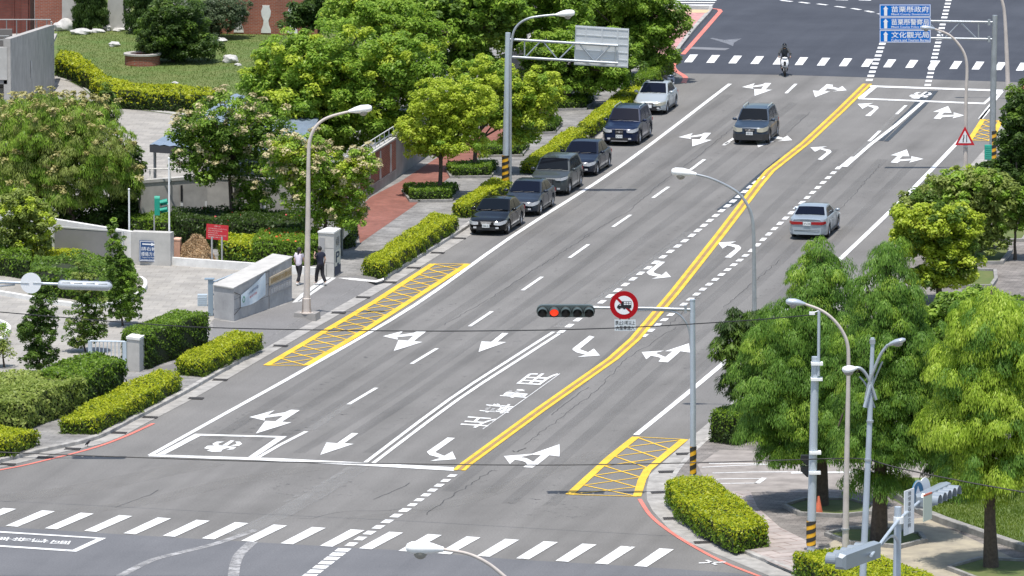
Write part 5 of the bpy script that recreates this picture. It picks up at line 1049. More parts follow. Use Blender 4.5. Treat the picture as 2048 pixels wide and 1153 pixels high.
# rocks, round brick planter, garden walls and the building at the top left
STONE = mat('white_rock', (.62, .61, .58), .8, c2=(.38, .37, .35), scale=3, bump=.4)
def rock(x, y, r, label, sq=(1, .8, .55)):
    p = P(x, y, .15); b = bmesh.new(); bmesh.ops.create_icosphere(b, subdivisions=3, radius=1)
    ph = [rnd.uniform(0, 6) for _ in range(6)]
    for v in b.verts:
        c = v.co; f = 1 + .16 * math.sin(c.x * 3 + ph[0]) * math.sin(c.y * 3.4 + ph[1]) + .1 * math.sin(c.z * 5 + ph[2] + c.x * 4) + .06 * math.sin(c.y * 9 + ph[3])
        v.co = Vector((c.x * sq[0], c.y * sq[1], c.z * sq[2])) * f * r * .8
    me = bpy.data.meshes.new('garden_rock'); b.to_mesh(me); b.free(); me.materials.append(STONE); me.polygons.foreach_set('use_smooth', [True] * len(me.polygons)); me.set_sharp_from_angle(angle=R(28))
    o = bpy.data.objects.new('garden_rock', me); col.objects.link(o); o.location = (p.x, p.y, .15 + r * sq[2] * .5); o.rotation_euler.z = rnd.uniform(0, 3); tag(o, label, 'rock', 'white rocks set out on the lawn'); return o
for x, y, r, l in ((128, 62, .65, 'upright white rock behind the building corner'), (112, 55, .5, 'white rock right at the building corner'), (163, 69, .55, 'long flat white rock left of the tall wall piece'), (195, 66, .4, 'flat white rock close to the tall wall piece'), (215, 62, .35, 'small rock at the foot of the tall wall piece'), (238, 63, .35, 'pale rock below the middle conifers'), (266, 63, .38, 'rock beside the dark bushy tree'), (228, 93, .42, 'flat grey rock alone on the lawn'), (460, 126, .45, 'leaning white rock near the right of the lawn'), (476, 132, .25, 'small rock beside the leaning white rock'), (440, 84, .4, 'rock under the feathery garden tree'), (350, 168, .2, 'small brown stone low on the lawn')): rock(x, y, r, l, (1.2, .8, .75) if y in (62, 55, 126) else (1.3, .9, .45))
p = P(285, 130, .15); t = thing('brick_planter', 'round red brick planter wall with pale coping on the lawn', 'planter', tuple(p)); b = MB(); b.lathe([(.95, 0), (.95, .55), (.72, .55), (.72, .3), (.02, .3)], 26, Matrix.Translation(p), cap=False); up(b.build('ring', BRICK), t); b = MB(); b.lathe([(1.02, .553), (1.02, .64), (.66, .64), (.66, .553), (1.02, .553)], 26, Matrix.Translation(p), cap=False); up(b.build('coping', CONCW), t)
tb = wall('garden_wall', 'red brick garden wall with white vase panels at the top edge', (430, 68), (640, 72), 2.2, .3, BRICK, cap=(CONCL, .12))[0]
for x in (1.35, 2.9, 4.4): vase(tb, x, .1, 1.55, .75, m=WHITEC)
wall('garden_wall', 'short red brick wall between building and pale panel at the top edge', (70, 56), (126, 57), 3.2, .3, BRICK)
def slab_wall(label, pts, Yb, th=.35, m=CONCL):
    P3 = [V(x, y, Yb) for x, y in pts]; c = sum(P3, Vector()) / len(P3); t = thing('wall_panel', label, 'wall', (c.x, c.y, .15), 0, None); n = len(P3); P4 = [p + Vector((0, th, 0)) for p in P3]
    b = MB(); tr = tessellate_polygon([P3]); b.add(P3, [tuple(q) for q in tr]); b.add(P4, [tuple(reversed(q)) for q in tr]); b.add(P3 + P4, [(i, (i + 1) % n, n + (i + 1) % n, n + i) for i in range(n)]); up(b.build('panel', m), t); return t
Yg = P(200, 62, .15).y
slab_wall('pale grey garden wall piece with wavy edge beside the red brick', [(124, 52), (150, 56), (148, 35), (152, 10), (150, -40), (124, -40)], Yg + .5)
t = slab_wall('tall pale wall piece with curved sides and a dark slot', [(200, 62), (268, 62), (258, 40), (262, 10), (268, -20), (262, -60), (215, -60), (218, -20), (214, 20), (210, 42)], Yg)
b = MB(); c1 = V(249, 8, Yg - .03); b.box(tuple(c1), (.13, .05, .9)); up(b.build('slot', BLK), t); b = MB(); c1 = V(249, 42, Yg - .03); b.box(tuple(c1), (.15, .05, .9)); up(b.build('pilaster', WHITEC), t)
slab_wall('pale wall piece rising behind the dark bushy tree', [(340, 30), (375, 32), (378, -30), (335, -30)], Yg + .3)
# building at the left top corner
bd = thing('building', 'concrete and brick building corner with balcony at the top left', 'building', tuple(P(60, 235, .15)))
Yn = P(22, 300, .15).y; Yf = P(108, 175, .15).y
a0 = V(22, 215, Yn); a1 = V(109, 150, Yf); zt0 = V(22, 78, Yn).z; zt1 = V(109, 50, Yf).z
b = MB(); th = Vector((-.35, 0, 0)); b.add([Vector((a0.x, a0.y, .1)), Vector((a1.x, a1.y, .1)), Vector((a1.x, a1.y, zt1)), Vector((a0.x, a0.y, zt0))] + [Vector((a0.x, a0.y, .1)) + th, Vector((a1.x, a1.y, .1)) + th, Vector((a1.x, a1.y, zt1)) + th, Vector((a0.x, a0.y, zt0)) + th], [(0, 1, 2, 3), (7, 6, 5, 4), (0, 4, 5, 1), (1, 5, 6, 2), (2, 6, 7, 3), (3, 7, 4, 0)]); up(b.build('side_wall', CONCW), bd)
b = MB(); x0, x1 = V(-80, 100, Yn).x, V(22, 100, Yn).x; zc = V(10, 95, Yn).z; zd = V(10, 160, Yn).z
b.box(((x0 + x1) / 2 - .2, Yn + .1, (zc + zd) / 2), (x1 - x0, .3, zc - zd)); up(b.build('balcony_parapet', CONCL), bd)
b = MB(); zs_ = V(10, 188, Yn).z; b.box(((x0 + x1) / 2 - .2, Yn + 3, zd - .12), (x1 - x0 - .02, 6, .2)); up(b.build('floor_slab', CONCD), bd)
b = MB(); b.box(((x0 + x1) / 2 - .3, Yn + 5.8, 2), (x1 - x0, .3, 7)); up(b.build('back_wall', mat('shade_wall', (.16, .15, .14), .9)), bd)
b = MB(); b.box(((x0 + x1) / 2 - .2, Yn + 1.2, 1.6), (.3, .4, 3)); b.box((x1 - .5, Yn + 1.2, 1.6), (.3, .4, 3)); up(b.build('column', CONCD), bd)
b = MB()
for z in (zc + .35, zc + .55): b.tube([(x0, Yn + .1, z), (x1 - .1, Yn + .1, z)], .03, 6)
for k in range(4): xx = x0 + (x1 - x0) * (k + .5) / 4; b.tube([(xx, Yn + .1, zc), (xx, Yn + .1, zc + .55)], .03, 6)
up(b.build('railing', MATS['zinc_dark']), bd)
Yk = Yf + 3; b = MB(); xa, xb = V(-60, 20, Yk).x, V(60, 20, Yk).x; b.box(((xa + xb) / 2, Yk + 2, 6), (xb - xa, 4, 12)); up(b.build('brick_block', brickmat('dark_red_brick', (.20, .06, .045), (.16, .05, .04), (.12, .07, .06), 1.0, .26, .085, .012, 0, vert=True)), bd)
b = MB(); xc = V(27, 20, Yk).x; b.box((xc, Yk - .05, 6), (.08, .06, 12)); xc = V(50, 20, Yk).x; b.box((xc, Yk - .1, 6), (.35, .16, 12)); up(b.build('pilaster', MATS['dark_red_brick']), bd)
b = MB(); b.box((V(35, 60, Yk).x, Yk - 2.5, zt1 - .9), (4.2, 5, .15)); up(b.build('terrace_floor', CONCW), bd)
b = MB()
for k in range(5): b.tube([(V(20 + k * 20, 60, Yk).x, Yf + .2, zt1 - .8), (V(20 + k * 20, 60, Yk).x, Yf + .2, zt1 + .25)], .03, 6)
b.tube([(V(-30, 60, Yk).x, Yf + .2, zt1 + .25), (V(108, 60, Yk).x, Yf + .2, zt1 + .25)], .035, 6); up(b.build('terrace_rail', MATS['zinc_dark']), bd)
# wall slot motif: white vase opening on the concrete side wall
b = MB(); mid = a0.lerp(a1, .45); ww = .35
pr = [(0, .3), (.3, .55), (.6, .45), (.8, .6), (1, .35)]
e = (a1 - a0); e.z = 0; e.normalize(); zc0 = V(63, 158, mid.y).z; zc1 = V(63, 122, mid.y).z; L1 = [mid + e * (-ww * r) + Vector((.03, -.02, 0)) for _, r in pr]
pts = [Vector((mid.x - e.x * ww * r + .02, mid.y - e.y * ww * r - .02, zc0 + (zc1 - zc0) * v)) for v, r in pr] + [Vector((mid.x + e.x * ww * r + .02, mid.y + e.y * ww * r - .02, zc0 + (zc1 - zc0) * v)) for v, r in reversed(pr)]
b.add(pts, [tuple(range(len(pts)))]); b.add([p + Vector((.012, 0, 0)) for p in pts], [tuple(range(len(pts)))]); up(b.build('vase_panel', WHITEC), bd)
# small bird on the road
p = P(175, 894, .012); t = thing('bird', 'small black bird standing on the road by the red line', 'bird', tuple(p)); BB = mat('black_feathers', (.012, .012, .016), .5)
b = MB(); b.tube([p + Vector((-.10, .0, .06)), p + Vector((-.06, 0, .10)), p + Vector((0, 0, .14)), p + Vector((.05, 0, .19)), p + Vector((.075, 0, .235)), p + Vector((.10, 0, .24)), p + Vector((.135, 0, .232))], [.012, .028, .05, .045, .03, .026, .006], 10); up(b.build('body', BB, smooth=True), t)
b = MB(); b.tube([p + Vector((.0, -.015, 0)), p + Vector((.0, -.015, .12))], .006, 5); b.tube([p + Vector((.02, .015, 0)), p + Vector((.0, .015, .12))], .006, 5); up(b.build('leg', BB), t)
# ---------------------------------------------------------------- poles, lamps, signals, signs, wires
GALV = mat('galvanised_steel', (.42, .45, .47), .42, .55, noise=.18, scale=2)
GALVB = mat('pale_blue_pole_paint', (.50, .56, .62), .4, .25, noise=.1, scale=2)
CREAM = mat('cream_pole_paint', (.56, .50, .45), .55, noise=.15, scale=2.5)
LAMPW = mat('lamp_white', (.88, .88, .86), .35)
LAMPG = mat('lamp_grey', (.58, .62, .66), .3, .5)
GLASSL = mat('lamp_glass', (.32, .30, .26), .12)
BLKP = mat('pole_black', (.03, .028, .025), .5); YELO = mat('pole_yellow', (.80, .42, .02), .5)
def bez(pts, n=6): return smooth_line([Vector(p) for p in pts], n)
def stripes(t, x, y, z0, z1, r, n=5, tilt=.35):
    """spiral yellow and black band round a pole"""
    b = MB(); seg = 20; H = z1 - z0; rows = 40; mats = []
    b.lathe([(r, z0), (r, z1)], seg, Matrix.Translation((x, y, 0)), cap=False); up(b.build('band_yellow', YELO), t)
    for k in range(-1, n + 1):
        b = MB(); zs = z0 + H * (k + .2) / n; w = H / n * .5; vs = []
        for j in range(seg + 1):
            a = 2 * math.pi * j / seg + R(150); off = H / n * j / seg
            for zz in (zs + off, zs + off + w): vs.append((x + (r + .008) * math.cos(a), y + (r + .008) * math.sin(a), min(z1, max(z0, zz))))
        b.add(vs, [(2 * j, 2 * j + 2, 2 * j + 3, 2 * j + 1) for j in range(seg)]); up(b.build('band_black', BLKP), t)
def cobra(t, tip, dirv, mw, L_=.75, w=.34, h=.34, nm='lamp_head'):
    """flat street light head starting at tip, pointing along dirv, with a glass bowl below"""
    tip = Vector(tip); d = Vector(dirv).normalized(); pr = [(0, .35), (.12, .5), (.3, .78), (.55, 1), (.85, .92), (.97, .6), (1, .3)]
    b = MB(); b.tube([tip + d * (L_ * s) + Vector((0, 0, .02 * math.sin(s * 3))) for s, _ in pr], [w * .5 * f for _, f in pr], 14, flat=h / w)
    o = up(b.build(nm, mw, smooth=60), t)
    b = MB(); c = tip + d * (L_ * .62) - Vector((0, 0, h * .30)); b.ball(tuple(c), (w * .42, w * .42, h * .52), 12, 8); g_ = b.build('glass_bowl', GLASSL, smooth=60); up(g_, t)
    m = g_.matrix_parent_inverse.copy(); g_.parent = o; g_.matrix_parent_inverse = Matrix.Identity(4); g_.matrix_basis = Matrix.Identity(4)
def lamp(label, base, path, r0, r1, m, headdir, mw, zb=.15, group='street lamps', base_m=None, Yb=None, hl=.8, hw=.36, name='street_lamp', shoe=False):
    p = P(base[0], base[1], zb); Y = Yb or p.y
    t = thing(name, label, 'street lamp', (p.x, p.y, zb), 0, group)
    pts = [p] + [V(x, y, Y - dy) for x, y, dy in path]; pts = [pts[0]] + bez(pts[1:], 5)
    n = len(pts); L0 = [0]
    for i in range(1, n): L0.append(L0[-1] + (pts[i] - pts[i - 1]).length)
    b = MB(); b.tube(pts, [r0 + (r1 - r0) * l / L0[-1] for l in L0], 14); up(b.build('pole', m, smooth=40), t)
    d = (pts[-1] - pts[-2]).normalized() if headdir is None else Vector(headdir)
    cobra(t, pts[-1] - d * .05, d, mw, hl, hw, hw * .8)
    return t, p, pts
t, p, _ = lamp('cream lamp post with a white head, standing on the driveway apron', (613, 634), [(614, 560, 0), (616, 430, 0), (617, 320, 0), (620, 280, 0), (633, 252, 0), (657, 235, 0), (700, 223, 0)], .15, .05, CREAM, (.95, 0, .14), LAMPW, hl=1.0, hw=.44)
b = MB(); b.box((p.x + .02, p.y + .12, .16), (1.0, .8, .34), R(-14), taper=.95); up(b.build('concrete_foot', CONCD), t)
b = MB(); b.lathe([(.3, .3), (.3, .34), (.2, .36), (.19, .95), (.16, .97)], 14, Matrix.Translation((p.x, p.y, 0))); up(b.build('base_sleeve', CREAM), t)
for a in range(4): b = MB(); ax = R(45 + 90 * a); b.add([(p.x + .17 * math.cos(ax), p.y + .17 * math.sin(ax), 1.2), (p.x + .3 * math.cos(ax), p.y + .3 * math.sin(ax), .34), (p.x + .16 * math.cos(ax), p.y + .16 * math.sin(ax), .34)], [(0, 1, 2), (2, 1, 0)]); up(b.build('gusset', CREAM), t)
t, p, _ = lamp('grey lamp reaching over the road from behind the fig tree', (1510, 824), [(1509, 650, 0), (1508, 520, 0), (1506, 450, 0), (1497, 415, 0), (1478, 388, 0), (1450, 370, 0), (1418, 356, 0), (1390, 349, 0)], .12, .045, GALV, (-1, 0, .12), LAMPW, zb=.12, hl=1.0, hw=.44)
t, p, _ = lamp('grey lamp post carrying the triangular warning sign', (1931, 378), [(1931, 300, 0), (1932, 200, 0), (1934, 140, 0), (1930, 112, 0), (1918, 90, 0), (1898, 70, 0), (1868, 58, 0)], .13, .045, CREAM, (-1, 0, .1), LAMPG, zb=.12, hl=.7, hw=.28)
t, p, _ = lamp('tall grey lamp post cut off by the top edge behind the blue signs', (2017, 200), [(2014, 120, 0), (2010, 40, 0), (2005, 5, 0), (1990, -30, 0), (1960, -45, 0), (1930, -52, 0)], .13, .05, CREAM, (-1, 0, .1), LAMPG, zb=.12)
t, p, LP = lamp('tall cream lamp post between the camera pole and the double lamp', (1690, 1165), [(1692, 1000, 0), (1695, 850, 0), (1697, 730, 0), (1695, 690, 0), (1684, 662, 0), (1664, 637, 0), (1640, 620, 0), (1608, 608, 0)], .13, .045, CREAM, (-1, 0, .12), LAMPG, zb=.12, hl=.7, hw=.32)
b = MB(); b.lathe([(.15, V(1691, 1060, p.y).z), (.15, V(1691, 1060, p.y).z + .06)], 12, Matrix.Translation((p.x, p.y, 0))); up(b.build('collar', GALV), t)
t, p, _ = lamp('white-headed lamp at the bottom edge with most of its pole outside the photo', (1072, 1640), [(1072, 1400, 0), (1068, 1250, 0), (1045, 1188, 0), (1010, 1155, 0), (975, 1127, 0), (935, 1108, 0), (884, 1099, 0)], .13, .045, CREAM, (-1, 0, .04), LAMPW, zb=.0, hl=1.15, hw=.52)
# double-armed lamp
p = P(1722, 1235, .12); Y = p.y; t = thing('double_lamp', 'leaning grey mast with two lamp arms crossing like scissors', 'street lamp', tuple(p), 0, 'street lamps')
b = MB(); b.tube([p, V(1728, 1100, Y), V(1738, 880, Y), V(1745, 692, Y), V(1745, 676, Y)], [.13, .12, .10, .07, .07], 12); up(b.build('pole', GALVB, smooth=40), t)
b = MB(); b.lathe([(.10, 0), (.10, .16)], 12, Matrix.Translation(V(1745, 688, Y))); up(b.build('pole_cap', GALV), t)
for a in ([(1731, 800), (1739, 765), (1750, 735), (1762, 708), (1776, 690)], [(1752, 800), (1744, 775), (1734, 752), (1722, 738), (1710, 736)]):
    pts = bez([V(x, y, Y - .1) for x, y in a], 5); b = MB(); b.tube(pts, [.055] * len(pts), 10); up(b.build('arm', GALV, smooth=40), t)
    pts = bez([V(x + (3 if a[0][0] < 1740 else -3), y + 16, Y + .05) for x, y in a[:4]], 4); b = MB(); b.tube(pts, .03, 8); up(b.build('brace', GALV, smooth=40), t)
b = MB(); b.tube([V(1729, 815, Y - .12), V(1741, 770, Y - .12)], .06, 8); up(b.build('brace', GALVB), t)
for z in (845, 922): b = MB(); c = V(1740 - (z - 845) * .05, z, Y); b.lathe([(.125, 0), (.125, .07)], 12, Matrix.Translation(c)); up(b.build('collar', GALV), t)
cobra(t, V(1774, 692, Y - .1), (.75, -.5, .35), LAMPG, .75, .42, .2); cobra(t, V(1712, 737, Y - .1), (-.75, -.6, -.05), LAMPW, .55, .42, .26)
# camera pole
p = P(1622, 1112, .12); Y = p.y; t = thing('camera_pole', 'white pole with clamped upper pipe, small camera and striped yellow-black foot', 'pole', tuple(p)); mx = .155
b = MB(); b.tube([p, V(1624, 1000, Y), V(1631, 714, Y)], [.16, .155, .14], 14); up(b.build('pole', GALVB, smooth=40), t)
b = MB(); b.tube([V(1637, 752, Y - .12), V(1638, 622, Y - .12)], .055, 10); up(b.build('upper_pipe', GALVB, smooth=40), t)
for y in (727, 758, 905, 945): b = MB(); c = V(1631 - (y - 727) * .02, y, Y); b.box((c.x + .05, c.y - .03, c.z), (.42, .4, .09)); up(b.build('clamp', LAMPW), t)
b = MB(); c = V(1624, 627, Y - .12); b.box(tuple(c), (.2, .12, .1)); b.tube([c, V(1637, 622, Y - .12)], .02, 6); up(b.build('camera', LAMPW), t)
stripes(t, p.x, p.y, .5, V(1622, 1042, Y).z, .17, 3)
c = V(1614, 922, Y + .3); b = MB()
for dz in (0, -.42): b.add([(c.x - .22, c.y, c.z + .18 + dz), (c.x + .22, c.y, c.z + .18 + dz), (c.x + .22, c.y, c.z - .18 + dz), (c.x + .0, c.y, c.z - .18 + dz), (c.x - .22, c.y, c.z + .03 + dz)] + [(c.x - .22, c.y + .3, c.z + .18 + dz), (c.x + .22, c.y + .3, c.z + .18 + dz), (c.x + .22, c.y + .3, c.z - .18 + dz), (c.x + .0, c.y + .3, c.z - .18 + dz), (c.x - .22, c.y + .3, c.z + .03 + dz)], [(4, 3, 2, 1, 0), (5, 6, 7, 8, 9), (0, 1, 6, 5), (1, 2, 7, 6), (2, 3, 8, 7), (3, 4, 9, 8), (4, 0, 5, 9)])
up(b.build('pedestrian_signal', BLK), t)
# traffic cone behind it
p = P(1637, 1030, .12); t = thing('traffic_cone', 'faded orange traffic cone behind the camera pole', 'cone', tuple(p)); OR = mat('cone_orange', (.65, .16, .08), .6, noise=.2, scale=4)
b = MB(); b.lathe([(.17, .03), (.04, .68), (.035, .7)], 16, Matrix.Translation(p)); up(b.build('body', OR, smooth=40), t); b = MB(); b.box((p.x, p.y, .14), (.42, .42, .04)); up(b.build('base', BLK), t)
# the five-light mast
p = P(1386, 996, .12); Y = p.y; t = thing('signal_mast', 'pale blue mast with five-light signal, round lorry ban sign and striped foot', 'traffic signal', tuple(p)); z_ = lambda y: V(0, y, Y).z; SQ = S(Y)
b = MB(); b.tube([p, V(1386, 800, Y), V(1385, 600, Y)], [.115, .11, .10], 14); b.lathe([(.11, 0), (.11, .04)], 14, Matrix.Translation(V(1385, 601, Y))); up(b.build('pole', GALVB, smooth=40), t)
stripes(t, p.x, p.y, z_(948), z_(893), .122, 3)
b = MB(); b.tube([V(1384, 620, Y), V(1300, 617, Y), V(1186, 616, Y)], [.065, .055, .05], 10); up(b.build('arm', GALV, smooth=40), t)
pts = bez([V(1383, 702, Y), V(1379, 665, Y), V(1368, 640, Y), V(1350, 625, Y), V(1320, 621, Y), V(1275, 621, Y)], 5); b = MB(); b.tube(pts, .04, 8); up(b.build('brace', GALV, smooth=40), t)
b = MB(); c = V(1371, 619, Y); b.box(tuple(c), (.10, .12, .30)); c = V(1376, 619, Y); b.box(tuple(c), (.3, .05, .05)); up(b.build('clamp', GALV), t)
HOUS = mat('signal_housing', (.075, .10, .098), .4, .1); SBLK_ = mat('signal_black', (.014, .015, .016), .5); LENS = mat('dark_lens', (.008, .008, .01), .35); REDL = mat('red_lens', (.75, .05, .01), .4, emit=((1, .05, .015), .85)); LPIX = 23.1
c0 = V(1085, 622, Y); c4_ = V(1178, 622, Y); hh = MB(); seg = []
L_ = (c4_ - c0).length; n = 12
pr = [(c0.x - .24, 0), (c4_.x + .24, 0)]
ring = []
for j in range(n + 1): a = math.pi / 2 + math.pi * j / n; ring.append((c0.x + .225 * math.cos(a), c0.z + .225 * math.sin(a)))
for j in range(n + 1): a = -math.pi / 2 + math.pi * j / n; ring.append((c4_.x + .225 * math.cos(a), c4_.z + .225 * math.sin(a)))
k = len(ring); hh.add([(x, Y - .12, z) for x, z in ring] + [(x, Y + .14, z) for x, z in ring], [tuple(range(k)), tuple(reversed(range(k, 2 * k)))] + [(i, (i + 1) % k, k + (i + 1) % k, k + i) for i in range(k)])
up(hh.build('signal_housing', HOUS), t)
for i in range(5):
    c = c0.lerp(c4_, i / 4); M_ = Matrix.Translation((c.x, Y - .12, c.z - .02)) @ Matrix.Rotation(R(90), 4, 'X')
    b = MB(); b.lathe([(.215, .002), (.205, .014)], 20, M_); up(b.build('front_plate', SBLK_), t)
    b = MB(); b.lathe([(.165, 0.02), (.12, .045), (.03, .06)], 18, M_); lens = up(b.build('lens', REDL if i == 1 else LENS, smooth=60), t)
    if i == 1: lens['label'] = 'lit red lens'
    b = MB(); vs = []; n = 18
    for rr in (.19, .175):
        for zz, droop in ((0, 0), (.34, .03)):
            for j in range(n + 1): a = R(-25 + 230 * j / n); vs.append((rr * math.cos(a), rr * math.sin(a) - droop, zz))
    q = n + 1; F = []
    for j in range(n): F += [(j, j + 1, q + j + 1, q + j), (2 * q + j, 3 * q + j, 3 * q + j + 1, 2 * q + j + 1), (q + j, q + j + 1, 3 * q + j + 1, 3 * q + j)]
    b.add(vs, F, M_); up(b.build('visor', HOUS, smooth=50), t)
SRED = mat('sign_red', (.40, .004, .010), .5, spec=.2); SBLK = mat('sign_black', (.012, .012, .014), .5)
def disc(b, c, r, Yd, n=36, sx=1): b.add([(c.x + r * sx * math.cos(2 * math.pi * j / n), Yd, c.z + r * math.sin(2 * math.pi * j / n)) for j in range(n)], [tuple(range(n))])
c = V(1248, 610, Y); rs = 28.3 / SQ; y0 = Y - .10
b = MB(); b.lathe([(rs, 0), (rs, .03)], 40, Matrix.Translation((c.x, y0 + .03, c.z)) @ Matrix.Rotation(R(90), 4, 'X')); sgn = up(b.build('round_sign', SRED), t)
b = MB(); disc(b, c, rs * .665, y0 - .004); up(b.build('sign_face', SWHITE), t)
b = MB(); d45 = Vector((1, 0, -1)).normalized(); nn = Vector((1, 0, 1)).normalized(); cc = Vector((c.x, y0 - .008, c.z)); b.add([cc - d45 * rs * .68 - nn * rs * .085, cc + d45 * rs * .68 - nn * rs * .085, cc + d45 * rs * .68 + nn * rs * .085, cc - d45 * rs * .68 + nn * rs * .085], [(0, 1, 2, 3)]); up(b.build('ban_bar', SRED), t)
b = MB(); fx = lambda u, v, o=.012: Vector((c.x + rs * u, y0 - o, c.z + rs * v))
for pts in ([(-.5, -.10), (-.42, .0), (-.30, .10), (-.18, .10), (-.18, .28), (.52, .28), (.52, -.20), (-.50, -.20)],): 
    P3 = [fx(*q) for q in pts]; b.add(P3, [tuple(q) for q in tessellate_polygon([P3])])
for u in (-.33, .02, .34): b.add([fx(u + .085 * math.cos(a * .628), -.20 + .085 * math.sin(a * .628), .0125) for a in range(10)], [tuple(range(10))])
up(b.build('lorry_pictogram', SBLK), t)
b = MB()
for u in (.06, .24, .42): 
    for v in (.07, .2): b.add([fx(u - .07, v - .045, .015), fx(u + .07, v - .045, .015), fx(u + .07, v + .045, .015), fx(u - .07, v + .045, .015)], [(0, 1, 2, 3)])
b.add([fx(-.36, -.02, .015), fx(-.27, .05, .015), (fx(-.22, .05, .015)), fx(-.22, -.02, .015)], [(0, 1, 2, 3)]); up(b.build('pictogram_gaps', SWHITE), t)
q = [V(1229, 662, Y - .12), V(1271.5, 662, Y - .12), V(1271.5, 640, Y - .12), V(1229, 640, Y - .12)]; panel('text_plate', q, mat('plate_white', (.62, .66, .68), .45), t)
b = MB(); text_quad(b, '禁止21噸以上', inner(q, .04, .54, .96, .92), .01); text_quad(b, '大型車進入', inner(q, .06, .08, .94, .46), .01); up(b.build('plate_lettering', SBLK), t)
for x in (1240, 1258): b = MB(); c2 = V(x, 638, Y - .08); b.box(tuple(c2), (.05, .03, .12)); up(b.build('bracket', SBLK), t)
# left mast arm seen from behind
pm = P(-75, 926, .15); Y = pm.y; t = thing('signal_mast', 'mast arm with signal seen from behind and round white sign back', 'traffic signal', tuple(pm))
b = MB(); b.tube([pm, V(-75, 545, Y)], .115, 12); up(b.build('pole', GALVB, smooth=40), t)
b = MB(); b.tube([V(-75, 562, Y), V(40, 566, Y), V(130, 569, Y)], [.07, .055, .05], 10); up(b.build('arm', GALVB, smooth=40), t); b = MB(); b.tube([V(-75, 600, Y), V(-50, 577, Y), V(30, 570, Y)], .035, 8); up(b.build('brace', GALV), t)
c = V(62, 566, Y); b = MB(); b.lathe([(.40, 0), (.40, .025)], 36, Matrix.Translation((c.x, Y - .07, c.z)) @ Matrix.Rotation(R(90), 4, 'X')); up(b.build('sign_back', SWHITE), t)
for x in (48, 76): b = MB(); b.tube([V(x - 10, 565.5, Y - .11), V(x + 10, 566.5, Y - .11)], .012, 6); up(b.build('clip', GALV), t)
ca, cb = V(124, 570, Y), V(214, 573, Y); b = MB(); pts = [ca + Vector((-.16, 0, 0)), ca + Vector((-.10, 0, 0)), ca, cb, cb + Vector((.1, 0, 0)), cb + Vector((.2, 0, 0))]; b.tube(pts, [.10, .19, .225, .225, .19, .06], 16, flat=.8); up(b.build('signal_housing', mat('housing_back', (.50, .53, .56), .35, .3), smooth=50), t)
for i in range(4): cx_ = ca.lerp(cb, .1 + i * .27); b = MB(); b.box((cx_.x, Y - .17, cx_.z + .09), (.36, .05, .07), 0); up(b.build('door_latch', GALV), t)
for i in range(5):
    c = ca.lerp(cb, i / 4); M_ = Matrix.Translation((c.x, Y + .14, c.z - .02)) @ Matrix.Rotation(R(-90), 4, 'X'); b = MB(); vs = []; n = 14
    for zz in (0, .3):
        for j in range(n + 1): a = R(-205 + 230 * j / n); vs.append((.19 * math.cos(a), .19 * math.sin(a), zz))
    b.add(vs, [(j, j + 1, n + 2 + j, n + 1 + j) for j in range(n)], M_); up(b.build('visor', SBLK), t)
# gantry with the sign seen from behind
p = P(1011, 386, .15); Y = p.y; t = thing('sign_gantry', 'steel gantry with sign seen from behind and a lamp on top', 'sign gantry', tuple(p)); SQ = S(Y)
b = MB(); b.tube([p, V(1012, 300, Y), V(1016, 66, Y)], [.16, .155, .125], 14); up(b.build('pole', GALVB, smooth=40), t)
b = MB(); b.box((p.x, p.y, .18), (.5, .5, .06)); b.lathe([(.27, .2), (.165, .55)], 8, Matrix.Translation((p.x, p.y, 0))); up(b.build('base_plate', LAMPW), t)
b = MB(); b.tube([V(1021, 380, Y - .1), V(1021, 120, Y - .1), V(1023, 85, Y - .1)], .06, 10); up(b.build('conduit', GALV, smooth=40), t)
stripes(t, p.x, p.y, V(0, 362, Y).z, V(0, 311, Y).z, .168, 4)
for a, c in (((1016, 79), (1236, 92)), ((1017, 114), (1236, 127))): b = MB(); b.tube([V(*a, Y), V(*c, Y)], .065, 10); up(b.build('chord', GALV, smooth=40), t)
for a, c in (((1049, 82), (1049, 116)), ((1050, 116), (1080, 84)), ((1088, 86), (1114, 118)), ((1119, 118), (1148, 89)), ((1160, 90), (1188, 122)), ((1192, 122), (1220, 93)), ((1231, 92), (1231, 126))): b = MB(); b.tube([V(*a, Y), V(*c, Y)], .035, 8); up(b.build('strut', GALV, smooth=40), t)
Ys = Y + .16; q = [V(1148, 130, Ys), V(1256, 136, Ys), V(1258, 58, Ys), V(1151, 51, Ys)]; ALU = mat('sign_back_aluminium', (.60, .63, .65), .4, .25, noise=.06, scale=1)
panel('sign_panel', q, ALU, t, th=.03)
for u in (.2, .5, .79): b = MB(); qq = inner(q, u - .012, .02, u + .012, .98, .03); b.add(qq, [(0, 1, 2, 3)]); q3 = inner(q, u - .012, .02, u + .012, .98, .0); b.add(qq + q3, [(0, 4, 5, 1), (1, 5, 6, 2), (2, 6, 7, 3), (3, 7, 4, 0)]); up(b.build('rib', ALU), t)
for v in (.04, .19, .38, .58, .77, .96): b = MB(); qq = inner(q, .01, v - .012, .99, v + .012, .025); q3 = inner(q, .01, v - .012, .99, v + .012, .0); b.add(qq + q3, [(0, 1, 2, 3), (0, 4, 5, 1), (1, 5, 6, 2), (2, 6, 7, 3), (3, 7, 4, 0)]); up(b.build('rib', ALU), t)
for u in (.0, .985): b = MB(); qq = inner(q, u, 0, u + .015, 1, .05); q3 = inner(q, u, 0, u + .015, 1, .0); b.add(qq + q3, [(0, 1, 2, 3), (0, 4, 5, 1), (1, 5, 6, 2), (2, 6, 7, 3), (3, 7, 4, 0)]); up(b.build('rim', ALU), t)
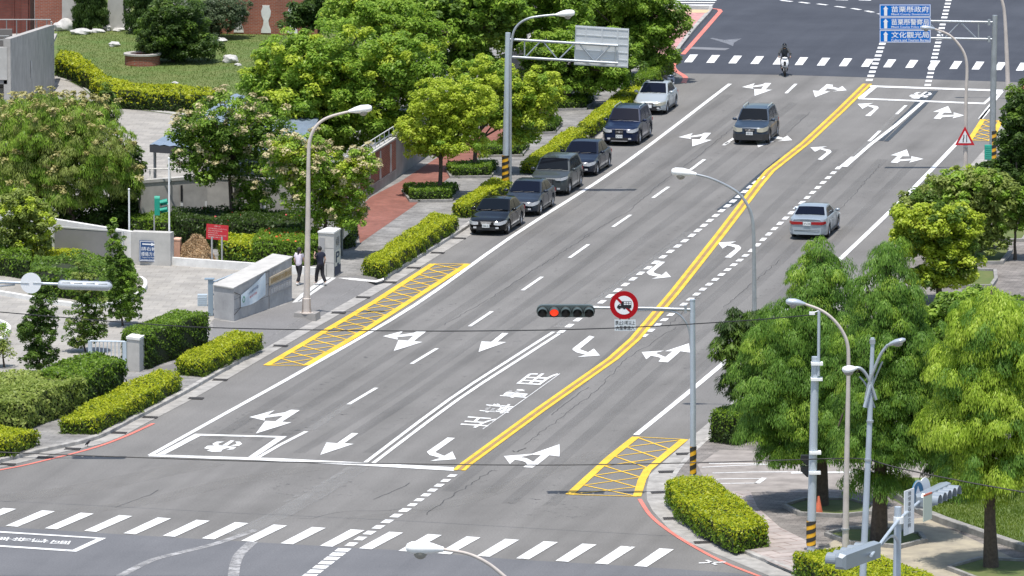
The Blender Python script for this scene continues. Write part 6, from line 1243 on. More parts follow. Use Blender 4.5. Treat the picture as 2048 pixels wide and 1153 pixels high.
pts = bez([V(1023, 92, Y - .1), V(1026, 68, Y - .1), V(1036, 50, Y - .1), V(1055, 38, Y - .1), V(1080, 33, Y - .1), V(1112, 30, Y - .1)], 5); b = MB(); b.tube(pts, [.055] * len(pts), 10); up(b.build('lamp_arm', GALV, smooth=40), t); cobra(t, pts[-1], (1, 0, .1), LAMPW, .9, .42, .34)
# blue direction gantry on the right
p = P(1984, 341, .12); Y = p.y; t = thing('sign_gantry', 'steel gantry holding three stacked blue direction signs over the road', 'sign gantry', tuple(p)); SQ = S(Y)
b = MB(); b.tube([p, V(1986, 200, Y), V(1990, 31, Y)], [.155, .15, .12], 14); up(b.build('pole', GALV, smooth=40), t)
stripes(t, p.x + .05, p.y, V(0, 318, Y).z, V(0, 262, Y).z, .163, 4)
for a, c in (((1985, 45), (1762, 41)), ((1985, 79), (1762, 75))): b = MB(); b.tube([V(*a, Y), V(*c, Y)], .06, 10); up(b.build('chord', GALV, smooth=40), t)
for a, c in (((1957, 46), (1957, 76)), ((1952, 76), (1923, 47)), ((1919, 46), (1891, 75)), ((1886, 75), (1856, 44))): b = MB(); b.tube([V(*a, Y), V(*c, Y)], .032, 8); up(b.build('strut', GALV, smooth=40), t)
for y in (45, 79): b = MB(); c = V(1978, y, Y); b.box(tuple(c), (.12, .14, .28)); b.box((c.x - .05, c.y, c.z), (.35, .05, .05)); up(b.build('clamp', GALV), t)
DBLUE = mat('direction_blue', (.002, .15, .55), .6, spec=.15); Ys = Y - .14
for i, (ch, en, y0, y1) in enumerate((('苗栗縣政府', 'Miaoli County Government', 9, 34.6), ('苗栗縣警察局', 'Miaoli County Police Bureau', 34.6, 60), ('文化觀光局', 'Culture and Tourism Bureau', 60, 86))):
    q = [V(1759, y1 - .25, Ys), V(1861.5, y1 - .25, Ys), V(1861.5, y0 + .25, Ys), V(1759, y0 + .25, Ys)]; o = panel('direction_sign', q, DBLUE, t); o['label'] = ['top blue sign', 'middle blue sign', 'bottom blue sign'][i]
    b = MB(); frame_on(b, q, .005, .02, .995, .98, .013, .05); poly_on(b, q, [(.09, .10), (.15, .10), (.15, .62), (.17, .62), (.12, .88), (.07, .62), (.09, .62)])
    w_ = .98; text_quad(b, ch, inner(q, .23, .36, .965, .86), .012); text_quad(b, en, inner(q, .23, .10, .97, .30), .012); up(b.build('sign_lettering', SWHITE), t)
# green box by the blue gantry
p = P(1976, 362, .12); t = thing('utility_box', 'small bright green ribbed box on a post by the striped gantry pole', 'box', tuple(p)); Yg = p.y; b = MB(); c0 = V(1976, 305, Yg - .25); hz = 29 / S(Yg); b.box(tuple(c0), (.33, .25, hz)); up(b.build('casing', mat('box_green', (.02, .36, .26), .5)), t)
b = MB()
for k in range(6): b.box((c0.x, c0.y - .13, c0.z - hz * .38 + k * hz * .15), (.24, .02, .03))
up(b.build('vent', mat('box_green_light', (.10, .48, .36), .5)), t); b = MB(); b.tube([p, Vector((p.x, p.y, c0.z - hz / 2 + .02))], .05, 8); up(b.build('post', GALV), t)
# triangular warning sign on its lamp post
p = P(1931, 378, .12); Ys = p.y - .17; q3 = [V(1911.5, 290, Ys), V(1948, 290, Ys), V(1930, 255, Ys)]; c = (q3[0] + q3[1] + q3[2]) / 3
t = thing('warning_sign', 'triangular red and white road narrows sign on the grey lamp post', 'sign', tuple(c))
def tri(f, off, nm, m, th=None):
    P3 = [c + (p_ - c) * f + Vector((0, -off, 0)) for p_ in q3]; b = MB(); b.add(P3 + ([p_ + Vector((0, th, 0)) for p_ in P3] if th else []), [(0, 1, 2)] + ([(5, 4, 3), (0, 3, 4, 1), (1, 4, 5, 2), (2, 5, 3, 0)] if th else [])); return up(b.build(nm, m), t)
tri(1.08, 0, 'plate', mat('sign_red_bright', (.55, .015, .03), .4), .03); tri(.72, .004, 'face', SWHITE)
b = MB(); W = lambda x, y: V(x, y, Ys - .010)
for pts in ([(1925.5, 285), (1927.3, 285), (1927.3, 279.5), (1928.6, 276.5), (1928.6, 270), (1926.8, 270), (1926.8, 276), (1925.5, 279)], [(1932.6, 285), (1934.4, 285), (1934, 270), (1932.6, 270)]): P3 = [W(*a) for a in pts]; b.add(P3, [tuple(a) for a in tessellate_polygon([P3])])
up(b.build('pictogram', SBLK), t); b = MB(); b.box((c.x, Ys + .08, c.z), (.3, .1, .06)); b.box((V(1931, 291, Ys).x, Ys + .03, V(1931, 293, Ys).z), (.22, .05, .12)); up(b.build('bracket', GALV), t)
# signal mast at the bottom right, arm running away from the camera
pb = P(1790, 1372, .12); Yb = pb.y; zt = V(1795, 1020, Yb).z; t = thing('signal_mast', 'near signal mast whose arm carries round signs and a five-light signal', 'traffic signal', tuple(pb))
b = MB(); b.tube([pb, V(1796, 1014, Yb)], [.15, .12], 14); up(b.build('pole', GALVB, smooth=40), t)
def arm_pt(px, py): # on the horizontal arm plane at height za
    return P(px, py, za)
za = V(1797, 1040, Yb).z; A0 = arm_pt(1742, 1112); A1_ = arm_pt(1797, 1040); A2_ = arm_pt(1868, 978)
b = MB(); b.tube([A0, A1_.lerp(A0, .02), A2_], [.05, .06, .045], 10); up(b.build('arm', GALVB, smooth=40), t)
br = A1_ + (A0 - A1_) * .45; b = MB(); pts = bez([Vector((A1_.x, A1_.y - .05, za - 1.5)), Vector((A1_.x - .03, A1_.y - .3, za - .7)), A1_.lerp(A0, .25) - Vector((0, 0, .25)), A1_.lerp(A0, .6) - Vector((0, 0, .1))], 5); b.tube(pts, .06, 8, flat=.6); up(b.build('brace', GALVB), t)
b = MB(); b.lathe([(.17, za - .12), (.17, za + .1)], 12, Matrix.Translation((A1_.x, A1_.y, 0))); up(b.build('clamp', LAMPW), t)
ad = (A2_ - A0).normalized()
def housing(c, d, nlen, nm, m, flip=1):
    """five lamps in a row along horizontal direction d; visors face sideways (flip)"""
    d = d.normalized(); s = Vector((-d.y, d.x, 0)) * flip; zz = Vector((0, 0, 1)); n = 5; hw = .2; L2 = nlen / 2; b = MB()
    prof = [(-.22, -.24), (-.22, .24), (0.02, .29), (.18, .25), (.18, -.25)]
    r0 = [c - d * L2 + s * a + zz * e for a, e in prof]; r1 = [c + d * L2 + s * a + zz * e for a, e in prof]; k = len(prof)
    ra = [c - d * (L2 + .12) + s * a * .6 + zz * e * .6 for a, e in prof]; rb = [c + d * (L2 + .12) + s * a * .6 + zz * e * .6 for a, e in prof]
    b.add(ra + r0 + r1 + rb, [tuple(range(k)), tuple(reversed(range(3 * k, 4 * k)))] + [(o + i, o + (i + 1) % k, o + k + (i + 1) % k, o + k + i) for o in (0, k, 2 * k) for i in range(k)]); up(b.build(nm, m), t)
    for i in range(n):
        q = c + d * (nlen * ((i + .5) / n - .5)) + s * .14; b = MB(); m_ = 14; vs = []
        for rr, dd in ((.23, 0), (.23, .42)):
            for j in range(m_ + 1): a = R(-25 + 230 * j / m_); vs.append(q + d * (rr * math.cos(a)) + zz * (rr * math.sin(a)) + s * dd)
        b.add(vs, [(j, j + 1, m_ + 2 + j, m_ + 1 + j) for j in range(m_)]); up(b.build('visor', m), t)
        b = MB(); b.add([q + s * .02 + d * (.16 * math.cos(j * .45)) + zz * (.16 * math.sin(j * .45)) for j in range(14)], [tuple(range(14))]); up(b.build('lens', LENS), t)
HB = mat('housing_pale', (.30, .34, .37), .35, .25)
h1 = arm_pt(1715, 1112); housing(Vector((h1.x, h1.y, za)), Vector((.55, 1, 0)), 2.5, 'near_signal_housing', HB, 1)
h2 = P(1868, 992, za); housing(Vector((h2.x, h2.y, za)), Vector((.42, 1, 0)), 2.4, 'far_signal_housing', HB, -1)
# signs on this arm, seen almost edge-on
def edge_sign(px, py, w, h, m, nm, lab, round_=False, yaw=R(62), text=None):
    c = P(px, py, za - .0); t2 = thing(nm, lab, 'sign', (c.x, c.y, c.z), yaw); b = MB()
    if round_: b.lathe([(w / 2, -.015), (w / 2, .015)], 30, Matrix.Rotation(R(90), 4, 'X'))
    else: b.box((0, 0, 0), (w, .03, h))
    b.build('plate', m, t2); return t2
SB = mat('sign_blue_mid', (.04, .16, .30), .4)
e1 = edge_sign(1835, 990, 1.0, 1.0, SB, 'round_sign', 'round blue sign seen almost edge-on on the near mast arm', True)
b = MB(); b.lathe([(.50, -.024), (.50, .0)], 30, Matrix.Rotation(R(90), 4, 'X')); b.lathe([(.46, -.005), (.46, .026)], 30, Matrix.Rotation(R(90), 4, 'X'))
b = MB(); b.add([(.5 * math.cos(a * .2094), -.018, .5 * math.sin(a * .2094)) for a in range(30)] + [(.44 * math.cos(a * .2094), -.018, .44 * math.sin(a * .2094)) for a in range(30)], [(i, (i + 1) % 30, 30 + (i + 1) % 30, 30 + i) for i in range(30)]); b.add([(-.06, -.018, -.3), (.06, -.018, -.3), (.06, -.018, .05), (.18, -.018, .05), (0, -.018, .32), (-.18, -.018, .05), (-.06, -.018, .05)], [(0, 1, 2, 6), (3, 4, 5)]); b.build('arrow_mark', SWHITE, e1)
e2 = edge_sign(1848, 985, 1.0, 1.0, SWHITE, 'round_sign', 'round pale sign back next to the blue one on the near mast arm', True)
e3 = edge_sign(1818, 1024, .75, 1.5, SWHITE, 'plate_sign', 'tall white text plate hanging nearest the pole on the near mast arm'); 
b = MB(); 
for k, ch in enumerate('機慢車兩段左轉'): text_quad(b, ch, [(-.12, -.018, .55 - k * .18), (.12, -.018, .55 - k * .18), (.12, -.018, .70 - k * .18), (-.12, -.018, .70 - k * .18)])
b.build('lettering', SBLK, e3)
e4 = edge_sign(1855, 1016, .65, .85, mat('plate_pale_green', (.50, .55, .46), .5), 'plate_sign', 'smaller pale plate with orange top below the pale round sign'); b = MB(); b.box((0, 0, .46), (.65, .034, .06)); b.build('top_strip', OR, e4)
# overhead wires
WIRE = mat('wire_black', (.02, .02, .02), .6)
def wire(name, label, pts, r=.02):
    W = [V(x, y, P(x, by, 0).y) for x, y, by in pts]; W = smooth_line(W, 8); b = MB(); b.tube(W, r, 5); o = b.build(name, WIRE); tag(o, label, 'wire')
wire('overhead_wire', 'thin black wire hanging low across the near stop line', [(-120, 899, 1165), (52, 907, 1165), (265, 915, 1165), (512, 923, 1165), (800, 928, 1165), (1100, 930.5, 1165), (1385, 926, 1165), (1560, 921, 1165), (1690, 917, 1165), (1735, 919, 1235)])
wire('overhead_wire', 'thin grey wire running from the double lamp to the right edge', [(1736, 919, 1235), (1800, 937, 1235), (1920, 962, 1235), (2048, 985, 1235), (2150, 1004, 1235)], .025)
wire('overhead_wire', 'thin black wire from the camera pole across to the left edge', [(1636, 629, 1112), (1500, 641, 1105), (1244, 656, 1090), (1000, 662, 1075), (750, 662, 1060), (430, 656, 1045), (245, 645, 1035), (40, 628, 1025), (-100, 616, 1020)], .02)
# ---------------------------------------------------------------- vehicles
CGLASS = mat('tinted_glass', (.004, .006, .014), .1, spec=.2); CG2 = mat('clear_glass', (.006, .009, .013), .1, spec=.12)
TYRE = mat('tyre_rubber', (.018, .018, .018), .8); RIM = mat('alloy_rim', (.55, .56, .58), .3, .8); CHR = mat('chrome', (.75, .76, .78), .15, .9)
HLM = mat('headlight_glass', (.66, .68, .70), .1, .3); TLM = mat('tail_light_red', (.32, .01, .012), .2); TRIMB = mat('black_trim', (.022, .022, .024), .5); PLW = mat('plate_white_car', (.78, .80, .80), .4)
UNDER = mat('underbody', (.010, .010, .010), .9); AMB = mat('amber_lens', (.65, .20, .03), .25)
def paintm(name, c, metal=.15, rough=.28): return mat(name, c, rough, metal, coat=.3)
def lerp(a, b, t): return a + (b - a) * t
def pw(x, pts):
    if x <= pts[0][0]: return pts[0][1]
    for (x0, y0), (x1, y1) in zip(pts, pts[1:]):
        if x <= x1: t = (x - x0) / (x1 - x0); t = t * t * (3 - 2 * t) * .5 + t * .5; return lerp(y0, y1, t)
    return pts[-1][1]
_wheel = {}
def wheel_parts(t, x, y, r, side):
    key = round(r, 3)
    if key not in _wheel:
        b = MB(); w = .21; b.lathe([(r * .62, -w / 2), (r * .9, -w / 2), (r * .985, -w / 2 + .03), (r, 0), (r * .985, w / 2 - .03), (r * .9, w / 2), (r * .62, w / 2)], 28, cap=False); o1 = b.build('tyre', TYRE, smooth=40)
        b = MB(); b.lathe([(r * .66, w / 2 - .03), (r * .60, w / 2 - .012), (r * .57, w / 2 - .05)], 28, cap=False)
        for k in range(5):
            a = 2 * math.pi * k / 5; b.box((math.cos(a) * r * .34, math.sin(a) * r * .34, w / 2 - .035), (r * .5, r * .15, .03), a)
        b.lathe([(r * .13, w / 2 - .05), (r * .12, w / 2 - .01)], 12); o2 = b.build('rim', RIM, smooth=40)
        b = MB(); b.lathe([(r * .6, w / 2 - .10), (r * .6, w / 2 - .09)], 20); o3 = b.build('wheel_shade_disc', mat('wheel_shadow', (.05, .05, .052), .6))  # dark disc behind the spokes, the shade inside the wheel put into its colour
        _wheel[key] = (o1, o2, o3); new = False
        first = True
    else: first = False
    o1, o2, o3 = _wheel[key]
    M_ = Matrix.Translation((x, y, r)) @ Matrix.Rotation(R(-90 if side > 0 else 90), 4, 'X')
    if not first: o1, o2, o3 = [q.copy() for q in (o1, o2, o3)]; [col.objects.link(q) for q in (o1, o2, o3)]
    w = bpy.data.objects.new('wheel', None); col.objects.link(w); w.parent = t; w.matrix_local = M_
    for q in (o1, o2, o3): q.parent = w; q.location = (0, 0, 0)
def car(label, c1, c2, kind, L_, W, H, wb, color, facing=1, nm='car', plate='', wr=.32, prm=None, cat='car', glass=None, dirpx=None, group='parked cars along the kerb'):
    """c1, c2: photo contact points of the front and rear wheel on the side turned to the picture's right"""
    p1, p2 = P(*c1), P(*c2); mid = (p1 + p2) / 2
    d = (P(*dirpx[0]) - P(*dirpx[1])).normalized() if dirpx else (p1 - p2).normalized()   # towards the car's front
    ang = math.atan2(d.y, d.x); side = Vector((d.y, -d.x, 0))   # the car's right hand side
    sgn = 1 if facing > 0 else -1          # facing the camera: picture right is the car's left
    ctr = mid + side * sgn * (W / 2 - .06)
    g = dict(nose=.70, cowl=.98, belt=.93, deck=1.0, tail=.92, xc=.98, xrf=.22, xrr=-.95, xd=-1.62, tum=.70, wbb=.90, fo=.92)
    if kind == 'suv': g.update(nose=.88, cowl=1.10, belt=1.03, deck=1.05, tail=1.03, xc=1.05, xrf=.45, xrr=-1.62, xd=-2.0, tum=.74, wbb=.92)
    g.update(prm or {})
    t = thing(nm, label, cat, (ctr.x, ctr.y, .006), ang, group)
    hl = L_ / 2; fax = hl - g['fo']; rax = fax - wb; ar = wr + .075
    top = [(-hl, g['tail'] - .04), (-hl + .12, g['tail']), (g['xd'], g['deck']), (g['xd'] + .35, g['belt'] + .05), (g['xc'] - .25, g['cowl']), (g['xc'] + .12, g['cowl'] - .02), (hl - .45, g['nose'] + .08), (hl - .12, g['nose']), (hl, g['nose'] - .10)]
    hw = W / 2
    def wid(x):
        dd = max(0, abs(x) - (hl - .62)) / .62
        return hw * (1 - .26 * dd ** 2.4)
    xs = sorted(set([-hl, -hl + .03, -hl + .08, hl - .08, hl - .03, hl] + list(np.linspace(-hl, hl, 64))))
    rings = []
    for x in xs:
        w = wid(x); h = pw(x, top); zb = .20 + (.06 if abs(x) > hl - .3 else 0); arcz = 0; near = 0
        for ax in (fax, rax):
            dx = abs(x - ax)
            if dx < ar: arcz = max(arcz, wr + math.sqrt(ar * ar - dx * dx)); near = 1
        zz = [zb, zb + .02, zb + .20, h * .60, h - .17, h - .05, h, h + .015, h + .022]
        yy = [w * .80, w * .965, w * .995, w * 1.0, w * .975, w * .93, w * .85, w * .5, 0]
        for j in range(4): zz[j] = max(zz[j], arcz - .015 + j * .005)
        if near: yy[0] = w * .80; 
        zz[4] = max(zz[4], zz[3] + .01); zz[5] = max(zz[5], zz[4] + .01); zz[6] = max(zz[6], zz[5] + .01); zz[7] = max(zz[7], zz[6] + .003); zz[8] = max(zz[8], zz[7] + .003)
        rings.append([(x, y, z) for y, z in zip(yy, zz)] + [(x, -y, z) for y, z in list(zip(yy, zz))[-2::-1]])
    def bend(r, s):
        return [(x + s * (-.10 * max(0, (z - .50)) ** 1.5 * 2 - .06 * max(0, .42 - z)), y, z) for x, y, z in r]
    rings[0] = bend(rings[0], -1); rings[-1] = bend(rings[-1], 1)
    b = MB(); b.grid(rings); k = len(rings[0])
    for r in (rings[0], rings[-1]): b.add(r, [tuple(range(k))])
    b.build('body', color, t, smooth=32)
    b = MB(); b.box((0, 0, .40), (L_ - .5, W * .78, .38)); b.build('underbody', UNDER, t)
    # cabin
    be, wbb, tum = g['belt'], g['wbb'], g['tum']; xf, xr = g['xc'], g['xd']; rt = [(xr, g['deck'] + .0), (g['xrr'], H - .05), (g['xrr'] + .4, H - .01), (lerp(g['xrr'], g['xrf'], .6), H), (g['xrf'], H - .045), (xf, g['cowl'] - .01)]
    def hc(x):
        for (x0, y0), (x1, y1) in zip(rt, rt[1:]):
            if x <= x1: return lerp(y0, y1, (x - x0) / (x1 - x0))
        return rt[-1][1]
    def yw(z): return hw * lerp(wbb, tum, min(1, max(0, (z - be) / (H - be))) ** 1.15)
    cx = sorted(set(list(np.linspace(xr, xf, 22)) + [g['xrr'], g['xrr'] + .4, g['xrf']])); rows = []
    for x in cx:
        h = hc(x); z0 = be - .1; zs_ = [z0, lerp(be, h, .33), lerp(be, h, .66), h - .035, h - .008, h + .008, h + .014]
        zs_ = [max(z0, z) for z in zs_]; ys = [yw(z0) * .99, yw(zs_[1]), yw(zs_[2]), yw(zs_[3]), yw(h) * .93, yw(h) * .5, 0]
        rows.append([(x, y, z) for y, z in zip(ys, zs_)] + [(x, -y, z) for y, z in list(zip(ys, zs_))[-2::-1]])
    b = MB(); b.grid(rows); b.build('cabin', color, t, smooth=30)
    GL = glass or CGLASS
    def pane(nmx, x0, x1, u0=.06, u1=.94, o=.014):
        # sloping pane between the points (x0, low) and (x1, high)
        rws = []
        for i in range(6):
            s_ = lerp(u0, u1, i / 5); x = lerp(x0, x1, s_); h = hc(x); yy_ = yw(h) * .93 * lerp(.99, .95, s_); rws.append([(x + (.012 if x0 > x1 else -.012), yy_ * q, h + .014 + o * .9 + .012 * (1 - q * q)) for q in np.linspace(-1, 1, 9)])
        b = MB(); b.grid(rws); return b.build(nmx, GL if nmx != 'windscreen' or glass is None else glass, t, smooth=50)
    pane('windscreen', xf, g['xrf']); pane('rear_window', xr, g['xrr'])
    for s in (1, -1):
        def sp(x, z, o=.010): return (x, s * (yw(z) + o), z)
        zl = be + .035; pill = [(-.0, .03)]
        def side(xa, xb, slant_a, slant_b, nmx='side_window'):
            # xa < xb at belt; slants move the upper corners
            za_ = min(hc(xa + slant_a) - .10, H - .11); zb_ = min(hc(xb + slant_b) - .10, H - .11); n = 8; lo = []; hi = []; mdl = []
            for i in range(n + 1):
                f = i / n; lo.append(sp(lerp(xa, xb, f), zl)); z = min(lerp(za_, zb_, f) + .02 * math.sin(math.pi * f), H - .09); xx = lerp(xa + slant_a, xb + slant_b, f); hi.append(sp(xx, z)); zm = (z + zl) / 2; mdl.append(sp((lerp(xa, xb, f) + xx) / 2, zm))
            b = MB(); b.grid([lo, mdl, hi]); b.build(nmx, GL, t, smooth=50)
        xm = lerp(g['xrf'], g['xrr'], .42)
        side(xm + .05, xf - .22, 0, g['xrf'] - xf + .16)
        if kind == 'suv': side(xm - .82, xm - .03, 0, 0); side(xr + .32, xm - .90, (g['xrr'] - xr) * .75, 0)
        else: side(max(xr + .30, xm - 1.08), xm - .03, (g['xrr'] - xr) * .55, 0)
        # mirror, door handles, seams, sill
        b = MB(); mx = xf - .28; b.ball((mx, s * (hw * wbb + .15), be + .10), (.07, .12, .075), 12, 8); b.tube([(mx, s * hw * .88, be + .04), (mx, s * (hw * wbb + .1), be + .07)], .025, 6); b.build('mirror', color, t, smooth=60)
        for hx in (xm + .12, xm - .85): b = MB(); b.box((hx, s * (wid(hx) * .985 + .008), g['belt'] - .13), (.18, .03, .035)); b.build('door_handle', g.get('hm', color), t)
        b = MB()
        for sx in (xf - .16, xm + .01, xm - .98): b.patch([(sx - .006, s * (wid(sx) + .001), .34, be - .05), (sx + .006, s * (wid(sx) + .001), .34, be - .05)], .003)
        b.build('door_gap', UNDER, t)
        b = MB(); x0, x1 = rax + ar + .05, fax - ar - .05; b.patch([(x0, s * (wid(x0) + .004), .21, .30), (x1, s * (wid(x1) + .004), .21, .30)], .012); b.build('sill_trim', g.get('sill', TRIMB), t)
        if g.get('cladding'):
            for ax in (fax, rax):
                b = MB(); n = 14; rr0, rr1 = ar - .01, ar + .07; vs = [(ax + r_ * math.cos(math.pi * j / n), s * (wid(ax) + .012), wr + r_ * math.sin(math.pi * j / n)) for r_ in (rr0, rr1) for j in range(n + 1)]
                b.add(vs, [(j, j + 1, n + 2 + j, n + 1 + j) for j in range(n)]); b.build('arch_trim', TRIMB, t)
        for ax in (fax, rax): wheel_parts(t, ax, s * (hw - .115), wr, s)
        if g.get('rails'): b = MB(); b.tube([(g['xrf'] - .12, s * yw(H) * .93, H - .03), (g['xrf'] - .25, s * yw(H) * .93, H + .05), (g['xrr'] + .35, s * yw(H) * .93, H + .05), (g['xrr'] + .15, s * yw(H) * .93, H - .02)], .022, 6); b.build('roof_rail', CHR, t)
        # lights
        yl = wid(hl); nz_ = g['nose']; hz0, hz1 = g.get('hlz', (nz_ - .20, nz_ - .05)); wy = g.get('hlw', .56)
        b = MB(); b.patch([(hl + .003, s * yl * wy, hz0 + .02, hz1 - .01), (hl + .006, s * yl * .75, hz0, hz1), (hl - .005, s * yl * .985, hz0 + .0, hz1 + .01), (hl - .10, s * (wid(hl - .10) + .003), hz0 + .02, hz1 + .03), (hl - .30, s * (wid(hl - .3) + .004), hz0 + .06, hz1 + .045), (hl - g.get('hll', .42), s * (wid(hl - .42) + .002), hz1 - .01, hz1 + .045)], .012); b.build('headlight', g.get('hm_', HLM), t, smooth=40)
        b = MB(); tz0, tz1 = g.get('tlz', (g['tail'] - .28, g['tail'] - .10)); b.patch([(-hl - .003, s * yl * g.get('tlw', .55), tz0 + .01, tz1 - .01), (-hl - .004, s * yl * .98, tz0, tz1), (-hl + .10, s * (wid(-hl + .1) + .004), tz0, tz1), (-hl + .28, s * (wid(-hl + .28) + .004), tz0 + .03, tz1)], .012); b.build('tail_light', TLM, t)
        if g.get('fog', 1): b = MB(); b.patch([(hl + .022, s * yl * .68, .34, .42), (hl + .015, s * yl * .9, .34, .42)], .008); b.build('fog_lamp', HLM if g.get('fog', 1) == 1 else TRIMB, t)
    # front details
    yl = wid(hl); gz0, gz1 = g.get('gz', (nz_ - .19, nz_ - .06)); gw = g.get('gw', .40)
    b = MB(); b.patch([(hl + .012, -yl * gw, gz0 + .03, gz1), (hl + .016, -yl * gw * .7, gz0, gz1), (hl + .016, yl * gw * .7, gz0, gz1), (hl + .012, yl * gw, gz0 + .03, gz1)], .012); gr = b.build('grille', g.get('gm', TRIMB), t)
    b = MB(); nbar = g.get('bars', 2)
    for i in range(nbar): zz = lerp(gz0 + .02, gz1 - .015, (i + .5) / nbar); b.patch([(hl + .032, -yl * gw * .85, zz - .013, zz + .013), (hl + .032, yl * gw * .85, zz - .013, zz + .013)], .006)
    b.build('grille_bar', CHR, gr)
    if g.get('chrome_rim'): b = MB(); b.patch([(hl + .034, -yl * gw, gz1 - .012, gz1 + .02), (hl + .034, yl * gw, gz1 - .012, gz1 + .02)], .008); b.build('grille_rim', CHR, gr)
    b = MB(); M_ = Matrix.Translation((hl + .034, 0, (gz0 + gz1) / 2)) @ Matrix.Rotation(R(90), 4, 'Y'); b.lathe([(.055, 0), (.05, .015)], 18, M_); b.build('badge', CHR, gr)
    bm_ = g.get('bumper', TRIMB); b = MB(); b.patch([(hl - .02, -yl * .72, .27, .42), (hl + .018, -yl * .5, .26, .43), (hl + .018, yl * .5, .26, .43), (hl - .02, yl * .72, .27, .42)], .012); b.build('lower_grille', TRIMB, t)
    if g.get('bumper'):
        b = MB(); b.patch([(hl - .42, -wid(hl - .42) - .006, .28, .52), (hl - .1, -wid(hl - .1) - .008, .26, .56), (hl + .02, -yl * .98, .26, .57), (hl + .036, 0, .26, .57), (hl + .02, yl * .98, .26, .57), (hl - .1, wid(hl - .1) + .008, .26, .56), (hl - .42, wid(hl - .42) + .006, .28, .52)], .014); b.build('bumper', bm_, t, smooth=40)
    if g.get('skid'): b = MB(); b.patch([(hl + .04, -yl * .62, .25, .285), (hl + .04, yl * .62, .25, .285)], .01); b.build('chrome_strip', CHR, t)
    pz = g.get('pz', .47)
    for e, x in ((1, hl + .06), (-1, -hl - .02)):
        zc = pz if e > 0 else g.get('rpz', g['tail'] - .19)
        b = MB(); b.box((x, 0, zc), (.012, .34, .16)); pl = b.build('number_plate', PLW, t); b = MB(); q = [Vector((x + e * .008, -e * .15, zc - .05)), Vector((x + e * .008, e * .15, zc - .05)), Vector((x + e * .008, e * .15, zc + .05)), Vector((x + e * .008, -e * .15, zc + .05))]
        if plate: text_quad(b, plate, q, .01); b.build('plate_lettering', mat('plate_ink', (.03, .06, .05), .5), pl)
    b = MB(); b.patch([(-hl - .004, -yl * .9, .44, .455), (-hl - .004, yl * .9, .44, .455)], .006); b.patch([(-hl - .004, -yl * .5, g['tail'] - .09, g['tail'] - .08), (-hl - .004, yl * .5, g['tail'] - .09, g['tail'] - .08)], .006); b.build('boot_gap', UNDER, t)
    # bonnet seam and wipers
    b = MB(); b.tube([(xf + .10, -hw * .6, g['cowl'] + .02), (xf - .02, -hw * .1, g['cowl'] + .05)], .008, 4); b.tube([(xf + .10, 0, g['cowl'] + .02), (xf - .02, hw * .5, g['cowl'] + .05)], .008, 4); b.build('wiper', TRIMB, t)
    if g.get('sunroof'): b = MB(); b.grid([[(x, y, hc(x) + .024) for y in np.linspace(-.36, .36, 3)] for x in (g['xrf'] - .25, g['xrf'] - .55, g['xrf'] - .85)]); b.build('sunroof', CGLASS, t)
    b = MB(); b.box((xf - .75, -.35 * 1, be - .02), (.5, .5, .3)); b.box((xf - .75, .35, be - .02), (.5, .5, .3)); b.build('seats_hidden', UNDER, t) if 0 else None
    return t
car('shiny black saloon parked nearest in the kerbside row', (1016.7, 467.5), (1042.7, 450.5), 'sedan', 4.80, 1.80, 1.47, 2.72, paintm('paint_black', (.006, .007, .008), .1, .12), plate='5866-EL', prm=dict(chrome_rim=1, bars=3, glass=1), glass=CG2, dirpx=((1024, 473), (1085, 433)))
car('dark blue-grey saloon parked second from the near end of the row', (1081.6, 429.6), (1103.1, 414.6), 'sedan', 4.62, 1.78, 1.46, 2.70, paintm('paint_bluegrey', (.022, .030, .045)), plate='', prm=dict(hlw=.5, nose=.72, hll=.55, bars=1), dirpx=((1060, 450), (1110, 417)))
car('grey SUV with hexagonal chrome grille parked third in the row', (1138.4, 388.7), (1159.4, 374.7), 'suv', 4.48, 1.85, 1.66, 2.67, paintm('paint_grey', (.055, .065, .07)), wr=.35, plate='', prm=dict(bars=4, gz=(.58, .82), gw=.42, chrome_rim=1, hlz=(.76, .88), skid=1, cladding=1), glass=CG2, dirpx=((1120, 410), (1170, 376)))
car('dark navy saloon parked fourth in the row behind the grey SUV', (1196.3, 350.8), (1215.2, 334.8), 'sedan', 4.78, 1.88, 1.50, 2.85, paintm('paint_navy_dark', (.012, .017, .032)), plate='', prm=dict(bars=2, chrome_rim=1, nose=.74), dirpx=((1180, 371), (1230, 338)))
car('navy SUV with silver roof rails and chrome V grille in the parked row', (1276.8, 288.6), (1301.8, 275.4), 'suv', 4.69, 1.82, 1.72, 2.70, paintm('paint_navy', (.008, .016, .045)), wr=.36, plate='BCP-0170', prm=dict(rails=1, skid=1, gz=(.60, .84), gw=.30, chrome_rim=1, bars=1, cladding=1, pz=.50), dirpx=((1260, 322), (1310, 287)))
car('silver saloon with sunroof parked farthest in the row', (1334.6, 227), (1349.9, 214.9), 'sedan', 4.53, 1.71, 1.48, 2.60, paintm('paint_silver', (.42, .46, .48), .3), plate='', prm=dict(bars=1, sunroof=1, hm_=mat('yellowed_headlight', (.50, .48, .38), .25)), dirpx=((1310, 285), (1360, 247)))
car('blue-grey SUV with dark bumper driving towards the camera', (1537.8, 287.5), (1552.8, 274), 'suv', 4.33, 1.80, 1.68, 2.63, paintm('paint_steel_blue', (.035, .055, .085), .15), wr=.34, nm='car', plate='ABB-0275', prm=dict(rails=1, bumper=mat('dark_bumper', (.03, .032, .035), .5), cladding=1, gz=(.70, .83), gw=.42, bars=1, hlz=(.66, .86), hm_=MATS['yellowed_headlight'], pz=.60, nose=.90), group=None, glass=CG2, dirpx=((1395, 329), (1445, 288)))
